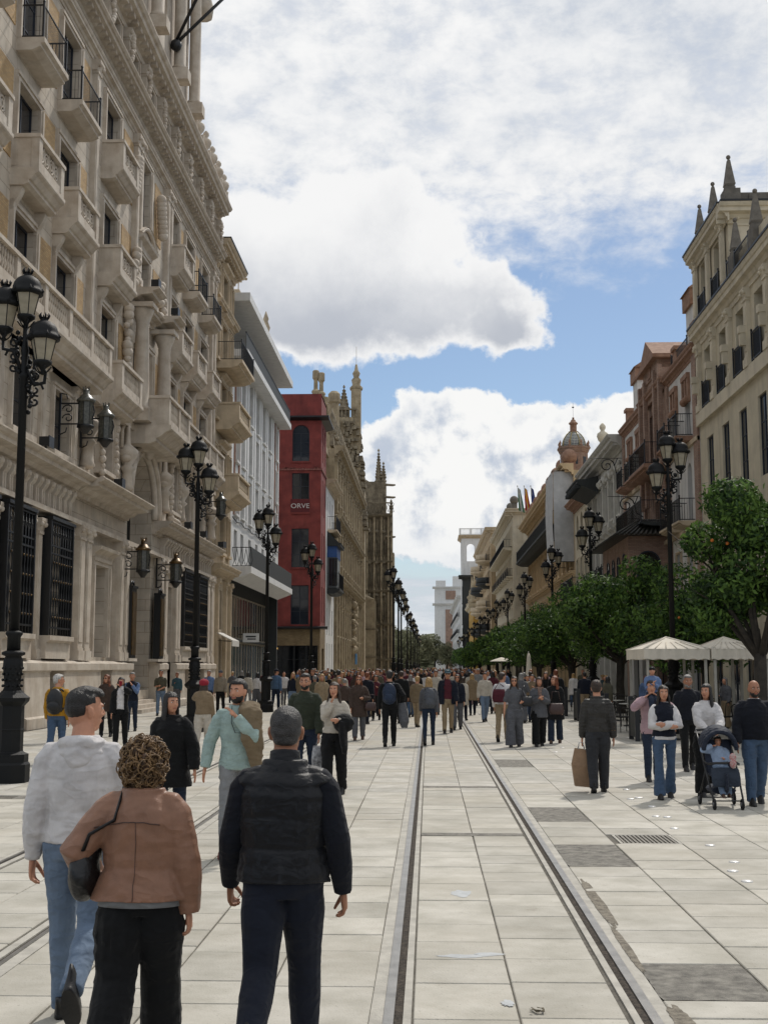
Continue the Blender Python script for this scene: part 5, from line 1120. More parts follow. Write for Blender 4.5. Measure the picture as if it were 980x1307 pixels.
# ---- grey ornate palace
M_GRP = mat('grey_stucco', '#bab8b0', .85, .1, 1.4, .25, 26, streak=.4, coord='World')
r3 = empty('grey_palace'); tag(r3, 'pale grey ornate palace with garlanded upper storey and dark projecting timber eave', 'building')
row(r3, FR, 80.65, 98.5, 16.4, M_GRP, M_GRP, [(12.2, 1.0, 2.6), (8.0, 1.1, 3.0, 'iron'), (4.6, 1.1, 2.4), (0, 1.8, 3.6)], 6, hoods=(8.0,))
cornice(r3, FR, 80.6, 98.7, 16.3, M_GRP, 1.1, 1.0, dent=.4); cornice(r3, FR, 80.6, 98.6, 7.2, M_GRP, .5, .4)
for i in range(7): pilaster(r3, FR, 81.25 + 2.78 * i, .1, 7.1, .6, M_GRP, .3); pilaster(r3, FR, 81.25 + 2.78 * i, 11.7, 15.3, .5, M_GRP, .2)
q = MB(); rr = random.Random(3)
for i in range(6):
    for k in range(7): q.ball(FR.p(82.6 + 2.78 * i + .26 * (k - 3), .18, 15.6 - .16 * abs(3 - abs(k - 3)) * .8), rr.uniform(.15, .24), 6, 5)
o = q.build('garland', M_GRP, r3); o['kind'] = 'stuff'
q = MB(); fprof(q, FR, 91.5, 98.6, [(.2, 14.9), (1.8, 15.6), (1.8, 15.8), (.2, 16.2)])
for k in range(11): fbox(q, FR, 91.6 + .64 * k, 91.75 + .64 * k, 1.5, 1.95, 15.3, 15.6); fbox(q, FR, 91.6 + .64 * k, 91.9 + .64 * k, 1.2, 1.9, 15.81, 15.95)
q.build('timber_eave', M_SHUT, r3)
q = MB(); fbox(q, FR, 85, 88, -4, -2, 16.4, 19.8); q.build('roof_room', M_BRK2, r3); q = MB(); fbox(q, FR, 95.6, 98.3, -2, -.2, 17.2, 18.9); q.build('roof_plinth', M_CRML, r3)
ur = urn(r3, FR.p(97, -1.0, 18.9), M_CRML, 1.25); urn(r3, FR.p(101, -.6, 16.6), M_GRP, 1.2)
# ---- domed corner tower
r4 = empty('domed_house'); tag(r4, 'brick corner tower crowned by a blue and white tiled dome with lantern', 'building')
row(r4, FR, 98.55, 108.5, 15.6, M_CRM, M_CRML, [(12.0, 1.5, 3.0, None, True), (8.2, 1.5, 2.9), (4.6, 1.4, 2.4), (0, 2, 3.6)], 3, rec=.5)
cornice(r4, FR, 98.5, 108.6, 15.4, M_TERRA, .9, .7); iron_balcony(r4, FR, 103.5, 7.9, 8.6, 1.4, 1.2, M_SHUT, .4)
q = MB(); q.lathe([(3.4, 14), (3.4, 19.6), (3.55, 19.7), (3.9, 20.4), (4.1, 20.6), (4.1, 20.9), (3.2, 21.0)], 8, (0, 0, -20.9), smooth=False, rot=.39); tw = q.build('tower_drum', M_BRK2, r4, (13.9, 115.5, 22.6)); tw.scale = (.40, .40, .42)
for a in range(8): an = a * math.pi / 4 + .785; q = MB(); q.box(-.55, .55, -.06, .06, 0, 1.8); q.build('drum_window', M_GLASSD, tw, (3.15 * math.cos(an), 3.15 * math.sin(an), -4.1), an + math.pi / 2)
for a in range(8): an = a * math.pi / 4 + .39; q = MB(); q.lathe([(.3, 0), (.35, .3), (.15, .5), (.28, 1.0), (.05, 1.6)], 6); q.build('finial', M_TERRA, tw, (3.6 * math.cos(an), 3.6 * math.sin(an), 0))
def domemat():
    m, t, b = nt('dome_tiles'); N, L = t.nodes, t.links; tc_ = N.new('ShaderNodeTexCoord'); ck = N.new('ShaderNodeTexChecker'); sp = N.new('ShaderNodeSeparateXYZ'); L.new(tc_.outputs['Object'], sp.inputs[0])
    at = N.new('ShaderNodeMath'); at.operation = 'ARCTAN2'; L.new(sp.outputs[0], at.inputs[0]); L.new(sp.outputs[1], at.inputs[1])
    s1 = N.new('ShaderNodeMath'); s1.operation = 'MULTIPLY'; L.new(at.outputs[0], s1.inputs[0]); s1.inputs[1].default_value = 24 / 6.2832 * 2
    s2 = N.new('ShaderNodeMath'); s2.operation = 'MULTIPLY'; L.new(sp.outputs[2], s2.inputs[0]); s2.inputs[1].default_value = 2.6
    a = N.new('ShaderNodeMath'); L.new(s1.outputs[0], a.inputs[0]); L.new(s2.outputs[0], a.inputs[1]); d = N.new('ShaderNodeMath'); d.operation = 'SUBTRACT'; L.new(s1.outputs[0], d.inputs[0]); L.new(s2.outputs[0], d.inputs[1])
    cb_ = N.new('ShaderNodeCombineXYZ'); L.new(a.outputs[0], cb_.inputs[0]); L.new(d.outputs[0], cb_.inputs[1]); L.new(cb_.outputs[0], ck.inputs[0]); ck.inputs['Scale'].default_value = 1.0
    ck.inputs['Color1'].default_value = (*srgb('#2b3346'), 1); ck.inputs['Color2'].default_value = (*srgb('#b0b0a4'), 1); L.new(ck.outputs[0], b.inputs['Base Color']); b.inputs['Roughness'].default_value = .35; return m
q = MB(); q.lathe([(2.75, 0), (2.85, .5), (2.75, 1.3), (2.4, 2.2), (1.8, 3.0), (1.1, 3.6)], 16, rot=.39); q.build('dome', domemat(), tw, (0, 0, 0))
for a in range(8):
    an = a * math.pi / 4 + .39; q = MB(); q.tube([((r_ + .03) * math.cos(an), (r_ + .03) * math.sin(an), z) for r_, z in [(2.75, 0), (2.85, .5), (2.75, 1.3), (2.4, 2.2), (1.8, 3.0), (1.1, 3.6)]], .13, 5); q.build('dome_rib', mat('rib_ochre', '#9a8a50', .7, .2), tw, (0, 0, 0))
q = MB(); q.lathe([(1.15, 0), (1.2, .3), (.8, .4), (.8, 1.9), (1.05, 2.0), (1.1, 2.3), (.7, 2.6), (.5, 3.0), (.2, 3.2), (.3, 3.5), (0, 3.7)], 8, (0, 0, 0), smooth=False); q.build('lantern_turret', M_TERRA, tw, (0, 0, 3.5)); q = MB(); q.bar((0, 0, 0), (0, 0, 3.4), .04); q.box(-.25, .25, -.02, .02, 2.2, 2.5); q.build('vane', M_IRON, tw, (0, 0, 7.1))
tp = empty('hanging_canvas'); tag(tp, 'tall grey canvas sheet hanging down the facade beside the domed tower', 'canvas sheet')
q = MB(); n = 12
vs = [(11.2 - .02 + .06 * math.sin(k * 1.7 + j), 109.2 + (k / n) * 6.6, 19.4 - 8.2 * j / 8) for j in range(9) for k in range(n + 1)]; q.smooth = True; q.add(vs, [(j * (n + 1) + k, j * (n + 1) + k + 1, (j + 1) * (n + 1) + k + 1, (j + 1) * (n + 1) + k) for j in range(8) for k in range(n)])
q.build('cloth', mat('grey_canvas', '#b2b3b3', .8, .12, 1.5, .2, 20), tp); q = MB()
for z in (19.4, 11.2): q.bar((11.2, 109, z), (11.2, 116, z), .06)
for y in (109.1, 115.9): q.bar((11.2, y, 11.2), (13, y, 11.2), .05); q.bar((11.2, y, 19.4), (13, y, 19.4), .05)
q.build('frame', M_IRON, tp)
q = MB(); q.add([(11.25, 109.15, 11.25), (13, 109.15, 11.25), (13, 109.15, 19.35), (11.25, 109.15, 19.35)], [(0, 1, 2, 3)]); q.build('side_cloth', MATS['grey_canvas'], tp)
# ---- long ochre building with a black balcony and flags
M_OCH = mat('ochre_render', '#b39d7c', .85, .12, 1.2, .2, 24, streak=.35, coord='World'); M_OCHL = mat('ochre_trim', '#c9b08a', .8, .12, 1.2, .2, 24, streak=.3, coord='World')
r5 = empty('ochre_building'); tag(r5, 'long ochre building with black full width balcony and round roof ornaments', 'building')
row(r5, FR, 108.55, 160, 19.4, M_OCH, M_OCHL, [(15.6, 1.2, 2.4), (10.8, 1.3, 3.6), (6.6, 1.3, 2.6), (0, 2.2, 4.4)], 15)
cornice(r5, FR, 108.5, 160.3, 19.0, M_OCHL, 1.2, 1.0, dent=1.2); cornice(r5, FR, 108.5, 160.2, 9.9, M_OCHL, .5, .5)
iron_balcony(r5, FR, 137.5, 15.3, 44, 1.5, 1.3, M_SHUT, .5, solid=True, step=.3); iron_balcony(r5, FR, 135, 6.4, 46, 1.2, 1.2, M_SHUT, .4, solid=True, step=.3)
for i in range(9): q = MB(); q.box(-.5, .5, -.5, .5, 0, .9); q.ball((0, 0, 1.5), .75, 10, 8); q.build('roof_ball', M_TERRA, r5, FR.p(114 + 5.3 * i, -.3, 20.0))
# ---- cream building stepping forward, and its far neighbours
def block(name, label, X, y0, y1, h, wm, tm, rows_, n, cat='building', dep=14):
    b = empty(name); tag(b, label, cat); f = RIGHT(X)
    row(b, f, y0, y1, h, wm, tm, rows_, n, depth=dep); cornice(b, f, y0 - .4, y1 + .4, h - .1, tm, 1.0, 1.0); cornice(b, FRONT(y0), X - 1.0, X + 8, h - .1, tm, .9, .98); return b, f
r6, f6 = block('cream_block', 'cream block stepping out into the avenue with a long upper balcony', 11.3, 163, 205, 22.0, M_CRM, M_CRML, [(18.2, 1.3, 2.4), (14, 1.3, 2.6, 'iron'), (9.8, 1.3, 2.6), (5.6, 1.3, 2.6), (0, 2, 4)], 10)
m = MB(); wf = [(12.2, z, .9, 2.4) for z in (5.6, 9.8, 14, 18.2)]; wall(m, FRONT(162.9), 11.3, 13.6, 0, 21.9, wf, .3); m.build('end_wall', M_CRML, r6)
for o_ in wf: window(r6, FRONT(162.9), *o_, -.25)
iron_balcony(r6, f6, 184, 17.9, 38, 1.1, 1.1, M_CRML, .4, solid=True, step=.3)
for i in range(6): q = MB(); q.box(-.4, .4, -.4, .4, 0, .8); q.ball((0, 0, 1.3), .6, 10, 8); q.build('roof_ball', M_OBL, r6, f6.p(164 + 7 * i, -.3, 22.9))
r7, f7 = block('brown_balcony_block', 'brown stone block with stacks of projecting curved balconies', 10.6, 207, 262, 24.5, M_OCH, M_TANL, [(20, 1.6, 2.4, 'iron'), (16, 1.6, 2.4, 'iron'), (12, 1.6, 2.4, 'iron'), (8, 1.6, 2.4, 'iron'), (4.2, 1.6, 2.4), (0, 2, 3.4)], 9)
for z in (8, 12, 16, 20): 
    for s in (214, 240): q = MB(); q.lathe([(1.2, -.6), (2.4, -.1), (2.4, .25)], 14, f7.p(s, 0, z)); q.lathe([(2.3, .25), (2.3, 1.25)], 14, f7.p(s, 0, z)); q.build('round_balcony', M_TANL if z % 8 else M_SHUT, r7)
yb = empty('yellow_pavilion'); tag(yb, 'ochre yellow pavilion with baroque finials standing before the white tower', 'pavilion')
f8 = RIGHT(9.6); row(yb, f8, 264, 292, 14.5, mat('yellow_render', '#b08a3e', .85, .12, 1, .2, 20), M_CRML, [(9.5, 1.6, 3, None, True), (4.6, 1.6, 3, None, True)], 5); cornice(yb, f8, 263.5, 292.4, 14.4, M_CRML, 1.0, 1.0); cornice(yb, FRONT(264), 8.6, 16, 14.4, M_CRML, .9, .98)
for i, s in enumerate((265, 272, 279, 286)):
    q = MB(); k = 1.25 if i % 2 else 1.0; q.lathe([(1.0 * k, 0), (1.1 * k, 1.0), (.6, 1.5), (.95 * k, 2.6), (.5, 3.4), (.7, 3.9), (.3, 4.6), (.05, 6.0 * k)], 8, f8.p(s, -.5, 15.3)); q.build('baroque_finial', M_SAND, yb)
wt_ = empty('white_tower'); tag(wt_, 'white tower block with an arcaded top storey and roof balustrade', 'tower')
FT = FRONT(298.0); TW = [(10.35, 27.4, 1.9, 4.3, True), (12.95, 27.4, 1.9, 4.3, True), (15.55, 27.4, 1.9, 4.3, True), (11.3, 22.2, 1.6, 3.2), (11.3, 17.8, 1.6, 3.2), (14.6, 22.2, 1.6, 3.2), (14.6, 17.8, 1.6, 3.2), (11.3, 13.2, 1.6, 3.2)]
m = MB(); wall(m, FT, 8.2, 18, 0, 33.6, TW, .6); fT2 = LEFT(0); m.build('wall', M_WHT, wt_)
for o_ in TW[3:]: window(wt_, FT, *o_[:4], -.4, M_IRON, M_GLASSD)
TS = [(301 + 3 * i, 27.4, 1.9, 4.3, True) for i in range(3)]; f9 = RIGHT(8.2); m = MB(); wall(m, f9, 298, 309, 0, 33.6, TS, .6); m.build('side_wall', M_WHT, wt_)
q = MB(); q.box(8.9, 17.9, 299, 308.9, 0, 27.0); q.box(8.3, 17.9, 308.4, 309, 26, 27.8); q.box(8.3, 17.9, 298.3, 309, 32.9, 33.5); q.build('core', M_WHT, wt_)
cornice(wt_, FT, 7.4, 18.4, 33.0, M_TANL, .8, .8); cornice(wt_, f9, 297.5, 309.5, 33.0, M_TANL, .8, .78); balustrade(wt_, FRONT(298), 7.8, 18.2, 33.9, M_WHT, 1.6, -.2, 2.5, coarse=True)
gb, fg = block('dark_glass_block', 'dark glazed block wedged in front of the white tower', 8.25, 294, 297.6, 22.8, M_SHUT, M_SHUT, [(2, 2.4, 4), (7, 2.4, 4), (12, 2.4, 4), (17, 2.4, 4)], 1, dep=2)
r10, f10 = block('far_white_terrace', 'distant pale apartment terrace beyond the white tower', 8.0, 312, 410, 19, M_WHT, M_WHT, [(14.6, 1.6, 2.4, 'solid'), (10.4, 1.6, 2.4, 'solid'), (6.4, 1.6, 2.4), (0, 2.4, 4)], 16, dep=12)
fb_ = empty('far_apartment_block'); tag(fb_, 'distant white apartment block with brick panels closing the avenue', 'building')
FA = FRONT(425.0); ops = [(x, z, 1.6, 2.2) for x in (4.2, 7.0, 9.8, 12.4) for z in (5, 9, 13, 17, 21, 25)]
m = MB(); wall(m, FA, 2.2, 16, 0, 29, ops, .5); m.build('wall', M_WHT, fb_)
for o_ in ops: window(fb_, FA, *o_, -.4)
q = MB(); fbox(q, FA, 5.9, 9.4, .02, .3, 0, 21.5); fbox(q, FA, 6, 9.4, .02, .3, 25, 28); q.build('brick_panel', M_BRK2, fb_)
q = MB(); q.box(2.2, 16, 425.1, 440, 0, 29); q.box(2.6, 6, 424.4, 432, 29, 31.5); q.box(8.5, 13, 424.6, 432, 29, 33); q.build('roof_rooms', M_WHT, fb_)
for z in (22.8, 28.6): cornice(fb_, FA, 1.4, 16.4, z, M_WHT, 1.2, .8)
# flags
for i, (c1, c2, c3) in enumerate((('#3f6a4c', '#b8b8b4', '#3f6a4c'), ('#9c1c20', '#c89a28', '#9c1c20'), ('#20306a', '#20306a', '#20306a'))):
    fl = empty('flag', (12.3 + .85 * i, 157.5, 20.0)); tag(fl, ('green and white', 'red and yellow striped', 'dark blue')[i] + ' flag on a leaning pole above the ochre building', 'flag', 'flags on the ochre building'); fl.scale = (.7, .7, .8)
    q = MB(); q.tube([(0, 0, 0), (-1.0, 0, 6.4)], .06, 6); q.ball((-1.0, 0, 6.45), .12, 6, 4); q.build('pole', M_FRAMEW, fl)
    q = MB(); q.smooth = True; n = 12; vs = []
    for j in range(n + 1):
        for k in range(7): t = k / 6; vs.append((-1.0 + .16 * j / n * 6.0 * .16 + 1.15 * t * (.5 + .5 * j / n) , .18 * math.sin(t * 7 + j * .5), 6.3 - 3.8 * j / n - .5 * t))
    for j in range(n):
        for k in range(6): q.mi = 0 if k < 2 else 1 if k < 4 else 2; q.f.append((j * 7 + k, j * 7 + k + 1, (j + 1) * 7 + k + 1, (j + 1) * 7 + k)); q.m.append(q.mi); q.sm.append(True)
    q.v = vs; q.build('cloth', [mat('flag_' + c, c, .7, .05, bump=0) for c in (c1, c2, c3)], fl)
# low far ground: wooded end of the avenue
# ------------------------------------------------------------------ trees
def leafmat(name, c1, c2, c3):
    m, t, b = nt(name); N, L = t.nodes, t.links
    g = N.new('ShaderNodeNewGeometry'); n = N.new('ShaderNodeTexNoise'); n.inputs['Scale'].default_value = 1.6; n.inputs['Detail'].default_value = 3; L.new(g.outputs['Position'], n.inputs['Vector'])
    ad = N.new('ShaderNodeMath'); ad.operation = 'MULTIPLY_ADD'; L.new(g.outputs['Random Per Island'], ad.inputs[0]); ad.inputs[1].default_value = .5; L.new(n.outputs[0], ad.inputs[2])
    cr = N.new('ShaderNodeValToRGB'); L.new(ad.outputs[0], cr.inputs[0]); e = cr.color_ramp.elements
    e[0].position = .40; e[0].color = (*srgb(c1), 1); e[1].position = 1.1 - .15; e[1].color = (*srgb(c3), 1); k = e.new(.68); k.color = (*srgb(c2), 1)
    L.new(cr.outputs[0], b.inputs['Base Color']); b.inputs['Roughness'].default_value = .62; b.inputs['Specular IOR Level'].default_value = .3
    tr = N.new('ShaderNodeBsdfTranslucent'); L.new(cr.outputs[0], tr.inputs[0]); mx = N.new('ShaderNodeMixShader'); mx.inputs[0].default_value = .28
    L.new(b.outputs[0], mx.inputs[1]); L.new(tr.outputs[0], mx.inputs[2]); L.new(mx.outputs[0], t.nodes['Material Output'].inputs[0]); return m
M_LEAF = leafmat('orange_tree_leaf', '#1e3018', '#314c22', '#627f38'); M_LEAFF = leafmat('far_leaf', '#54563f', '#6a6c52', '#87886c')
M_BARK = mat('bark', '#3a342c', .9, .3, 6, .8, 30, col2='#231f1a'); M_ORANGE = mat('orange_fruit', '#b8641c', .5, .1, bump=.1)
def leaf_cloud(seed, R, H, n, ls, lobes=16, droop=0.0):
    """leaves laid over overlapping clumps spread through the crown"""
    rr = np.random.RandomState(seed); cl = []
    for i in range(lobes):
        a = rr.uniform(0, 2 * np.pi); t = rr.uniform(-.85, .95); w = math.sqrt(max(0, 1 - t * t)); d = rr.uniform(.45, .86)
        cl.append((math.cos(a) * w * R * d, math.sin(a) * w * R * d, t * H * d, rr.uniform(.26, .46) * R))
    cl.append((0, 0, 0, R * .62)); cl = np.array(cl)
    wt2 = cl[:, 3] ** 2; idx = rr.choice(len(cl), n, p=wt2 / wt2.sum())
    d = rr.normal(size=(n, 3)); d /= np.linalg.norm(d, axis=1)[:, None]
    rad = cl[idx, 3] * (rr.uniform(.45, 1.0, n) ** .5) * (1 + .22 * (rr.uniform(size=n) > .93)); P = cl[idx, :3] + d * rad[:, None] * np.array([1, 1, .85])
    nr = d + rr.normal(size=(n, 3)) * .55; nr /= np.linalg.norm(nr, axis=1)[:, None]
    ax = np.cross(nr, rr.normal(size=(n, 3))); ax /= np.linalg.norm(ax, axis=1)[:, None]; bx = np.cross(nr, ax)
    l = ls * rr.uniform(.6, 1.3, n)[:, None]; w = l * .42
    v = np.stack([P - ax * l, P + bx * w - nr * l * .12, P + ax * l, P - bx * w - nr * l * .12], 1).reshape(-1, 3)
    me = bpy.data.meshes.new('crown'); f = np.arange(n * 4).reshape(-1, 4)
    me.vertices.add(n * 4); me.vertices.foreach_set('co', v.astype(np.float32).ravel()); me.loops.add(n * 4); me.loops.foreach_set('vertex_index', f.ravel().astype(np.int32))
    me.polygons.add(n); me.polygons.foreach_set('loop_start', (np.arange(n) * 4).astype(np.int32)); me.polygons.foreach_set('loop_total', np.full(n, 4, np.int32)); me.update(calc_edges=True); return me, cl
def trunk_mesh(seed, h, r, R, cl):
    q = MB(); rr = random.Random(seed); pts = [(0, 0, 0), (0, 0, .12), (rr.uniform(-.05, .05), rr.uniform(-.05, .05), h * .5), (rr.uniform(-.1, .1), rr.uniform(-.1, .1), h)]
    q.tube(pts, [r * 1.5, r * 1.08, r * .92, r * .8], 10); top = Vector(pts[-1])
    for i in range(9):
        c = cl[rr.randrange(len(cl))]; e = Vector((c[0], c[1], c[2] + h + R * .80)); mid = top.lerp(e, .5) + Vector((rr.uniform(-.2, .2), rr.uniform(-.2, .2), -.1)); q.tube([top - Vector((0, 0, .15)), mid, e], [r * .5, r * .3, r * .1], 7)
        for k in range(3): e2 = e + Vector((rr.uniform(-1, 1), rr.uniform(-1, 1), rr.uniform(-.2, .7))) * R * .35; q.tube([mid.lerp(e, .5), e2], [r * .18, r * .05], 5)
    me = q.mesh('trunk'); me.materials.append(M_BARK); return me
def make_tree(kind, loc, R, H, h, r, n, ls, seed, label, lm, group='orange trees along the right pavement', cat='tree', fruit=0, rz=0):
    key = ('tree', kind)
    if key not in MC:
        cm, cl = leaf_cloud(seed, R, H, n, ls); cm.materials.append(lm); MC[key] = (cm, trunk_mesh(seed, h, r, H, cl), cl)
    cm, tm, cl = MC[key]; t = empty('orange_tree' if cat == 'tree' and lm is M_LEAF else 'tree', loc, rz); tag(t, label, cat, group)
    put('trunk', tm, t); put('crown', cm, t, (0, 0, h + H * .80))
    if fruit:
        rr = random.Random(seed); fm = shared('fruit', 'orange', M_ORANGE, lambda q: q.ball((0, 0, 0), .045, 7, 5))
        for i in range(fruit): c = cl[rr.randrange(len(cl))]; d = Vector((rr.uniform(-1, .2), rr.uniform(-1, -.2), rr.uniform(-.6, .6))).normalized() * c[3] * 1.02; put('orange', fm, t, (c[0] + d.x, c[1] + d.y, c[2] + d.z + h + H * .8))
    return t
make_tree('near', (7.95, 30.0, 0), 1.62, 2.75, 2.25, .18, 19000, .085, 5, 'tall orange tree at the right edge with its trunk in front of the cafe awning', M_LEAF, fruit=3)
spots = [(9.4, 42.5), (8.0, 52.0), (9.3, 60), (7.9, 68.5), (8.9, 77), (7.7, 86), (8.4, 95), (7.4, 103), (8.4, 114), (7.6, 126), (8.2, 139), (7.6, 153), (8.2, 168), (7.6, 184), (8.1, 202), (7.6, 222), (8.0, 244), (7.6, 270), (7.9, 300)]
nth = ('first', 'second', 'third', 'fourth', 'fifth', 'sixth', 'seventh', 'eighth', 'ninth', 'tenth', 'eleventh', 'twelfth', 'thirteenth', 'fourteenth', 'fifteenth', 'sixteenth', 'seventeenth', 'eighteenth', 'nineteenth', 'twentieth', 'twenty-first')
for i, (x, y) in enumerate(spots):
    k = ('mid%d' % (i % 4)) if y < 100 else ('far%d' % (i % 3))
    big = y < 100
    make_tree(k, (x, y, 0), 2.5 if i % 2 else 2.3, 2.0, 1.95, .15, 12000 if big else 3200, .095 if big else .2, 20 + i % 4, 'round clipped orange tree, %s beyond the tall one by the cafe awning' % nth[i], M_LEAF, fruit=2 if y < 50 else 0, rz=i * 1.3).scale = (1 + (i * 37 % 7) * .02 - .04, 1 + (i * 53 % 7) * .02, (.92 + (i * 29 % 5) * .05) * (1.06 if y < 90 else 1.08))
# far trees and wooded end of the avenue
for i, (x, y, s) in enumerate(((-6, 330, 2.0), (-14, 350, 2.6), (-3, 380, 2.1), (-22, 340, 2.3), (2, 410, 2.3), (-9, 400, 2.6), (-30, 370, 2.9), (5, 340, 1.6), (-17, 420, 3.2), (-38, 420, 3.6))):
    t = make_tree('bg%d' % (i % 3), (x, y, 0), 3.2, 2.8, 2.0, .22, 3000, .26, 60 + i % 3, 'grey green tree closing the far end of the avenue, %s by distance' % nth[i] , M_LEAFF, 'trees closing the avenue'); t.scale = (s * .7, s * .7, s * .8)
cm, cl = leaf_cloud(90, 10, 7, 16000, .75, 30)
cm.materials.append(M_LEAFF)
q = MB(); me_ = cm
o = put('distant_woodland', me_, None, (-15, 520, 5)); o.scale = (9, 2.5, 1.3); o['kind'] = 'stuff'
# hedge mass of parkland far right behind houses is hidden
# ------------------------------------------------------------------ street lamps
M_LMET = mat('lamp_iron', '#07090b', .6, .2, 10, .25, 50, spec=.3)
M_FROST = mat('frosted_glass', '#a39a86', .45, .12, 4, 0, col2='#8b826e')
def lantern_parts(par, loc, sc=1.0):
    def g(q): q.lathe([(.13, .12), (.215, .50)], 6, smooth=False)
    def cage(q):
        for k in range(6):
            a = 2 * math.pi * k / 6; q.bar((.135 * math.cos(a), .135 * math.sin(a), .12), (.222 * math.cos(a), .222 * math.sin(a), .5), .012)
        q.lathe([(.02, -.12), (.05, -.1), (.03, -.05), (.06, 0), (.15, .07), (.16, .12), (.12, .13)], 12)
        q.lathe([(.225, .49), (.275, .50), (.28, .56), (.25, .58), (.245, .64), (.225, .71), (.185, .77), (.12, .815), (.07, .835), (.06, .88), (.08, .89)], 16)
        for k in range(6):
            a = 2 * math.pi * k / 6; q.lathe([(.02, 0), (.035, .03), (.012, .07), (0, .1)], 6, (.27 * math.cos(a), .27 * math.sin(a), .52)); q.tube([(.065 * math.cos(a), .065 * math.sin(a), .87), (.09 * math.cos(a), .09 * math.sin(a), .93), (.07 * math.cos(a), .07 * math.sin(a), .97)], [.018, .018, .008], 5)
        for k in range(6): a = 2 * math.pi * k / 6; q.tube([(.15 * math.cos(a), .15 * math.sin(a), .02), (.10 * math.cos(a), .10 * math.sin(a), -.05), (.04 * math.cos(a), .04 * math.sin(a), -.1)], .012, 5)
    a = put('lantern', shared('lan_cage', 'lantern', M_LMET, cage), par, loc); a.scale = (sc,) * 3
    put('lantern_glass', shared('lan_glass', 'lantern_glass', M_FROST, g), a); return a
def make_lamp(side):
    """side -1: left row, 1: right row"""
    root = empty('street_lamp')
    q = MB(); q.lathe([(.34, 0), (.34, .30), (.31, .34), (.31, .47), (.24, .50), (.215, .52), (.215, .86), (.225, .88), (.215, .90), (.215, 1.28), (.29, 1.36), (.30, 1.42), (.20, 1.50), (.17, 1.54)], 8, smooth=False, rot=math.pi / 8); q.build('base', M_LMET, root)
    q = MB(); q.lathe([(.17, 1.52), (.135, 1.6), (.14, 1.7), (.17, 1.95), (.165, 2.06), (.135, 2.12), (.20, 2.15), (.20, 2.19), (.13, 2.22)], 24, flute=.1); q.lathe([(.12, 2.2), (.115, 2.45), (.15, 2.50), (.15, 2.53), (.085, 2.56)], 20, flute=.08)
    for z in (1.62, 1.72, 1.82, 1.92):
        for k in range(10): a = k * .628 + z * 9; q.ball((.16 * math.cos(a), .16 * math.sin(a), z), .026, 5, 4)
    q.build('fluted_shaft', M_LMET, root)
    q = MB(); q.lathe([(.082, 2.5), (.066, 7.0), (.085, 7.02), (.085, 7.08), (.06, 7.1), (.055, 7.4), (.075, 7.5), (.05, 7.62), (.045, 8.0)], 14); q.build('pole', M_LMET, root)
    dx = -side
    arms = [((-.34 * dx * -1, 0), 7.78, 1), ((.34 * dx * -1 * -1, 0), 7.30, 2)]
    def scroll(q, x, y, z1):
        v = Vector((x, y, 0)); u = v.normalized()
        q.tube([u * .05 + V3(0, 0, 7.15), u * .2 + V3(0, 0, z1 - .42), v * 1.08 + V3(0, 0, z1 - .38), v * 1.12 + V3(0, 0, z1 - .2), v + V3(0, 0, z1 - .1)], [.035, .04, .035, .028, .03], 7)
        for r0, zz, ph in ((.15, z1 - .50, 0), (.11, z1 - .25, 2), (.12, z1 - .72, 1)):
            q.tube([u * (.2 + r0 * (1 - t / 9) * math.cos(t + ph)) + V3(0, 0, zz + r0 * (1 - t / 9) * math.sin(t + ph)) for t in np.linspace(0, 7.5, 14)], .022, 5)
        for k in range(10): q.ball(tuple(u * (.08 + .03 * (k % 4)) + V3(.03 * math.sin(k * 2), .05 * math.cos(k * 3), z1 - .9 + .09 * k)), .045, 6, 5)
    q = MB()
    for (x, y), z1, _ in (((.36 * side, .0), 7.92, 0), ((-.34 * side, 0), 7.30, 1), ((.05, .34), 7.6, 2)): scroll(q, x, y, z1)
    q.build('scroll_arm', M_LMET, root)
    lantern_parts(root, (0, 0, 8.02), 1.02)
    lantern_parts(root, (.38 * side, -.02, 7.80), 1.02); lantern_parts(root, (-.36 * side, -.1, 7.16), 1.02)
    return root
rowL = make_lamp(-1); rowR = make_lamp(1)
def first_lamps():
    Ly = [20.9 + 16.05 * i for i in range(5)]
    near = ('nearest left lamp post, tall with wide ribbed base', 'second left lamp post in front of the bank, right of its arched entrance', 'third left lamp post before the white block canopy', 'fourth left lamp post in front of the red building', 'fifth left lamp post before the church flank')
    for i, y in enumerate(Ly[:4]):
        o = rowL if i == 0 else copy_tree(rowL); o.location = ((-7.12, -7.05, -7.0, -6.6)[i], y, 0); tag(o, near[i], 'street lamp', 'lamp posts on the left side')
    # beyond the square the row stands closer to the rails
    far = [(-2.45, 86), (-2.4, 98), (-2.4, 108), (-2.4, 139), (-2.3, 159), (-2.2, 180), (-2.2, 201), (-2.2, 235), (-2.2, 275)]
    for i, (x, y) in enumerate(far):
        o = copy_tree(rowL); o.location = (x, y, 0); tag(o, 'lamp post standing close to the rails before the cathedral, %s of that row' % nth[i], 'street lamp', 'lamp posts on the left side')
    Ry = [36.6, 54.5, 71.5, 92, 112, 130, 150, 172, 195, 222, 252, 288]
    for i, y in enumerate(Ry):
        o = rowR if i == 0 else copy_tree(rowR); o.location = (7.2, y, 0)
        tag(o, 'right lamp post rising behind the cafe awning, before the gabled house' if i == 0 else 'right lamp post above the orange trees, %s beyond the cafe awning' % nth[i - 1], 'street lamp', 'lamp posts on the right side')
first_lamps()
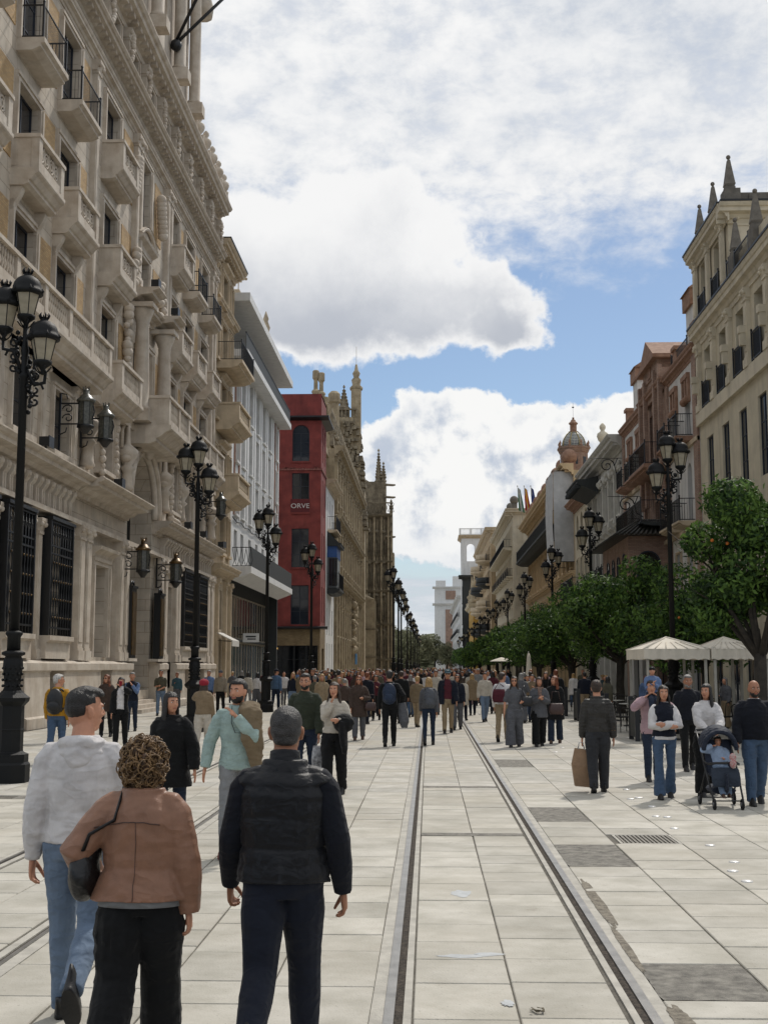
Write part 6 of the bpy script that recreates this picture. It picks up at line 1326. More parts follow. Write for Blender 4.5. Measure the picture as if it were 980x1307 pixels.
# ------------------------------------------------------------------ cafe terrace
M_CANV = mat('cream_canvas', '#d6cebf', .8, .08, 2, .15, 30); M_REDL = mat('red_print', '#8c2a26', .7, .05, bump=0)
def awning(x0, x1, y0, y1, label, txt):
    a = empty('cafe_awning', (x0, y0, 0)); tag(a, label, 'awning', 'cafe awnings')
    w, d = x1 - x0, y1 - y0; q = MB(); px, py, pz = w / 2, d / 2, 2.76
    q.add([(0, 0, 2.42), (w, 0, 2.42), (w, d, 2.42), (0, d, 2.42), (px, py, pz)], [(0, 1, 4), (1, 2, 4), (2, 3, 4), (3, 0, 4)])
    q.tube([(0, 0, 2.42), (px, py, pz), (w, d, 2.42)], .03, 5); q.tube([(w, 0, 2.42), (px, py, pz), (0, d, 2.42)], .03, 5)
    for i in range(1, 6): t = i / 6; q.tube([(w * t, 0, 2.43), (w * t * .45 + px * .55, py * .55, 2.43 + (pz - 2.42) * .55)], .015, 4)
    q.build('canvas_roof', M_CANV, a)
    q = MB(); q.smooth = True; n = 40
    for (ax, ay), (bx, by) in (((0, 0), (w, 0)), ((0, 0), (0, d)), ((w, 0), (w, d)), ((0, d), (w, d))):
        vs = []
        for k in range(n + 1): t = k / n; f = .02 * math.sin(k * 1.1); nx, ny = (0, -1) if ay == by else (-1 if ax == 0 else 1, 0); xx, yy = ax + (bx - ax) * t + nx * f, ay + (by - ay) * t + ny * f; vs += [(xx - nx * 0, yy, 2.42), (xx, yy, 2.14 + .015 * math.sin(k * .9))]
        q.add(vs, [(2 * k, 2 * k + 2, 2 * k + 3, 2 * k + 1) for k in range(n)])
    q.build('valance', M_CANV, a)
    for x in (.1, w - .1):
        for y in (.1, d - .1): q = MB(); q.box(x - .035, x + .035, y - .035, y + .035, 0, 2.45); q.build('post', mat('awning_post', '#a09c92', .5, .1), a)
    if txt:
        for k, line in enumerate(txt): text(line, .12, (.42, -.05, 2.29 - .115 * k), (math.pi / 2, 0, 0), M_REDL, a)
awning(5.8, 7.55, 33.4, 36.4, 'cream cafe awning nearest the rails, leftmost of the row', '')
awning(7.6, 8.95, 33.4, 36.4, 'cream cafe awning between the leftmost one and the tree trunk', '')
awning(9.0, 11.9, 33.4, 36.4, 'cream cafe awning behind the tree trunk at the right edge, red print on its valance', ('NCA', 'MATA'))
# ------------------------------------------------------------------ people
HS = 1.06
def remesh(mb, vox, dec=None, smooth=2, name='m'):
    """one continuous skin over overlapping shapes"""
    me = mb.mesh(name); o = bpy.data.objects.new(name, me); C.objects.link(o)
    r = o.modifiers.new('r', 'REMESH'); r.mode = 'VOXEL'; r.voxel_size = vox; r.use_smooth_shade = True
    if smooth:
        sm = o.modifiers.new('s', 'SMOOTH'); sm.factor = 0.5; sm.iterations = smooth
    if dec:
        d = o.modifiers.new('d', 'DECIMATE'); d.ratio = dec
    dg = bpy.context.evaluated_depsgraph_get()
    out = bpy.data.meshes.new_from_object(o.evaluated_get(dg), depsgraph=dg)
    bpy.data.objects.remove(o); bpy.data.meshes.remove(me)
    out.polygons.foreach_set('use_smooth', [True] * len(out.polygons)); out.name = name
    return out
def co_get(me):
    a = np.empty(len(me.vertices) * 3, np.float32); me.vertices.foreach_get('co', a); return a.reshape(-1, 3)
def co_set(me, a): me.vertices.foreach_set('co', a.astype(np.float32).ravel()); me.update()
def nrm_get(me):
    a = np.empty(len(me.vertices) * 3, np.float32); me.vertices.foreach_get('normal', a); return a.reshape(-1, 3)
def folds(me, amp, fx=5.0, fz=16.0, seed=0.0, band=None):
    """cloth folds: ridged noise, finer across than along the limb"""
    co = co_get(me); n = nrm_get(me); h = np.zeros(len(co))
    for i, c in enumerate(co):
        v = noise.noise(Vector((c[0] * fx + seed, c[1] * fx, c[2] * fz + 0.6 * math.sin(c[0] * 9 + seed))))
        w = noise.noise(Vector((c[0] * 14 + seed, c[1] * 14, c[2] * 9)))
        u = noise.noise(Vector((c[0] * 3 + seed, c[1] * 3 + 5, c[2] * 3))); h[i] = (0.5 - abs(v) * 1.9) * (0.55 + 1.3 * max(0, u + .2)) + 0.35 * w
    if band is not None: h = h * band(co)
    co_set(me, co + n * (h * amp)[:, None])
def V3(*a): return Vector(a)
def ik(a, b, l1, l2, hint):
    d = b - a; L = min(d.length, (l1 + l2) * 0.998)
    d = d.normalized(); b = a + d * L
    x = (l1 * l1 - l2 * l2 + L * L) / (2 * L); h = math.sqrt(max(l1 * l1 - x * x, 0))
    p = (hint - d * hint.dot(d)).normalized()
    return a + d * x + p * h, b
class Pose:
    """joints of a figure facing +y; right side is +x"""
    def __init__(s, h=1.75, legs=((8, 4), (-12, 14)), arms=None, lean=2, wide=1.0, sitting=False, hy=0, female=False, twist=0):
        k = h / 1.75; s.k = k; s.h = h; s.female = female; s.wide = wide; s.headyaw = hy
        s.hipw = (.088 if not female else .095) * k; s.shw = (.172 if not female else .148) * k * (0.5 + wide / 2)
        hip0 = V3(0, 0, 0); low = 9; s.leg = []
        for sd_, (a, b) in zip((1, -1), legs):
            a, b = math.radians(a), math.radians(b); hp = V3(sd_ * s.hipw, 0, 0)
            kn = hp + V3(sd_ * .012 * k, math.sin(a), -math.cos(a)) * (.425 * k)
            an = kn + V3(0, math.sin(a - b), -math.cos(a - b)) * (.41 * k)
            s.leg.append([hp, kn, an, a, b]); low = min(low, an.z - (0.05 if (a - b) < -.5 else 0) * k)
        dz = (.085 * k - low) if not sitting else 0.46 * k
        for L in s.leg:
            for i in range(3): L[i] = L[i] + V3(0, 0, dz)
        s.pel = V3(0, 0, dz); t = math.radians(lean)
        def up(z, y=0): return s.pel + V3(0, math.sin(t) * z * k + y * k, math.cos(t) * z * k)
        s.waist = up(.16); s.chest = up(.36, .0); s.neck0 = up(.545, -.015); s.neck1 = up(.625, .01); s.head = up(.696, .025)
        s.up = up; s.arm = []
        arms = arms or (dict(sw=-12), dict(sw=10))
        for sd_, A in zip((1, -1), arms):
            sh = up(.470, -.01) + V3(sd_ * s.shw, 0, 0); L1, L2 = .29 * k, .26 * k
            if 'to' in A:
                w = up(A['to'][2] - .905, 0); w = V3(A['to'][0] * k * sd_, w.y + A['to'][1] * k, w.z)
                el_, wr = ik(sh, w, L1, L2, V3(*A.get('hint', (sd_ * .6, -.6, -.6))) if 'hint' not in A else V3(A['hint'][0] * sd_, A['hint'][1], A['hint'][2]))
            else:
                sw = math.radians(A.get('sw', 0)); ab = math.radians(A.get('ab', 9)); bd = math.radians(A.get('bend', 18))
                el_ = sh + V3(sd_ * math.sin(ab), math.sin(sw) * math.cos(ab), -math.cos(sw) * math.cos(ab)) * L1
                ab2 = ab * .3
                wr = el_ + V3(sd_ * math.sin(ab2), math.sin(sw + bd) * math.cos(ab2), -math.cos(sw + bd) * math.cos(ab2)) * L2
            s.arm.append([sh, el_, wr, A.get('grip', .35)])
def hand_mb(mb, wr, el_, sdn, curl, k, fine):
    """palm, four fingers of unequal length and a thumb from the side of the palm"""
    d = (wr - el_).normalized()
    pn = V3(sdn, 0, 0); pn = (pn - d * pn.dot(d)).normalized()              # back of the hand looks outwards
    f = d.cross(pn) * sdn                                                   # towards the thumb
    if f.y < 0: f = -f
    p0 = wr - d * .015 * k; p1 = wr + d * .085 * k
    mb.tube([p0 - d * .03 * k, wr, wr + d * .04 * k, p1], [(.024 * k, .02 * k), (.028 * k, .018 * k), (.040 * k, .017 * k), (.040 * k, .014 * k)], 10, up=tuple(pn))
    if not fine:
        mb.tube([p1 - d * .01, p1 + d * .04 * k - pn * .015 * curl, p1 + d * .065 * k - pn * .045 * curl], [(.036 * k, .013 * k), (.032 * k, .012 * k), (.02 * k, .01 * k)], 8, up=tuple(pn))
        mb.tube([wr + d * .02 * k + f * .02 * k, wr + d * .05 * k + f * .045 * k - pn * .01, wr + d * .075 * k + f * .045 * k - pn * .02], [.012 * k, .011 * k, .008 * k], 6)
        return
    ln = (.072, .08, .075, .058)
    for i in range(4):
        o = f * ((1.5 - i) * .0205 * k); L = ln[i] * k; b = p1 - d * .012 * k + o; c = curl * (1 + .12 * i) * 1.1
        pts = [b]; dirn = d.copy(); a = 0
        for sgm, fr in ((.46, .35), (.3, 1.0), (.24, .8)):
            a += c * fr; dd = d * math.cos(a) - pn * math.sin(a); pts.append(pts[-1] + dd * (L * sgm))
        mb.tube(pts, [.0105 * k, .0098 * k, .0088 * k, .0065 * k], 8)
    tb = wr + d * .018 * k + f * .022 * k
    mb.tube([tb, tb + (d * .6 + f * .65 - pn * .3) * .04 * k, tb + (d * .85 + f * .5 - pn * .5) * .07 * k, tb + (d * .95 + f * .25 - pn * .6) * .095 * k], [.015 * k, .0125 * k, .0105 * k, .007 * k], 8)
def head_frame(P):
    return Matrix.Translation(P.head) @ Matrix.Rotation(math.radians(-P.headyaw), 4, 'Z')
def head_mb(P, detail=True):
    """cranium, jaw, brow, nose, lips, chin and ears as one overlapping set, in head space facing +y"""
    k = P.k * HS * (0.96 if P.female else 1.0); h = MB()
    def el(c, r): h.ball((c[0] * k, c[1] * k, c[2] * k), 1.0, 18, 12, (r[0] * k, r[1] * k, r[2] * k))
    el((0, -.012, .035), (.073, .092, .088)); el((0, .018, .0), (.066, .075, .085))
    jw = .052 if P.female else .058
    el((0, .022, -.045), (jw, .062, .058)); el((0, .052, -.078), (.026, .028, .024)); el((0, -.02, -.02), (.062, .07, .07))
    if detail:
        for x in (-1, 1):
            el((x * .026, .073, .030), (.024, .014, .010))                    # brow
            el((x * .036, .062, -.018), (.020, .018, .017))                   # cheekbone
            el((x * .071, -.008, -.004), (.010, .019, .031)); el((x * .078, -.016, .006), (.007, .014, .022))   # ear
        h.tube([(0, .082 * k, .026 * k), (0, .096 * k, .004 * k), (0, .106 * k, -.016 * k), (0, .094 * k, -.026 * k)], [.008 * k, .010 * k, .013 * k, .008 * k], 8)
        for x in (-1, 1): el((x * .011, .092, -.020), (.009, .009, .008))
        el((0, .082, -.046), (.024, .011, .0065)); el((0, .080, -.056), (.020, .011, .007))
    M = head_frame(P); h.v = [tuple(M @ Vector(v)) for v in h.v]; return h
def body_mesh(P, vox, dec, fine=False, cover=None):
    k = P.k; mb = MB(); w = P.wide
    g = 1.0 if not P.female else .92
    tor = [(P.up(-.03), (.12 * k, .08 * k)), (P.pel, (.148 * k * w, .098 * k)), (P.waist, (.13 * k * w * g, .092 * k)), (P.chest, (.145 * k * w * g, .10 * k)), (P.up(.45), (.135 * k * w * g, .095 * k)), (P.up(.505, -.01), (.10 * k, .07 * k)), (P.neck0, (.062 * k, .058 * k))]
    mb.tube([a for a, b in tor], [b for a, b in tor], 16, up=(0, 1, 0))
    nr = (.058 if not P.female else .046) * k
    hd = P.head + V3(0, -.012 * k, -.03 * k)
    mb.tube([P.up(.50, -.02), P.neck0, P.neck1, hd], [nr * 1.35, nr * 1.1, nr, nr], 12)
    for (hp, kn, an, a, b) in P.leg:
        mb.tube([hp + V3(0, 0, .02), hp.lerp(kn, .5), kn, kn.lerp(an, .35), an], [.08 * k, .066 * k, .05 * k, .048 * k, .035 * k], 10)
    for sdn, (sh, e, wr, gr) in zip((1, -1), P.arm):
        mb.tube([sh + V3(-sdn * .05 * k, 0, .0), sh + V3(-sdn * .01 * k, 0, .0), sh.lerp(e, .5), e, e.lerp(wr, .4), wr], [.038 * k, .045 * k, .042 * k, .036 * k, .034 * k, .024 * k], 10)
        hand_mb(mb, wr, e, sdn, gr, k, fine)
    hm = head_mb(P); mb.add(hm.v, hm.f)
    return remesh(mb, vox, dec, 1, 'body')
def top_mb(P, ease=.018, hem=.0, cuff=1.0, sleeve=1.0, belly=0.0, flare=0.0, collar=.012, length=None, loose=1.0):
    """sweater, shirt, jacket or coat; hem given as height above the hip joint"""
    k = P.k; w = P.wide; mb = MB(); e = ease; g = 1.0 if not P.female else .93
    z0 = hem if length is None else length
    prof = [(P.up(z0), (.165 * k * w + e + flare, .115 * k + e + flare * .7))]
    for z, rx, ry in ((0.02, .168 * w, .118), (.16, .145 * w * g, .105 + belly), (.30, .160 * w * g, .118 + belly * .6), (.40, .162 * w * g, .118), (.46, .145 * w * g, .104), (.505, .108 * g * (0.5 + w / 2), .085), (.540, .074, .068), (.57, .062 + collar * .3, .060)):
        if z > z0 + .03: prof.append((P.up(z, -.005 if z > .45 else 0), (rx * k + e, ry * k + e)))
    mb.tube([a for a, b in prof], [b for a, b in prof], 20, up=(0, 1, 0))
    for sdn, (sh, el_, wr, gr) in zip((1, -1), P.arm):
        if sleeve <= 0:
            mb.tube([sh + V3(-sdn * .085 * k, 0, .012), sh + V3(-sdn * .035 * k, 0, -.004), sh.lerp(el_, .10) + V3(-sdn * .035 * k, 0, 0)], [.032 * k + e, .042 * k + e, .052 * k + e], 12); continue
        r = loose
        pts = [sh + V3(-sdn * .080 * k, 0, .012 * k), sh + V3(-sdn * .015 * k, 0, .002), sh.lerp(el_, .14) + V3(sdn * .004, 0, 0), sh.lerp(el_, .5), el_]
        rs = [.034 * k + e, .044 * k + e, .048 * k + e, (.047 * k + e) * r, (.042 * k + e) * r]
        if sleeve > .6:
            q = min(sleeve, 1.0); end = el_.lerp(wr, q)
            pts += [el_.lerp(wr, .45 * q), el_.lerp(wr, .9 * q), end]; rs += [(.040 * k + e) * r, (.031 * k + e * cuff), (.028 * k + e * cuff)]
        mb.tube(pts, rs, 12)
    return mb
def legs_mb(P, ease=.014, flare=0.0, waist=.10, wide=1.0, crop=0.0, skirt=None):
    k = P.k; mb = MB(); e = ease; w = P.wide
    mb.tube([P.up(-.075), P.pel, P.up(waist)], [(.130 * k + e, .10 * k + e), (.160 * k * w + e, .118 * k + e), (.140 * k * w + e, .10 * k + e)], 16, up=(0, 1, 0))
    for (hp, kn, an, a, b) in P.leg:
        an2 = an.lerp(kn, crop)
        lo = an2 + (an - kn).normalized() * (.035 * k if not crop else 0)
        mb.tube([hp + V3(0, 0, .03), hp.lerp(kn, .35), hp.lerp(kn, .75), kn, kn.lerp(an, .35), kn.lerp(an2, .8), lo],
                [(.088 * k + e), (.080 * k + e) * wide, (.063 * k + e) * wide, (.056 * k + e) * wide, (.055 * k + e) * wide + flare * .3, (.044 * k + e) * wide + flare * .8, (.043 * k + e) * wide + flare], 14)
    return mb
def shoes(P, m_up, m_sole, par, sole=.02, L=.27, name='shoe'):
    for sdn, (hp, kn, an, a, b) in zip((1, -1), P.leg):
        k = P.k; mb = MB(); t = max(0.0, -(a - b)) * .9 if (a - b) < -.35 else 0.0   # heel lifts when the shank leans back
        t = min(t, 1.1)
        R = Matrix.Rotation(-t, 4, 'X'); T = Matrix.Translation(an + V3(0, 0, 0))
        def q(x, y, z): return tuple(T @ (R @ Vector((x, y, z))))
        n = 16; rings = []
        for z, gx in ((-.085, 1.0), (-.062, 1.04), (-.058, .98), (-.03, .92), (0.0, .66), (.03, .5)):
            ring = []
            for i in range(n):
                an_ = 2 * math.pi * i / n; cx = math.cos(an_); sy = math.sin(an_)
                wy = (L * .5) * k; fx = .042 + .008 * (sy > 0) * sy
                sh_ = 1.0 if z < -.05 else (1 - (z + .05) * 3.2)
                y = sy * wy * (gx if sy > 0 else 1.0) * (sh_ if sy > 0 else 1.0) + .062 * k * (1 if z < -.04 else max(0, 1 - (z + .04) * 12))
                ring.append(q(cx * fx * gx * k * 1.05, y, z * k + (0.0 if z > -.05 else .0)))
            rings.append(ring)
        vs = [v for r in rings for v in r]; fs = []
        mb.smooth = True
        for j in range(5):
            mb.mi = 1 if j < 1 else 0
            mb.add([], []); 
            fs = [(j * n + i, j * n + (i + 1) % n, (j + 1) * n + (i + 1) % n, (j + 1) * n + i) for i in range(n)]
            if j == 0: mb.add(vs, fs)
            else:
                mb.f.extend(fs); mb.m.extend([mb.mi] * n); mb.sm.extend([True] * n)
        mb.f.append(tuple(range(n - 1, -1, -1))); mb.m.append(1); mb.sm.append(False)
        mb.f.append(tuple(5 * n + i for i in range(n))); mb.m.append(0); mb.sm.append(True)
        mb.build(name, [m_up, m_sole], par)
def face_parts(P, par, beard=None, glasses=None, eyes=True):
    k = P.k * HS * (0.96 if P.female else 1.0); M = head_frame(P)
    def fix(mb): mb.v = [tuple(M @ (Vector(v) * k)) for v in mb.v]; return mb
    if eyes:
        for x in (-1, 1):
            e = MB(); e.ball((x * .030, .0755, .014), .0115, 10, 8, (1.15, .7, .72)); e.mi = 1; e.ball((x * .030, .0815, .014), .0052, 8, 6, (1, .6, 1))
            fix(e).build('eye', [M_EYE, M_IRIS], par)
            b = MB(); b.tube([(x * .013, .090, .032), (x * .03, .0895, .038), (x * .048, .078, .033)], [.0035, .0042, .002], 5); fix(b).build('eyebrow', M_HAIRD, par)
        lp = MB(); lp.tube([(-.024, .086, -.050), (0, .095, -.0495), (.024, .086, -.050)], [(.002, .003), (.004, .006), (.002, .003)], 6); fix(lp).build('mouth', M_LIP, par)
    if glasses:
        g = MB()
        for x in (-1, 1):
            if glasses == 'sun': g.ball((x * .030, .088, .012), .022, 10, 6, (1.05, .32, .82))
            else:
                pts = [(x * .030 + .021 * math.cos(t), .093, .012 + .016 * math.sin(t)) for t in np.linspace(0, 2 * math.pi, 11)]; g.tube(pts, .0018, 5)
            g.tube([(x * .052, .088, .016), (x * .072, .05, .014), (x * .076, -.005, .012)], .0018, 5)
        g.tube([(-.010, .094, .016), (.010, .094, .016)], .0018, 5); fix(g).build('glasses', M_BLACKGL, par)
    if beard:
        b = MB(); b.ball((0, .022, -.046), 1, 18, 14, (.0625 if not P.female else .055, .0665, .0615)); b.ball((0, .052, -.079), 1, 14, 10, (.029, .031, .0265))
        for c, r in (((0, .0845, -.037), (.022, .009, .004)),): b.ball(c, 1, 12, 8, r)
        for c, r in () and (((0, .052, -.080), (.030, .031, .024)), ((-.036, .030, -.060), (.023, .038, .026)), ((.036, .030, -.060), (.023, .038, .026)), ((-.052, .005, -.03), (.012, .016, .03)), ((.052, .005, -.03), (.012, .016, .03)), ((0, .0845, -.037), (.022, .010, .004))): b.ball(c, 1, 14, 10, r)
        me = remesh(fix(b), .006 * k, None, 1, 'beard'); Mi = M.inverted(); bm = bmesh.new(); bm.from_mesh(me)
        bmesh.ops.delete(bm, geom=[v for v in bm.verts if (lambda u: (u.z > -.030 - .012 * (u.y > .05) and not (u.y > .07 and abs(u.x) < .026 and u.z < -.03)) or u.y < -.01 or (abs(u.x) < .02 and -.06 < u.z < -.042 and u.y > .06))((Mi @ v.co) / k)], context='VERTS'); bm.to_mesh(me); bm.free(); roughen(me, .002, 90); me.materials.append(beard); put('beard', me, par)
def roughen(me, amp, f, seed=0.0):
    co = co_get(me); n = nrm_get(me)
    h = np.array([noise.noise(Vector((c[0] * f + seed, c[1] * f, c[2] * f * .6))) for c in co]); co_set(me, co + n * (h * amp)[:, None])
def hair(P, style, m, par, vox=.008, seed=0.0):
    k = P.k * HS * (0.96 if P.female else 1.0); M = head_frame(P); b = MB()
    def el(c, r): b.ball(c, 1, 16, 12, r)
    if style in ('short', 'crop', 'quiff', 'fade'):
        t = {'short': .010, 'crop': .003, 'quiff': .010, 'fade': .008}[style]
        el((0, -.018, .045), (.073 + t, .088 + t, .078 + t)) if style != 'fade' else el((0, -.016, .052), (.0755, .092, .073)); el((0, -.035, .012), (.070 + t * .8, .068 + t, .060)) if style != 'fade' else el((0, -.045, .018), (.0725, .064, .062))
        if style != 'fade': el((0, -.045, -.022), (.058 + t * .6, .050 + t, .045))
        if style in ('quiff', 'fade'):
            el((0, .035, .094), (.056, .054, .030)); el((0, .0, .098), (.062, .07, .032)); el((0.01, .060, .083), (.046, .034, .026))
        if style == 'short': el((0, .03, .085), (.062, .052, .036))
    elif style in ('long', 'longwave', 'bob'):
        L = {'long': .26, 'longwave': .30, 'bob': .15}[style]
        el((0, -.018, .045), (.084, .098, .090)); el((0, -.045, .0), (.082, .066, .075))
        for x in (-1, 1):
            el((x * .070, -.005, -.0), (.018, .050, .070))
            pts = [(x * .058, -.02, .03), (x * .072, -.018, -.06), (x * (.080 if style != 'longwave' else .095), -.02, -.08 - L * .4), (x * .072, -.012, -.08 - L * .75), (x * .062, .0, -.08 - L)]
            b.tube(pts, [(.03, .05), (.024, .055), (.026, .05), (.024, .04), (.012, .02)], 12, up=(0, 1, 0))
        b.tube([(0, -.06, .03), (0, -.068, -.08), (0, -.082, -.10 - L * .5), (0, -.085, -.08 - L)], [(.075, .04), (.075, .035), (.07, .028), (.05, .015)], 14, up=(0, 1, 0))
    elif style == 'curly':
        el((0, -.022, .045), (.094, .104, .092)); el((0, -.050, .0), (.096, .074, .085)); el((0, -.052, -.06), (.086, .06, .062))
        rr = random.Random(int(seed * 10) + 3)
        for i in range(150):
            a = rr.uniform(0, 6.28); zz = rr.uniform(-.115, .135)
            w = math.sqrt(max(0, 1 - ((zz - .01) / .13) ** 2)) ; x = math.cos(a) * w * .104; y = -.035 + math.sin(a) * w * .108
            if y > .045 and zz < .07: continue
            r_ = rr.uniform(.010, .018); el((x, y, zz), (r_, r_, r_))
    elif style == 'bun':
        el((0, -.018, .045), (.080, .093, .084)); el((0, -.04, .005), (.074, .06, .06)); el((0, -.105, .06), (.036, .034, .034))
    # keep the face clear
    hz = {'long': .068, 'longwave': .07, 'bob': .066, 'curly': .07, 'bun': .072}.get(style, .074)
    b.v = [tuple(M @ (Vector(v) * k)) for v in b.v]
    me = remesh(b, vox * k, None, 1, 'hair')
    Mi = M.inverted(); co = co_get(me)
    nearer = []
    for i, c in enumerate(co):
        v = (Mi @ Vector(c)) / k
        if v.y > .02 and v.z < hz and abs(v.x) < (.062 if style in ('long', 'longwave', 'bob') else .2):
            v.y = min(v.y, .02 - (hz - v.z) * (.15 if style not in ('long', 'longwave', 'bob') else .25)); 
            v.x *= .93
        if style in ('short', 'quiff', 'fade', 'crop', 'bun') and v.z < .03 and v.y > -.035:       # sideburn line before the ear
            v.x *= .86
        n_ = noise.noise(Vector((v.x * 55 + seed, v.y * 55, v.z * 12))) * (.0035 if style != 'crop' else .0012)
        if style == 'curly': n_ = noise.noise(v * 45) * .008
        if style == 'longwave': n_ += math.sin(v.z * 45 + v.x * 20 + seed) * .006
        l = v.length; v = v * ((l + n_) / l); co[i] = M @ (v * k)
    co_set(me, co); me.materials.append(m); return put('hair', me, par)
def skin_regions(me): pass
CLOTH = {}
def cloth(name, col, rough=.85, var=.12, bump=.2, bscale=220, scale=9, wr=.42, ws=5, **kw):
    """weave plus soft creases"""
    if name in MATS: return MATS[name]
    m = mat(name, col, rough, var, scale, bump, bscale, **kw); t = m.node_tree; N, L = t.nodes, t.links; b = N['Principled BSDF']
    tc = N.new('ShaderNodeTexCoord'); mp = N.new('ShaderNodeMapping'); mp.inputs['Scale'].default_value = (1, 1, 1.7); L.new(tc.outputs['Object'], mp.inputs[0])
    n = N.new('ShaderNodeTexNoise'); n.inputs['Scale'].default_value = ws; n.inputs['Detail'].default_value = 2; n.inputs['Distortion'].default_value = .3; L.new(mp.outputs[0], n.inputs['Vector'])
    s = N.new('ShaderNodeMath'); s.operation = 'SUBTRACT'; L.new(n.outputs[0], s.inputs[0]); s.inputs[1].default_value = .5
    a = N.new('ShaderNodeMath'); a.operation = 'ABSOLUTE'; L.new(s.outputs[0], a.inputs[0])
    bp = N.new('ShaderNodeBump'); bp.inputs['Strength'].default_value = wr; bp.inputs['Distance'].default_value = .12; bp.invert = True; L.new(a.outputs[0], bp.inputs['Height'])
    old = [l for l in t.links if l.to_node == b and l.to_socket.name == 'Normal']
    if old: L.new(old[0].from_socket, bp.inputs['Normal'])
    L.new(bp.outputs[0], b.inputs['Normal']); b.inputs['Sheen Weight'].default_value = .06; b.inputs['Specular IOR Level'].default_value = .3
    return m
def add_mesh(name, me, m, par):
    for x in (m if isinstance(m, (list, tuple)) else [m]): me.materials.append(x)
    return put(name, me, par)
def person(label, loc, face, P, group='people walking along the avenue', skin=None, hair_m=None, hstyle='short', top=None, top_m=None, top_name='sweater', legs=None, leg_m=None, leg_name='trousers', shoe_m=None, sole_m=None, res=1.0, fine=False, fold=.009, beard=None, glasses=None, inner=None, seed=0.0, tuck=False):
    """face: compass heading in degrees, 0 = walking away from the camera, 180 = towards it, positive turns right"""
    v = .011 * res
    root = empty('person', loc, math.radians(-face))
    tag(root, label, 'person', group)
    add_mesh('body', body_mesh(P, v if not fine else .0055, .28 if not fine else .35, fine), skin or M_SKIN, root)
    if inner: 
        im = remesh(top_mb(P, **inner[0]), v, .4, 2, inner[2]); folds(im, fold * .7, seed=seed + 9); add_mesh(inner[2], im, inner[1], root)
    tm = remesh(top_mb(P, **(top or {})), v, .5, 2, top_name); folds(tm, fold, seed=seed); add_mesh(top_name, tm, top_m, root)
    lm = remesh(legs_mb(P, **(legs or {})), v, .5, 2, leg_name); folds(lm, fold, 6, 14, seed + 4); add_mesh(leg_name, lm, leg_m, root)
    shoes(P, shoe_m or M_SHOE, sole_m or M_SHOE, root)
    face_parts(P, root, beard, glasses, eyes=(abs(face) > 60 or fine) )
    if hstyle: hair(P, hstyle, hair_m or M_HAIRD, root, .008 * (res if not fine else .7), seed)
    return root
M_SKIN = mat('skin', '#b98468', .55, .10, 12, .08, 120)
M_SKIN2 = mat('skin_tanned', '#9a6a50', .55, .10, 12, .08, 120)
M_SKIN3 = mat('skin_dark', '#5a3a2c', .55, .10, 12, .08, 120)
M_EYE = mat('eye_white', '#c8c2ba', .3, .02, bump=0); M_IRIS = mat('iris', '#1c120c', .2, .02, bump=0); M_LIP = mat('lips', '#8d4a42', .5, .05, bump=0)
M_BLACKGL = mat('dark_glasses', '#0c0c0e', .15, .02, bump=0)
def hairm(name, col, col2): return mat(name, col, .45, .2, 30, .5, 160, col2=col2)
M_HAIRD = hairm('hair_black', '#17120f', '#0a0807'); M_HAIRB = hairm('hair_brown', '#3a281c', '#1e140d'); M_HAIRG = hairm('hair_grey', '#8a8784', '#5c5a58')
M_HAIRW = hairm('hair_white', '#c4c0ba', '#8c8984'); M_HAIRR = hairm('hair_ginger', '#7c4020', '#4a230f'); M_HAIRY = hairm('hair_blonde', '#b09060', '#7c6038')
M_SHOE = mat('shoe_black', '#121214', .5, .1, bump=.1)
# ------------------------------------------------------------------ the people of the photograph
def at(px, D): return ((px - 547) / 1572.0 * D, D, 0.0)
C_WHITE = cloth('cotton_white', '#cac7c6'); C_OFF = cloth('cotton_cream', '#b5ada0'); C_BLACK = cloth('cloth_black', '#08090b'); C_NAVY = cloth('cloth_navy', '#0f1523'); C_DNAVY = cloth('sweater_dark_navy', '#0a0e19')
C_DENIM = cloth('denim_light', '#66778c', ws=7, wr=.35); C_DENIMD = cloth('denim_blue', '#42566f', ws=7, wr=.35); C_DENIMK = cloth('denim_dark', '#1f2a3c', ws=7)
C_LEATH = cloth('leather_brown', '#8a6550', .45, .12, .15, 160, ws=4, wr=.4, coat=.08); C_GREEN = cloth('sweater_green', '#2d3327'); C_MINT = cloth('linen_mint', '#94a8a3', wr=.45, ws=7); C_KHAKI = cloth('jacket_khaki', '#71624c')
C_GREY = cloth('wool_grey', '#55565a'); C_LGREY = cloth('cotton_grey', '#7e7f80'); C_BEIGE = cloth('chino_beige', '#8c7b62'); C_TAN = cloth('jacket_tan', '#7d6c55'); C_BROWN = cloth('coat_brown', '#40332c'); C_YEL = cloth('jacket_yellow', '#a87a1c')
C_WINE = cloth('sweater_wine', '#4c1c26'); C_RED = cloth('cloth_red', '#8c2030'); C_PINK = cloth('cloth_pink', '#a98d92'); C_BLUE = cloth('shirt_blue', '#5d7296'); C_OLIVE = cloth('tee_olive', '#4d4a3c'); C_TEAL = cloth('cloth_teal', '#35505a')
C_QUILT = cloth('puffer_dark', '#0b0d13', .5, .08, .1, 120, wr=.2, ws=8); C_PAPER = mat('paper_bag', '#8f7358', .7, .12, 6, .4, 18); M_BAGBLK = mat('bag_leather_black', '#0e0f12', .4, .1, 8, .3, 40); M_BAGBRN = mat('bag_leather_brown', '#3d2823', .4, .15, 8, .3, 40)
M_SOLEW = mat('sole_white', '#a8a6a2', .6, .1, bump=0); M_SHOEB = mat('shoe_brown', '#4a3426', .5, .15, bump=.1); M_SHOER = mat('shoe_red_brown', '#6a2f26', .5, .15, bump=.1)
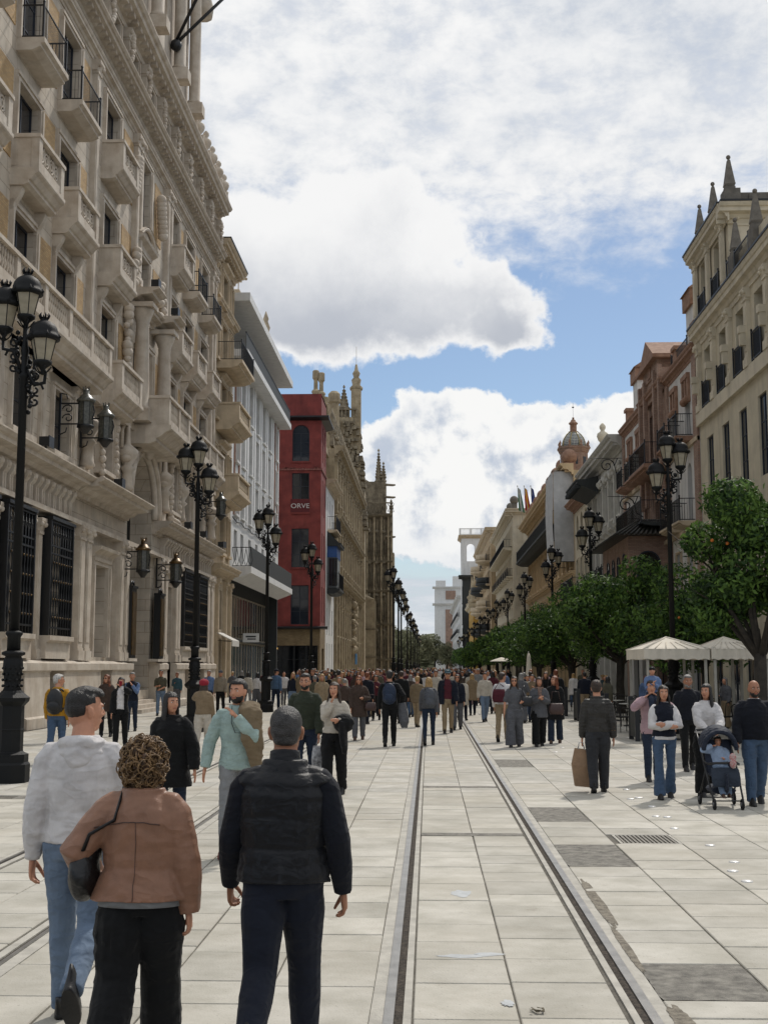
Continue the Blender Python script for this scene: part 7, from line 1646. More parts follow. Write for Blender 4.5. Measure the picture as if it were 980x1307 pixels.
def quilt(o, pitch=.075, amp=.007):
    me = o.data; co = co_get(me); n = nrm_get(me); h = np.abs(np.sin(co[:, 2] * math.pi / pitch + .15 * np.sin(co[:, 0] * 14))) ** .6; co_set(me, co + n * ((h - .6) * amp)[:, None])
def kid(root, name): return [c for c in root.children if c.name.split('.')[0] == name][0]
def seam(root, P, pts, m, r=.0022, name='seam'): q = MB(); q.tube(pts, r, 5); return q.build(name, m, root)
def bag(label, loc, w, h, d, m, strap=None, rz=0.0, name='handbag', kind='bag'):
    """soft bag with a top band and a strap loop"""
    b = empty(name, loc, rz); tag(b, label, kind); q = MB(); q.smooth = True; n = 18
    for (z, k) in ((0, .0),): pass
    rings = [(0, .80), (.04, .97), (h * .35, 1.06), (h * .75, .96), (h, .84)]; vs = []
    for z, k in rings:
        for i in range(n):
            a = 2 * math.pi * i / n; c, s_ = math.cos(a), math.sin(a); e = .55; vs.append((math.copysign(abs(c) ** e, c) * w / 2 * k, math.copysign(abs(s_) ** e, s_) * d / 2 * k * (1 if z < h * .9 else .6), z))
    fs = [(j * n + i, j * n + (i + 1) % n, (j + 1) * n + (i + 1) % n, (j + 1) * n + i) for j in range(4) for i in range(n)] + [tuple(range(n - 1, -1, -1)), tuple(4 * n + i for i in range(n))]
    q.add(vs, fs); q.build('bag_body', m, b)
    if strap: q = MB(); q.tube([(x, y, z) for x, y, z in strap], .010, 6); q.build('strap', m, b)
    return b
def backpack(label, loc, rz, m, k=1.0):
    b = empty('backpack', loc, rz); tag(b, label, 'backpack', 'backpacks worn by walkers'); b.scale = (k, k, k)
    q = MB(); q.ball((0, -.02, .22), 1, 16, 12, (.165, .10, .245)); q.ball((0, -.02, .10), 1, 14, 10, (.16, .10, .14)); me = remesh(q, .014, .6, 2, 'pack'); folds(me, .006, 8, 8); add_mesh('pack', me, m, b)
    q = MB(); q.ball((0, -.115, .12), 1, 12, 8, (.12, .04, .10)); q.build('front_pocket', m, b)
    for x in (-1, 1): q = MB(); q.tube([(x * .10, .06, .02), (x * .15, .12, .10), (x * .145, .17, .26), (x * .125, .14, .40), (x * .10, .05, .45), (x * .08, .0, .42)], .018, 6); q.build('shoulder_strap', m, b)
    return b
NEAR = 'pedestrians walking away in the foreground'; MID = 'people walking along the avenue'
# 1 white hoodie
PH = Pose(1.85, legs=((-12, 50), (12, 5)), hy=48, lean=3, arms=(dict(sw=14, bend=22), dict(sw=-6, ab=11, bend=12, grip=.5)))
h1 = person('man in a white hooded sweatshirt and light jeans walking away, head turned right', at(104, 6.95), -3, PH, NEAR, M_SKIN, M_HAIRD, 'fade', dict(ease=.026, hem=.015, cuff=.6), C_WHITE, 'hoodie', dict(ease=.015, wide=1.0), C_DENIM, 'jeans', M_SHOE, M_SHOE, res=.8, fine=True, fold=.006)
q = MB(); U = PH.up
q.tube([U(.545, .075) + V3(x, 0, 0) for x in (0,)] + [U(.50 - .035 * math.cos(t) * 0 + .045 * (1 - math.cos(t)) * .5, -.015 + .105 * math.cos(t)) + V3(.105 * math.sin(t), 0, 0) for t in np.linspace(.5, 5.78, 14)], [.02] + [.034] * 14, 10)
q.tube([U(.47, -.10) + V3(x, .05 * abs(x) * 8, .12 * abs(x)) for x in (-.12, -.06, 0, .06, .12)], [.025, .05, .06, .05, .025], 10)
q.ball(tuple(U(.455, -.125)), .055, 12, 8, (1.3, .6, 1.2)); me = remesh(q, .009, .6, 3, 'hood'); folds(me, .012, 9, 20, 2); add_mesh('hood', me, C_WHITE, h1)
q = MB(); q.tube([U(.012), U(.075)], [(.188, .135), (.192, .14)], 28, up=(0, 1, 0)); q.build('hem_band', C_WHITE, h1)
for sh, e, w_, g_ in PH.arm: d = (w_ - e).normalized(); q = MB(); q.tube([w_ - d * .055, w_ - d * .0], [.040, .038], 16); q.build('cuff', C_WHITE, h1)
# 2 leather jacket
PL = Pose(1.61, legs=((12, 6), (-12, 20)), hy=8, wide=1.18, female=True, lean=3, arms=(dict(sw=-2, ab=14, bend=8, grip=.6), dict(to=(.27, .12, .98), hint=(.8, -.9, -.1), grip=.9)))
h2 = person('woman with short curly brown hair in a brown leather jacket and wide black trousers', at(184, 6.05), 0, PL, NEAR, M_SKIN, hairm('hair_curly_brown', '#5a4230', '#241810'), 'curly', dict(ease=.036, hem=.0, flare=.03, collar=.05, cuff=.9, loose=1.05), C_LEATH, 'leather_jacket', dict(ease=.02, wide=1.35, flare=.02), C_BLACK, 'trousers', res=.8, fine=True, fold=.006, seed=5)
def curls(root, P, n, m, seed):
    hm = kid(root, 'hair'); q = MB(); r2 = random.Random(seed); me = hm.data; step = max(1, len(me.vertices) // n); M = head_frame(P).inverted()
    for v in list(me.vertices)[::step]:
        if (M @ v.co).y > .05: continue
        nn = v.normal; t = nn.cross(Vector((r2.uniform(-1, 1), r2.uniform(-1, 1), r2.uniform(-.3, .3)))).normalized(); b_ = nn.cross(t); r0 = r2.uniform(.014, .027); ph = r2.uniform(0, 6)
        q.tube([v.co + nn * (.004 + .006 * math.sin(k * .8)) + t * (r0 * math.cos(ph + k * .5)) + b_ * (r0 * math.sin(ph + k * .5)) - V3(0, 0, .0035 * k) for k in range(8)], [.002, .0035, .0042, .0042, .004, .0038, .003, .001], 5, cap=False)
    o = q.build('curls', m, root); o['kind'] = 'stuff'
curls(h2, PL, 800, hairm('hair_curl_light', '#94754f', '#42301f'), 3)
U = PL.up
jm = kid(h2, 'leather_jacket')
def drape(o, pts, m, r, par, lift=.004, name='seam'):
    """lay a cord onto a garment by nearest surface point"""
    out = []
    for p in pts:
        ok, c, n_, _ = o.closest_point_on_mesh(Vector(p))
        out.append(c + n_ * lift if ok else Vector(p))
    q = MB(); q.tube(out, r, 5); return q.build(name, m, par)
bpy.context.view_layer.update()
drape(jm, [U(.40 - .02 * abs(x) * 8 + .03, -.3) + V3(x, 0, 0) for x in np.linspace(-.17, .17, 15)], M_BAGBRN, .0022, h2)
drape(jm, [U(z, -.3) for z in np.linspace(.40, .0, 14)], M_BAGBRN, .0016, h2)
q = MB(); q.tube([U(.535, -.06) + V3(.075 * math.sin(t), .065 - .075 * math.cos(t), .01 * math.cos(t)) for t in np.linspace(-2.3, 2.3, 13)], [.022] * 13, 8); me = remesh(q, .008, .6, 1, 'collar'); add_mesh('collar', me, C_LEATH, h2)
q = MB(); q.tube([U(-.03), U(.03)], [(.205, .15), (.195, .14)], 24, up=(0, 1, 0)); q.build('blouse_hem', C_LGREY, h2)
lw = Vector(h2.location) 
sb = empty('shoulder_bag', (lw.x - .215, lw.y - .01, .0)); tag(sb, 'black soft shoulder bag tucked under the arm of the leather jacket woman', 'shoulder bag')
q = MB(); q.ball((-.06, .02, .96), 1, 16, 12, (.075, .15, .14)); q.ball((-.03, .02, 1.08), 1, 12, 10, (.05, .10, .12)); me = remesh(q, .011, .7, 2, 'bag_body'); folds(me, .01, 10, 10); add_mesh('bag_body', me, M_BAGBLK, sb)
off = Vector((-.215, -.01, 0)); pts = []
for p in [U(.40, .25) + V3(-.13, 0, 0), U(.50, .16) + V3(-.12, 0, 0), U(.62, .02) + V3(-.115, 0, 0), U(.54, -.14) + V3(-.12, 0, 0), U(.44, -.25) + V3(-.15, 0, 0), U(.34, -.25) + V3(-.19, 0, 0), U(.26, -.2) + V3(-.23, 0, 0)]:
    ok, c, n_, _ = jm.closest_point_on_mesh(Vector(p)); pts.append(c + n_ * .007 - off)
q = MB(); q.tube(pts + [Vector((-.06, -.03, 1.06))], (.012, .006), 8); q.build('strap', M_BAGBLK, sb)
# 3 quilted vest
PV = Pose(1.78, legs=((15, 5), (-15, 44)), hy=-3, wide=1.18, lean=3, arms=(dict(sw=-8, ab=15, bend=24, grip=.6), dict(sw=2, ab=14, bend=26, grip=.7)))
h3 = person('man with short greying hair in a dark quilted vest and navy sleeves walking away', at(364, 6.1), 0, PV, NEAR, M_SKIN2, hairm('hair_grizzled', '#3c3a39', '#1d1b1b'), 'crop', dict(ease=.034, hem=.0, sleeve=0, collar=.04), C_QUILT, 'quilted_vest', dict(ease=.014, wide=1.15), C_NAVY, 'trousers', M_SHOE, M_SOLEW, res=.8, fine=True, fold=.002, inner=(dict(ease=.020, hem=.05, cuff=.8), C_DNAVY, 'sweater'), seed=8)
quilt(kid(h3, 'quilted_vest'), .072, .009)
q = MB(); U = PV.up; q.tube([U(.525, -.02), U(.565, -.015), U(.612, -.008)], [(.088, .082), (.078, .074), (.074, .070)], 22, up=(0, 1, 0)); me = remesh(q, .008, .6, 1, 'collar'); add_mesh('collar', me, C_QUILT, h3)
# 4 yellow jacket
P4 = Pose(1.80, legs=((8, 6), (-10, 16)), hy=62, lean=3)
p4 = person('white haired man in a yellow jacket and jeans near the left lamp post', at(71, 25), -4, P4, MID, M_SKIN, M_HAIRW, 'short', dict(ease=.030, hem=.0), C_YEL, 'jacket', {}, C_DENIMD, 'jeans', fine=False, glasses='x', res=1.1)
backpack('black backpack on the yellow jacket man', (p4.location.x, p4.location.y - .175, 1.02), 0, M_BAGBLK, 1.05)
# 5 and 6 couple hand in hand
P5 = Pose(1.68, legs=((10, 8), (-10, 16)), hy=-38, female=True, arms=(dict(sw=4), dict(sw=2, ab=22, bend=12)))
p5 = person('woman in a long black coat with dark hair and red earrings, holding hands', at(219, 13.6), 178, P5, MID, M_SKIN, M_HAIRD, 'bob', dict(ease=.032, hem=-.24, flare=.05, collar=.05), C_BLACK, 'coat', {}, C_DENIMK, 'jeans', res=1.0)
for x in (-1, 1): q = MB(); q.ball(tuple(head_frame(P5) @ Vector((x * .072, -.0, -.06))), .013, 8, 6, (1, 1, 1.5)); q.build('earring', C_RED, p5)
P6 = Pose(1.83, legs=((16, 10), (-8, 22)), hy=18, lean=3, arms=(dict(sw=0, ab=24, bend=10), dict(to=(.02, .20, 1.36), hint=(.8, -.3, -.7), grip=.8)))
p6 = person('bearded man in a mint linen shirt and grey trousers, tan jacket over one shoulder', at(305, 13.0), 182, P6, MID, M_SKIN, M_HAIRD, 'short', dict(ease=.024, hem=-.06, flare=.01), C_MINT, 'shirt', {}, C_LGREY, 'trousers', M_SHOER, M_SHOER, beard=M_HAIRD, res=.9)
q = MB(); U = P6.up; a0 = P6.arm[1][0]; q.tube([a0 + V3(.10, -.06, .07), a0 + V3(.06, .04, .10), a0 + V3(.03, .13, .04), a0 + V3(.02, .17, -.10), a0 + V3(.0, .19, -.22), a0 + V3(-.03, .15, -.38), a0 + V3(-.04, .12, -.55)], [(.05, .06), (.11, .05), (.13, .05), (.13, .05), (.12, .05), (.09, .045), (.06, .04)], 12); q.tube([a0 + V3(.06, -.10, .06), a0 + V3(.02, -.15, -.1), a0 + V3(-.02, -.14, -.35)], [(.08, .04), (.12, .04), (.09, .03)], 10); me = remesh(q, .012, .6, 2, 'carried_jacket'); folds(me, .014, 7, 12); tj = put('jacket', me, None, p6.location, p6.rotation_euler[2]); me.materials.append(C_KHAKI); tag(tj, 'tan jacket slung over the shoulder of the mint shirt man', 'jacket')
q = MB(); hp = P6.up(.5, .14); q.tube([P6.up(.56, .09) + V3(.05, 0, 0), P6.up(.40, .165) + V3(.04, 0, 0), P6.up(.30, .165) + V3(.0, 0, 0), P6.up(.30, .165) + V3(-.06, 0, 0), P6.up(.40, .16) + V3(-.05, 0, 0), P6.up(.56, .09) + V3(-.05, 0, 0)], .004, 5); gl = put('glasses_on_cord', q.mesh('glasses_on_cord'), None, p6.location, p6.rotation_euler[2]); gl.data.materials.append(M_BLACKGL); tag(gl, 'dark glasses hanging on a cord from the mint shirt man', 'glasses')
# 7 green sweater man, 8 woman in white with a jacket on her arm
P7 = Pose(1.85, legs=((10, 8), (-10, 18)), hy=0, arms=(dict(sw=-4), dict(sw=8, bend=14)))
p7 = person('man in a dark green sweater and glasses carrying a white printed bag', at(390, 19.4), 184, P7, MID, M_SKIN, M_HAIRD, 'quiff', dict(ease=.026, hem=.01), C_GREEN, 'sweater', {}, C_DENIMK, 'jeans', beard=M_HAIRD, glasses='x')
for x, c in ((-.06, C_RED), (.07, C_YEL)): q = MB(); q.ball((x, .142, P7.up(.36).z), .018, 8, 5, (1.3, .4, 1)); q.build('chest_badge', c, p7)
wr = p7.matrix_basis @ P7.arm[1][2]
bb = bag('white printed plastic bag in the hand of the green sweater man', (wr.x + .02, wr.y, wr.z - .52), .26, .34, .10, mat('printed_plastic', '#9a9a9c', .4, .5, 14, .2, 20, col2='#1c1c20'), [(-.07, 0, .33), (-.03, 0, .44), (.03, 0, .44), (.07, 0, .33)], name='plastic_bag')
P8 = Pose(1.72, legs=((8, 6), (-8, 14)), hy=4, female=True, arms=(dict(to=(.02, .19, 1.42), grip=.5), dict(to=(.10, .26, 1.14), grip=.7)))
p8 = person('woman in a white shirt touching her chin, black jacket over her forearm', at(427, 19.0), 184, P8, MID, M_SKIN, M_HAIRB, 'longwave', dict(ease=.022, hem=.04, collar=.04), C_OFF, 'shirt', dict(wide=1.25), C_BLACK, 'trousers')
q = MB(); e = P8.arm[1][1]; w_ = P8.arm[1][2]; q.ball(tuple(e.lerp(w_, .5) + V3(0, 0, -.02)), 1, 14, 10, (.17, .14, .14)); q.tube([e.lerp(w_, .6) + V3(0, .02, 0), e.lerp(w_, .6) + V3(-.02, .03, -.28), e.lerp(w_, .6) + V3(-.04, .02, -.48)], [(.13, .07), (.14, .06), (.07, .04)], 12); me = remesh(q, .014, .6, 2, 'j'); folds(me, .016, 8, 12); tj = put('jacket', me, None, p8.location, p8.rotation_euler[2]); me.materials.append(C_BLACK); tag(tj, 'black jacket folded over the forearm of the white shirt woman', 'jacket')
def mid(label, px, D, face, h, sex, hair_s, hair_m, top, tm, tn, legs, lm, ln, arms=None, lg=((9, 7), (-10, 16)), hy=0, wide=1.0, beard=None, glasses=None, skin=None, shoe=None, res=1.35, seed=0, fold=.009, inner=None, lean=2):
    P = Pose(h, legs=lg, arms=arms, hy=hy, female=(sex == 'f'), wide=wide, lean=lean)
    return person(label, at(px, D), face, P, MID, skin or M_SKIN, hair_m, hair_s, top, tm, tn, legs, lm, ln, shoe, None, res, False, fold, beard, glasses, inner, seed), P
# 9 brown coat woman, 10 backpack man, 11 blonde woman, 12 wine sweater man
p9, P9 = mid('red haired woman in sunglasses and a brown coat with a dark handbag', 458, 33, 178, 1.72, 'f', 'bob', M_HAIRR, dict(ease=.035, hem=-.28, flare=.05, collar=.04), C_BROWN, 'coat', dict(wide=1.2), C_GREY, 'trousers', glasses='sun', shoe=M_SHOEB, arms=(dict(sw=4), dict(to=(.12, .2, 1.12))))
bag('dark slouchy handbag on the arm of the brown coat woman', (p9.location.x + .32, p9.location.y - .12, .78), .30, .22, .12, M_BAGBRN, [(-.10, 0, .20), (-.10, 0, .42), (.10, 0, .42), (.12, 0, .24)])
p10, P10 = mid('man in dark clothes walking away with a navy backpack, coat over his arm', 497, 30.5, 0, 1.86, 'm', 'short', M_HAIRD, dict(ease=.028, hem=.0), C_BLACK, 'jacket', {}, C_BLACK, 'trousers', arms=(dict(to=(.28, .10, .98)), dict(sw=6)))
backpack('navy backpack on the man in dark clothes', (p10.location.x, p10.location.y - .17, 1.06), 0, cloth('nylon_navy', '#1c2a40', .5), 1.05)
q = MB(); q.tube([(.30, .06, 1.05), (.33, .04, .85), (.36, .03, .60), (.36, .02, .45)], [(.10, .10), (.13, .12), (.13, .12), (.09, .08)], 12); me = remesh(q, .016, .6, 2, 'c'); folds(me, .014, 8, 12); tj = put('coat', me, None, p10.location); me.materials.append(C_GREY); tag(tj, 'dark grey coat hanging over the arm of the navy backpack man', 'coat')
p11, P11 = mid('blonde woman walking away between the rails with a grey backpack', 547, 31, 2, 1.69, 'f', 'long', M_HAIRY, dict(ease=.028, hem=.02), C_GREY, 'jacket', dict(ease=.006, wide=.95), C_DENIMK, 'jeans')
backpack('grey backpack on the blonde woman between the rails', (p11.location.x + .02, p11.location.y - .16, .95), 0, cloth('nylon_grey', '#4c4f55', .6), 1.0)
p12, P12 = mid('man in a blue cap, wine sweater and beige chinos under a navy coat', 571, 36.5, 180, 1.86, 'm', 'short', M_HAIRG, dict(ease=.020, hem=.02), C_WINE, 'sweater', {}, C_BEIGE, 'chinos', glasses='sun', wide=1.1)
def open_coat(root, P, m, hem=-.12, name='coat', ease=.034):
    mb = top_mb(P, ease=ease, hem=hem, flare=.03); me = remesh(mb, .016, .5, 2, name); folds(me, .01)
    bm = bmesh.new(); bm.from_mesh(me)
    zc = P.up(.52).z; ds = [v for v in bm.verts if v.co.y > .05 and abs(v.co.x) < .075 * P.k + max(0, (zc - v.co.z)) * .02 and v.co.z < zc + .1 and abs(v.co.x) < .12]
    bmesh.ops.delete(bm, geom=ds, context='VERTS'); bm.to_mesh(me); bm.free(); me.materials.append(m); return put(name, me, root)
open_coat(p12, P12, C_NAVY)
def cap(root, P, m, brim=True):
    q = MB(); M = head_frame(P); k = P.k * HS; q.ball((0, -.015, .065), 1, 16, 10, (.088, .102, .075))
    if brim: q.tube([(0, .07, .052), (0, .12, .045), (0, .155, .036)], [(.07, .012), (.06, .008), (.035, .006)], 10)
    q.v = [tuple(M @ (Vector(v) * k)) for v in q.v]; q.smooth = True; return q.build('cap', m, root)
cap(p12, P12, C_TEAL)
p13, P13 = mid('woman in dark clothes and sunglasses behind the wine sweater man', 583, 38.5, 180, 1.72, 'f', 'longwave', M_HAIRB, dict(ease=.028, hem=-.08), C_NAVY, 'jacket', dict(wide=1.2), C_GREY, 'trousers', glasses='sun')
# 14 group right of the rails
p14, P14 = mid('man in a white shirt and beige trousers with a dark red bag, walking away', 640, 32.5, 10, 1.80, 'm', 'short', M_HAIRB, dict(ease=.024, hem=.02), C_WHITE, 'shirt', {}, C_BEIGE, 'trousers', hy=40)
bag('dark red shoulder bag on the back of the white shirt man', (p14.location.x - .1, p14.location.y - .22, 1.02), .34, .34, .14, C_WINE, [(-.12, .05, .32), (.0, .1, .50), (.14, .1, .40)])
p15, P15 = mid('woman in sunglasses, grey tee and wide grey trousers with long brown hair', 655, 30.3, 184, 1.72, 'f', 'longwave', M_HAIRB, dict(ease=.014, hem=.03, sleeve=.5), C_GREY, 'tee', dict(wide=1.5, flare=.05), C_GREY, 'trousers', glasses='sun', arms=(dict(sw=2, ab=16), dict(to=(.20, .16, 1.1))))
bag('black and white round handbag of the grey tee woman', (p15.location.x + .30, p15.location.y - .1, .98), .26, .24, .12, M_BAGBLK, [(-.06, 0, .22), (-.12, 0, .42), (-.05, .05, .50)])
p16, P16 = mid('woman in a patterned scarf and grey coat looking down at her hands', 686, 30.6, 176, 1.70, 'f', 'bob', M_HAIRB, dict(ease=.034, hem=-.18, flare=.03), C_GREY, 'coat', dict(wide=1.3, flare=.03), C_BLACK, 'trousers', arms=(dict(to=(.04, .24, 1.2)), dict(to=(.06, .24, 1.18))), lean=5)
q = MB(); U = P16.up; q.tube([U(.55, .0) + V3(.085 * math.sin(t), .085 * math.cos(t), 0) for t in np.linspace(0, 6.28, 12)], .035, 8); q.tube([U(.52, .10), U(.40, .15), U(.25, .16)], [.05, .045, .04], 8); me = remesh(q, .014, .6, 2, 'scarf'); add_mesh('scarf', me, mat('scarf_pattern', '#8c6f5c', .9, .5, 40, .3, 80, col2='#3a3a44'), p16)
bag('large brown leather tote of the scarf woman', (p16.location.x + .42, p16.location.y - .05, .78), .36, .27, .13, M_BAGBRN, [(-.12, 0, .33), (-.10, 0, .55), (.06, 0, .55), (.10, 0, .33)])
p17, P17 = mid('woman with auburn hair in a long black coat, behind the brown tote', 706, 31.8, 190, 1.72, 'f', 'longwave', M_HAIRR, dict(ease=.036, hem=-.30, flare=.05), C_BLACK, 'coat', dict(wide=1.2, flare=.02), C_DENIMK, 'trousers', shoe=M_SHOEB, hy=40)
# 18 striped puffer with paper bag
P18 = Pose(1.74, legs=((7, 5), (-8, 14)), hy=6, arms=(dict(sw=-4, ab=12, bend=14), dict(sw=2, ab=10, bend=8)))
p18 = person('person with short dark hair in a ribbed dark puffer jacket carrying a paper bag', at(759, 19.6), 2, P18, MID, M_SKIN, M_HAIRB, 'short', dict(ease=.024, hem=.02, collar=.05), cloth('puffer_olive', '#34322f', .55), 'puffer_jacket', dict(wide=1.25), cloth('trousers_charcoal', '#2e2f32'), 'trousers', M_SHOE, M_SHOE, res=1.0, fold=.003)
quilt(kid(p18, 'puffer_jacket'), .05, .012)
wr = p18.matrix_basis @ P18.arm[1][2]
pb = empty('paper_bag', (wr.x - .02, wr.y, 0)); tag(pb, 'brown paper shopping bag with white handles held by the puffer jacket walker', 'paper bag')
zt = wr.z - .17; q = MB(); q.add([(-.11, -.07, zt - .58), (.13, -.07, zt - .60), (.13, .07, zt - .60), (-.11, .07, zt - .58), (-.15, -.09, zt - .25), (.15, -.09, zt - .28), (.15, .09, zt - .28), (-.15, .09, zt - .25), (-.10, -.05, zt), (.10, -.05, zt - .02), (.10, .05, zt - .02), (-.10, .05, zt)], [(0, 3, 2, 1), (0, 1, 5, 4), (1, 2, 6, 5), (2, 3, 7, 6), (3, 0, 4, 7), (4, 5, 9, 8), (5, 6, 10, 9), (6, 7, 11, 10), (7, 4, 8, 11)]); q.build('bag_body', C_PAPER, pb)
for y in (-.05, .05): q = MB(); q.tube([(-.05, y, zt - .01), (-.03, y * .3, zt + .09), (.03, y * .3, zt + .09), (.05, y, zt - .02)], .006, 6); q.build('handle', C_WHITE, pb)
bag('small tan handbag at the right hip of the puffer jacket walker', (p18.location.x + .24, p18.location.y + .05, .92), .10, .30, .22, mat('bag_tan_leather', '#7a5a34', .5, .15), [(0, 0, .28), (-.05, -.02, .46), (-.08, 0, .52)])
# 19 girl in jeans with a gilet, arms crossed
P19 = Pose(1.68, legs=((9, 6), (-7, 16)), hy=0, female=True, arms=(dict(to=(-.04, .19, 1.10), hint=(.9, -.2, -.5)), dict(to=(-.02, .21, 1.13), hint=(.9, -.2, -.5))))
p19 = person('young woman in flared jeans and a navy knit over a white shirt, arms folded', at(842, 18.7), 182, P19, MID, M_SKIN, M_HAIRD, 'longwave', dict(ease=.026, hem=.04, sleeve=0, collar=.0), C_NAVY, 'knit_vest', dict(ease=.006, flare=.045, wide=1.0), C_DENIMD, 'jeans', M_SHOE, M_SHOE, 1.0, inner=(dict(ease=.019, hem=-.01, cuff=1.2, loose=1.15, collar=.05), C_WHITE, 'shirt'))
# 20 adult carrying a boy on the shoulders
p20, P20 = mid('adult in a pale pink coat carrying a boy on the shoulders', 827, 21.5, 182, 1.72, 'm', 'short', M_HAIRB, dict(ease=.03, hem=-.1), C_PINK, 'coat', {}, C_DENIMK, 'trousers', arms=(dict(to=(.14, .14, 1.42)), dict(to=(.14, .14, 1.42))))
PB = Pose(1.02, legs=((72, 60), (72, 60)), sitting=True, hy=0, arms=(dict(to=(.02, .22, 1.25)), dict(to=(.04, .22, 1.2))))
pb_ = person('boy in a blue checked shirt and dark cap riding on an adult\'s shoulders', (p20.location.x + .03, p20.location.y + .02, 1.46 - .27), 182, PB, MID, M_SKIN, M_HAIRD, 'short', dict(ease=.02, hem=.0), C_BLUE, 'shirt', {}, C_DENIMK, 'trousers', res=1.0); cap(pb_, PB, C_BLACK, False)
# 21 grey bearded man
p21, P21 = mid('grey bearded man in a dark sweater walking behind the stroller', 873, 23.6, 180, 1.80, 'm', 'short', M_HAIRG, dict(ease=.03, hem=.0), C_DNAVY, 'sweater', {}, C_BLACK, 'trousers', beard=M_HAIRG, skin=M_SKIN2, wide=1.08)
# 22 white sweater woman pushing
P22 = Pose(1.70, legs=((10, 8), (-12, 18)), hy=28, female=True, lean=5, arms=(dict(to=(.06, .40, 1.02), grip=.9), dict(to=(.12, .40, 1.02), grip=.9)))
p22 = person('woman in a white sweater and wide black trousers pushing the stroller', at(895, 19.1), 184, P22, MID, M_SKIN, M_HAIRD, 'long', dict(ease=.022, hem=.06, loose=1.15), C_WHITE, 'sweater', dict(wide=1.35, flare=.04), C_BLACK, 'trousers', res=1.0)
# 23 bald man
P23 = Pose(1.76, legs=((9, 8), (-9, 16)), hy=-4, wide=1.16, arms=(dict(sw=4, ab=14), dict(sw=-4, ab=14)))
p23 = person('bald man with a dark goatee in a navy sweater and blue jeans', at(955, 17.9), 182, P23, MID, M_SKIN2, M_HAIRD, None, dict(ease=.032, hem=.0, belly=.02), C_DNAVY, 'sweater', dict(ease=.018, wide=1.1), C_DENIMD, 'jeans', M_SHOE, M_SHOE, 1.0, beard=M_HAIRD)
q = MB(); U = P23.up; q.tube([U(.565, .0) + V3(.066 * math.sin(t), .068 * math.cos(t), 0) for t in np.linspace(0, 6.28, 14)], .012, 6); q.build('shirt_collar', C_WHITE, p23)
# stroller
st = empty('stroller', at(912, 17.6), math.pi); tag(st, 'dark blue folding stroller with a hood, pushed towards the camera', 'stroller')
# local +y faces the camera here
M_STRO = cloth('stroller_navy', '#1a2232', .7); M_TUBE = mat('stroller_tube', '#1a1b1e', .4, .1, bump=0); M_RUB = mat('rubber', '#121212', .8, .1, bump=0)
def sbuild(name, m, fn, par=None, vox=None):
    q = MB(); fn(q)
    if vox: me = remesh(q, vox, .6, 2, name); folds(me, .006, 8, 8); return add_mesh(name, me, m, par or st)
    return q.build(name, m, par or st)
sbuild('seat', M_STRO, lambda q: (q.tube([(0, -.22, .92), (0, -.12, .62), (0, -.05, .47)], [(.20, .035), (.20, .04), (.20, .05)], 14, up=(0, 1, 0)), q.tube([(0, -.08, .46), (0, .15, .44)], [(.20, .04), (.19, .035)], 14, up=(0, 0, 1)), q.tube([(0, .16, .44), (0, .24, .22)], [(.18, .03), (.16, .025)], 12)), vox=.014)
sbuild('hood', M_STRO, lambda q: [q.tube([(.23 * math.cos(t), -.26 + .12 * k + .02 * math.sin(t), .84 + .26 * math.sin(t) - .02 * k * k) for t in np.linspace(0, math.pi, 12)], .035, 8) for k in (0, .45, .9, 1.35, 1.8)], vox=.014)
for x in (-1, 1):
    sbuild('frame_tube', M_TUBE, lambda q: (q.tube([(x * .22, -.55, 1.03), (x * .22, -.40, .90), (x * .22, .02, .48), (x * .20, .34, .14)], .014, 8), q.tube([(x * .22, .0, .50), (x * .24, -.34, .12)], .014, 8), q.tube([(x * .22, -.12, .62), (x * .21, .14, .60)], .012, 6)))
    for y, r in ((.34, .075), (-.34, .09)):
        w_ = empty('wheel', (x * (.19 if y > 0 else .24), y, r), 0, st)
        q = MB(); q.tube([(0, r * .82 * math.cos(t), r * .82 * math.sin(t)) for t in np.linspace(0, 6.283, 17)], .018, 7, cap=False); q.build('tyre', M_RUB, w_); q = MB(); q.tube([(-.02, 0, 0), (.02, 0, 0)], .03, 10); [q.bar((0, 0, 0), (0, r * .8 * math.cos(a), r * .8 * math.sin(a)), .008) for a in np.linspace(0, 5.03, 5)]; q.build('rim', mat('rim_grey', '#5c5c5e', .4, .1, bump=0), w_)
sbuild('handle_bar', M_TUBE, lambda q: q.tube([(-.22, -.55, 1.03), (0, -.57, 1.05), (.22, -.55, 1.03)], .017, 8)); sbuild('bumper_bar', M_TUBE, lambda q: q.tube([(-.21, .13, .60), (-.12, .22, .62), (.12, .22, .62), (.21, .13, .60)], .018, 8)); sbuild('axle', M_TUBE, lambda q: (q.tube([(-.24, -.34, .10), (.24, -.34, .10)], .01, 6), q.tube([(-.19, .33, .12), (.19, .33, .12)], .01, 6)))
sbuild('basket', M_STRO, lambda q: q.tube([(0, -.26, .24), (0, .14, .24)], [(.18, .07), (.17, .06)], 12, up=(0, 0, 1)), vox=.016); sbuild('leg_apron', cloth('apron_grey', '#2c3440'), lambda q: q.tube([(0, .19, .55), (0, .26, .42), (0, .27, .30)], [(.20, .03), (.21, .03), (.19, .025)], 12), vox=.014)
PK = Pose(.98, legs=((62, 30), (70, 66)), sitting=True, hy=0, lean=-16, arms=(dict(to=(.18, .16, 1.50), hint=(.9, -.2, -.5)), dict(to=(.08, .22, 1.18))))
pk = person('toddler in pale blue with dark curly hair reclining in the stroller', (st.location.x, st.location.y + .08, .50 - .245), 180, PK, MID, M_SKIN, M_HAIRD, 'curly', dict(ease=.026, hem=.02), cloth('toddler_blue', '#8fa0b8'), 'top', dict(ease=.02), C_DENIM, 'leggings', M_SHOEB, M_SHOEB, 1.0)
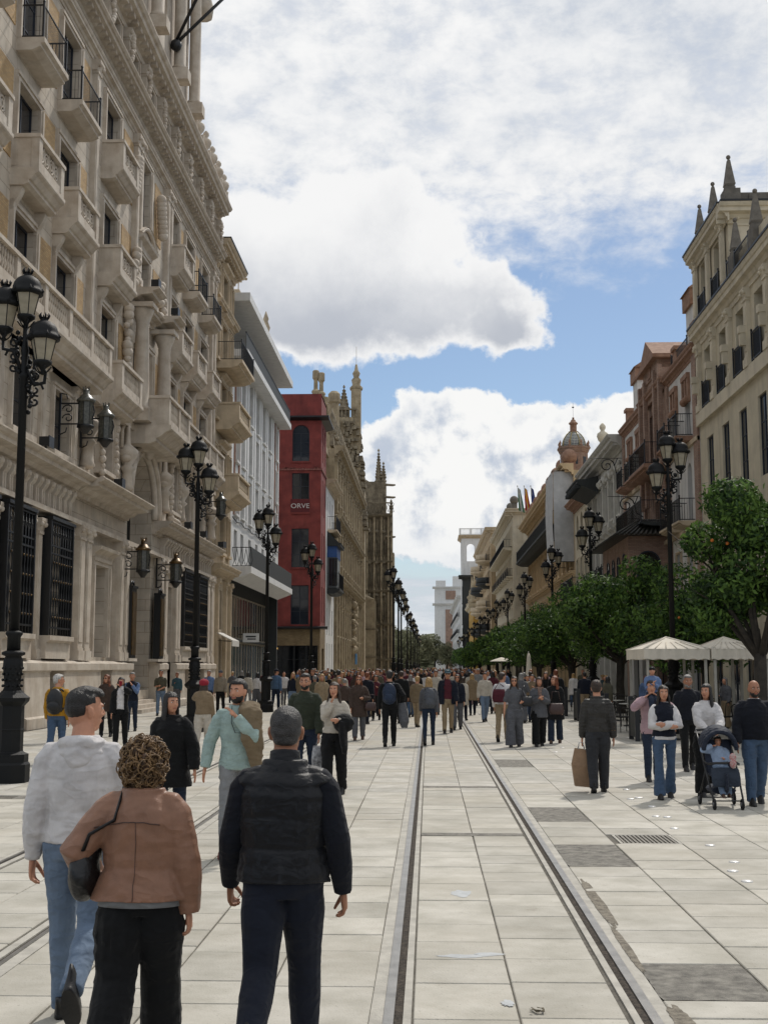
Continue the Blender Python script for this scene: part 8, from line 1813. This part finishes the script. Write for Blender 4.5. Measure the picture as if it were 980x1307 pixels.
q = MB(); q.ball((st.location.x + .10, st.location.y - .26, .70), .05, 8, 6, (1, .6, 1.2)); q.ball((st.location.x + .10, st.location.y - .27, .62), .06, 8, 6, (.8, .6, 1.2)); tag(q.build('soft_toy', mat('toy_stripe', '#94454a', .9, .5, 40, 0, col2='#b0aaa4')), 'small red and white soft toy hanging on the stroller bumper', 'toy')
bag('dark shoulder bag at the right edge, beside the bald man', (4.98, 17.3, .78), .34, .40, .16, M_BAGBLK, [(-.06, 0, .38), (0, 0, .60), (.06, 0, .38)])
# left pavement group by the bank
p30, _ = mid('woman with very long curly ginger hair and sunglasses near the bank wall', 134, 34, 176, 1.74, 'f', 'longwave', M_HAIRR, dict(ease=.03, hem=-.2), C_BROWN, 'coat', {}, C_BLACK, 'trousers', glasses='sun', hy=20)
p31, P31 = mid('woman in a black jacket and white top drinking from a red cup', 153, 29.5, 172, 1.70, 'f', 'longwave', M_HAIRD, dict(ease=.016, hem=.04), C_WHITE, 'top', dict(wide=1.1), C_BLACK, 'trousers', arms=(dict(sw=4), dict(to=(.02, .20, 1.50), hint=(.9, 0, -.6))), hy=-10)
open_coat(p31, P31, C_BLACK, -.06, 'jacket'); wr = p31.matrix_basis @ P31.arm[1][2]; q = MB(); q.lathe([(.03, 0), (.04, .10), (.042, .11)], 12, (wr.x, wr.y - .06, wr.z + .02)); tag(q.build('cup', C_RED), 'red paper cup held by the black jacket woman', 'cup')
p32, P32 = mid('grey haired man in a navy vest and blue shirt looking at his hand', 167, 37, 172, 1.78, 'm', 'short', M_HAIRG, dict(ease=.03, hem=.0, sleeve=0), C_NAVY, 'vest', {}, C_DENIMK, 'jeans', arms=(dict(sw=2), dict(to=(.03, .24, 1.35))), inner=(dict(ease=.02, hem=.02), C_BLUE, 'shirt'))
p33, P33 = mid('man in sunglasses and olive tee by the bank doorway, navy sweater at his neck', 204, 49, 176, 1.82, 'm', 'short', M_HAIRB, dict(ease=.016, hem=.02, sleeve=.5), C_OLIVE, 'tee', {}, C_DENIM, 'jeans', glasses='sun', arms=(dict(to=(.05, .26, 1.12)), dict(to=(.02, .22, 1.0))))
p34, P34 = mid('person in a red knit beret, tan jacket and white trousers raising a phone', 259, 27.5, 8, 1.66, 'f', 'bob', M_HAIRB, dict(ease=.034, hem=.02), C_TAN, 'jacket', dict(wide=1.2), C_OFF, 'trousers', arms=(dict(sw=2), dict(to=(.10, .26, 1.46))))
q = MB(); M = head_frame(P34); q.ball((0, -.02, .055), 1, 16, 12, (.105, .115, .085)); q.v = [tuple(M @ (Vector(v) * HS)) for v in q.v]; q.build('beret', C_RED, p34)
p35, _ = mid('man in a blue jacket with raised hand beyond the second lamp post', 266, 52, 186, 1.80, 'm', 'short', M_HAIRG, dict(ease=.03, hem=0), C_BLUE, 'jacket', {}, C_DENIMK, 'trousers', arms=(dict(to=(.05, .2, 1.4)), dict(sw=0)))
p36, P36 = mid('man in a beige sweater, cap and black trousers near the shop windows', 281, 50, 180, 1.80, 'm', 'short', M_HAIRB, dict(ease=.03, hem=0), cloth('sweater_beige', '#83796a'), 'sweater', {}, C_BLACK, 'trousers'); cap(p36, P36, C_GREY)
p37, P37 = mid('man in a denim jacket and cap standing beside the third lamp post', 352, 54, 15, 1.84, 'm', 'short', M_HAIRB, dict(ease=.03, hem=0), cloth('jacket_denim', '#4c6480'), 'jacket', {}, C_DENIMK, 'trousers', hy=50); cap(p37, P37, C_NAVY)
p38, _ = mid('woman with long blonde hair in a dark top and wide jeans', 374, 50, 180, 1.72, 'f', 'longwave', M_HAIRY, dict(ease=.018, hem=.06), C_NAVY, 'top', dict(wide=1.4, flare=.04), C_DENIM, 'jeans')
p39, _ = mid('man in sunglasses and a navy jacket, left of the church flank', 399, 50, 184, 1.86, 'm', 'short', M_HAIRB, dict(ease=.03, hem=0), C_NAVY, 'jacket', {}, C_DENIMD, 'jeans', glasses='sun')
p40, _ = mid('woman in a long beige trench coat behind the green sweater man', 411, 40, 176, 1.72, 'f', 'long', M_HAIRY, dict(ease=.034, hem=-.3, flare=.04), C_BEIGE, 'coat', {}, C_BLACK, 'trousers')
p41, _ = mid('woman in a white top and long grey skirt beside the shop windows', 328, 56, 20, 1.68, 'f', 'long', M_HAIRD, dict(ease=.018, hem=.06), C_WHITE, 'top', dict(wide=1.5, flare=.06), C_GREY, 'trousers')
p42, _ = mid('woman in a pale jacket with dark hair, left of the third lamp post', 316, 58, 10, 1.70, 'f', 'longwave', M_HAIRD, dict(ease=.028, hem=0), C_OFF, 'jacket', {}, C_LGREY, 'trousers')
p43, _ = mid('man in a grey suit and sunglasses walking among the crowd', 610, 62, 180, 1.84, 'm', 'short', M_HAIRG, dict(ease=.03, hem=-.06), C_LGREY, 'suit_jacket', {}, C_NAVY, 'trousers', glasses='sun')
p44, _ = mid('woman in a pink skirt and pale jacket walking away right of the rails', 599, 63, 0, 1.68, 'f', 'long', M_HAIRD, dict(ease=.026, hem=.02), C_OFF, 'jacket', dict(wide=1.5, flare=.05), C_PINK, 'skirt')
p45, _ = mid('woman in plum trousers and a black top between the rails', 533, 60, 180, 1.70, 'f', 'longwave', M_HAIRB, dict(ease=.018, hem=.05), C_BLACK, 'top', {}, cloth('trousers_plum', '#5c2a44'), 'trousers')
p46, _ = mid('person in a bright red top in the crowd left of the backpack man', 487, 70, 180, 1.7, 'f', 'long', M_HAIRD, dict(ease=.022, hem=0), C_RED, 'top', {}, C_BLACK, 'trousers')
p47, _ = mid('man in a white sweater behind the blonde woman', 556, 50, 180, 1.8, 'm', 'short', M_HAIRD, dict(ease=.03, hem=0), C_OFF, 'sweater', {}, C_GREY, 'trousers')
# ------------------------------------------------------------------ crowd templates, each one mesh, then copies with clothes of their own
TOPS = [('black jacket', C_BLACK), ('navy coat', C_NAVY), ('grey sweater', C_GREY), ('brown coat', C_BROWN), ('cream top', C_OFF), ('white shirt', C_WHITE), ('olive jacket', C_OLIVE), ('tan jacket', C_TAN), ('blue shirt', C_BLUE), ('wine sweater', C_WINE), ('teal jacket', C_TEAL), ('khaki jacket', C_KHAKI), ('dark jacket', C_DNAVY), ('black coat', C_BLACK), ('pink top', C_PINK)]
LEGS = [('black trousers', C_BLACK), ('jeans', C_DENIMD), ('dark jeans', C_DENIMK), ('light jeans', C_DENIM), ('grey trousers', C_GREY), ('beige trousers', C_BEIGE), ('navy trousers', C_NAVY)]
HAIRS = [('black hair', M_HAIRD), ('brown hair', M_HAIRB), ('dark hair', M_HAIRD), ('grey hair', M_HAIRG), ('blonde hair', M_HAIRY), ('brown hair', M_HAIRB), ('ginger hair', M_HAIRR)]
def joined(P, hstyle, top, legs, vox, dec):
    """one crowd figure as a single mesh: skin, top, trousers, hair, shoes by slot"""
    tmp = person('x', (0, 0, 0), 0, P, MID, M_SKIN, M_HAIRB, hstyle, top, C_GREY, 'top', legs, C_DENIMD, 'trousers', res=vox)
    mats = [M_SKIN, C_GREY, C_DENIMD, M_HAIRB, M_SHOE]; V, F, I = [], [], []
    for ch in list(tmp.children):
        nme = ch.name.split('.')[0]; sl = {'body': 0, 'top': 1, 'trousers': 2, 'hair': 3, 'shoe': 4}.get(nme)
        if sl is not None:
            o = len(V); V += [tuple(v.co) for v in ch.data.vertices]; F += [tuple(o + i for i in p.vertices) for p in ch.data.polygons]; I += [sl] * len(ch.data.polygons)
        bpy.data.objects.remove(ch)
    bpy.data.objects.remove(tmp)
    me = bpy.data.meshes.new('person'); me.from_pydata(V, [], F); me.polygons.foreach_set('material_index', I); me.polygons.foreach_set('use_smooth', [True] * len(F)); me.update()
    for m in mats: me.materials.append(m)
    return me
TPL = []
for i, (sx, hs, tp, lg, pose, ar) in enumerate([
    ('m', 'short', dict(ease=.03, hem=0), {}, ((12, 8), (-12, 18)), None), ('m', 'short', dict(ease=.03, hem=-.08), {}, ((-8, 12), (14, 8)), None), ('m', 'short', dict(ease=.024, hem=.02), dict(wide=1.1), ((5, 4), (-4, 8)), (dict(to=(.05, .26, 1.2)), dict(sw=0))),
    ('f', 'longwave', dict(ease=.03, hem=-.1, flare=.02), {}, ((12, 8), (-12, 18)), None), ('f', 'bob', dict(ease=.024, hem=.03), dict(wide=1.3, flare=.03), ((-8, 12), (12, 8)), (dict(to=(.12, .2, 1.1)), dict(sw=6))), ('f', 'long', dict(ease=.036, hem=-.3, flare=.05), {}, ((8, 6), (-10, 14)), None),
    ('f', 'bun', dict(ease=.02, hem=.04), {}, ((10, 8), (-10, 16)), (dict(sw=-10), dict(to=(.1, .22, 1.25)))), ('m', 'crop', dict(ease=.034, hem=-.02, belly=.02), {}, ((9, 6), (-10, 16)), None)]):
    TPL.append((sx, joined(Pose(1.70 if sx == 'm' else 1.62, legs=pose, arms=ar, female=(sx == 'f'), wide=1.05 if sx == 'm' else 1.0), hs, tp, lg, 2.0, .4)))
rr = random.Random(21); used = []; seen_labels = {}
def crowd(px, D, face=None, h=None):
    x = (px - 547) / 1572 * D
    for ux, uy in used:
        if abs(ux - x) < .5 and abs(uy - D) < .8: return
    used.append((x, D)); sx, me = TPL[rr.randrange(len(TPL))]; o = bpy.data.objects.new('person', me); C.objects.link(o); o.location = (x, D, 0)
    away = rr.random() < .45 if face is None else face == 0; o.rotation_euler[2] = math.radians((0 if away else 180) + rr.uniform(-22, 22)); s_ = rr.uniform(.97, 1.09); o.scale = (s_, s_, s_)
    (tn, tm), (ln, lm), (hn, hm) = rr.choice(TOPS), rr.choice(LEGS), rr.choice(HAIRS)
    for sl, m in zip(o.material_slots, (rr.choice((M_SKIN, M_SKIN, M_SKIN2)), tm, lm, hm, M_SHOE)): sl.link = 'OBJECT'; sl.material = m
    side = 'left of the rails' if x < -.6 else 'between the rails' if x < 1.5 else 'right of the rails'; dist = 'nearer crowd' if D < 75 else 'middle crowd' if D < 125 else 'far crowd'
    lab = lambda: '%s-haired %s in %s and %s walking %s %s, %s' % (hn.split()[0], 'man' if sx == 'm' else 'woman', tn, ln, 'away' if away else 'closer', side, dist)
    for _ in range(60):
        if lab() not in seen_labels: break
        (tn, tm), (ln, lm), (hn, hm) = rr.choice(TOPS), rr.choice(LEGS), rr.choice(HAIRS)
    seen_labels[lab()] = 1; o.material_slots[1].material = tm; o.material_slots[2].material = lm; o.material_slots[3].material = hm
    tag(o, lab(), 'person', 'crowd along the avenue'); return o
n = 0
for k in range(2600):
    D = 44 + 190 * rr.random() ** 1.25; px = rr.gauss(545, 62) if D > 90 else rr.uniform(415, 745)
    if not 425 < px < 700 and D > 90: continue
    if D < 90 and px > 640 and rr.random() < .5: continue
    x = (px - 547) / 1572 * D
    if x < -9.0 or x > 6.4: continue
    if D < 62 and (rr.random() < .55): continue
    if any(abs(px - q_) < 9 for q_ in (497, 547, 572)) and D < 60: continue
    if crowd(px, D): n += 1
    if n >= 160: break
for px, D in ((250, 60), (296, 66), (308, 64), (338, 61), (384, 60), (392, 56), (404, 63), (420, 58), (436, 52), (445, 62), (470, 48), (477, 56), (512, 66), (520, 58), (590, 66), (622, 60), (632, 70), (668, 52), (676, 60), (720, 52), (730, 60), (742, 64), (225, 58), (362, 62)): crowd(px, D)
for k in range(900):
    if n >= 236: break
    if crowd(rr.uniform(372, 485), rr.uniform(52, 105)): n += 1
for px, D in ((402, 44), (418, 47), (433, 43), (447, 46), (468, 42), (480, 45), (512, 43), (524, 48), (590, 45), (602, 50), (618, 44), (440, 39), (386, 47), (532, 40), (664, 43), (672, 47), (695, 45)): crowd(px, D)
# ------------------------------------------------------------------ cafe terrace under the trees
M_WICK = mat('wicker_dark', '#25221f', .8, .3, 30, .5, 60)
def chair_():
    c = empty('cafe_chair'); q = MB(); q.box(-.22, .22, -.22, .22, .43, .47); q.build('seat', M_WICK, c)
    for x in (-.2, .2):
        for y in (-.2, .2): q = MB(); q.tube([(x, y, 0), (x, y, .43)], .014, 6); q.build('leg', M_IRON, c)
    q = MB(); q.tube([(-.21, -.22, .45), (-.22, -.27, .85), (0, -.30, .92), (.22, -.27, .85), (.21, -.22, .45)], .018, 6); [q.bar((x, -.235, .47), (x, -.285, .88), .012) for x in np.linspace(-.15, .15, 6)]; q.build('backrest', M_WICK, c); return c
def table_():
    c = empty('cafe_table'); q = MB(); q.lathe([(.36, .71), (.37, .73), (.36, .74)], 20); q.build('table_top', M_FRAMEW, c); q = MB(); q.lathe([(.22, 0), (.22, .03), (.03, .06), (.03, .71)], 12); q.build('pedestal', M_IRON, c); return c
ch0, tb0 = chair_(), table_(); k = 0
for i, (x, y) in enumerate([(6.4, 37.5), (8.4, 38.0), (10.2, 37.2), (6.6, 41), (9.0, 42.5), (6.7, 45), (6.9, 50), (9.6, 47), (6.6, 55), (6.5, 33.4), (9.2, 34.4)]):
    t = tb0 if i == 0 else copy_tree(tb0); t.location = (x, y, 0); tag(t, 'round cafe table in the terrace shade, %s from the front' % nth[i], 'table', 'cafe tables')
    for a in (0.4, 2.4, 4.4):
        c = ch0 if k == 0 else copy_tree(ch0); c.location = (x + .62 * math.sin(a), y + .62 * math.cos(a), 0); c.rotation_euler[2] = math.pi - a; tag(c, 'dark cafe chair on the %s side of the %s terrace table' % ({0.4: 'far', 2.4: 'near right', 4.4: 'left'}[a], nth[i]), 'chair', 'cafe chairs'); k += 1
def planter_():
    c = empty('terrace_screen'); q = MB(); q.box(-.5, .5, -.04, .04, .1, 1.05); q.build('panel', M_SHUT, c)
    for x in (-.5, .5): q = MB(); q.box(x - .04, x + .04, -.06, .06, 0, 1.15); q.build('post', M_IRON, c)
    return c
pl0 = planter_()
for i, (x, y) in enumerate([(5.35, 38), (5.5, 41.5), (5.35, 45), (5.4, 49.5), (5.3, 54), (5.45, 33.2)]): p = pl0 if i == 0 else copy_tree(pl0); p.location = (x, y, 0); p.rotation_euler[2] = 1.57; tag(p, 'low dark screen at the edge of the cafe terrace, %s along the row' % nth[i], 'screen', 'low screens of the terrace')
for x, y in ((7.6, 39.2), (9.4, 39.5), (6.2, 43.2), (8.0, 46), (6.9, 48.2), (10, 36.6), (7.4, 53)):
    used.append((x, y)); sx, me = TPL[rr.randrange(len(TPL))]; o = bpy.data.objects.new('person', me); C.objects.link(o); o.location = (x, y, 0); o.rotation_euler[2] = rr.uniform(0, 6.28)
    (tn, tm), (ln, lm), (hn, hm) = rr.choice(TOPS), rr.choice(LEGS), rr.choice(HAIRS)
    for sl, m in zip(o.material_slots, (M_SKIN, tm, lm, hm, M_SHOE)): sl.link = 'OBJECT'; sl.material = m
    tag(o, '%s in %s and %s standing under the trees by the terrace' % ('man' if sx == 'm' else 'woman', tn, ln), 'person', 'people on the terrace')
pz = empty('closed_parasol', (5.0, 62, 0)); tag(pz, 'closed cream parasol standing among the terrace trees', 'parasol')
q = MB(); q.lathe([(.05, 2.6), (.10, 2.4), (.16, 1.7), (.24, 1.1), (.20, 1.0)], 10, flute=.25); q.build('canopy', M_CANV, pz); q = MB(); q.tube([(0, 0, 0), (0, 0, 2.7)], .025, 8); q.build('pole', M_FRAMEW, pz); q = MB(); q.lathe([(.25, 0), (.25, .08), (.04, .12)], 12); q.build('base', M_IRON, pz)
op_ = empty('open_parasol', (5.3, 90, 0)); tag(op_, 'wide open cream parasol far off beside the crowd', 'parasol')
q = MB(); q.lathe([(.85, 2.3), (.82, 2.34), (.4, 2.5), (.04, 2.6)], 10, smooth=False); q.build('canopy', M_CANV, op_); q = MB(); q.tube([(0, 0, 0), (0, 0, 2.55)], .03, 8); q.build('pole', M_FRAMEW, op_)
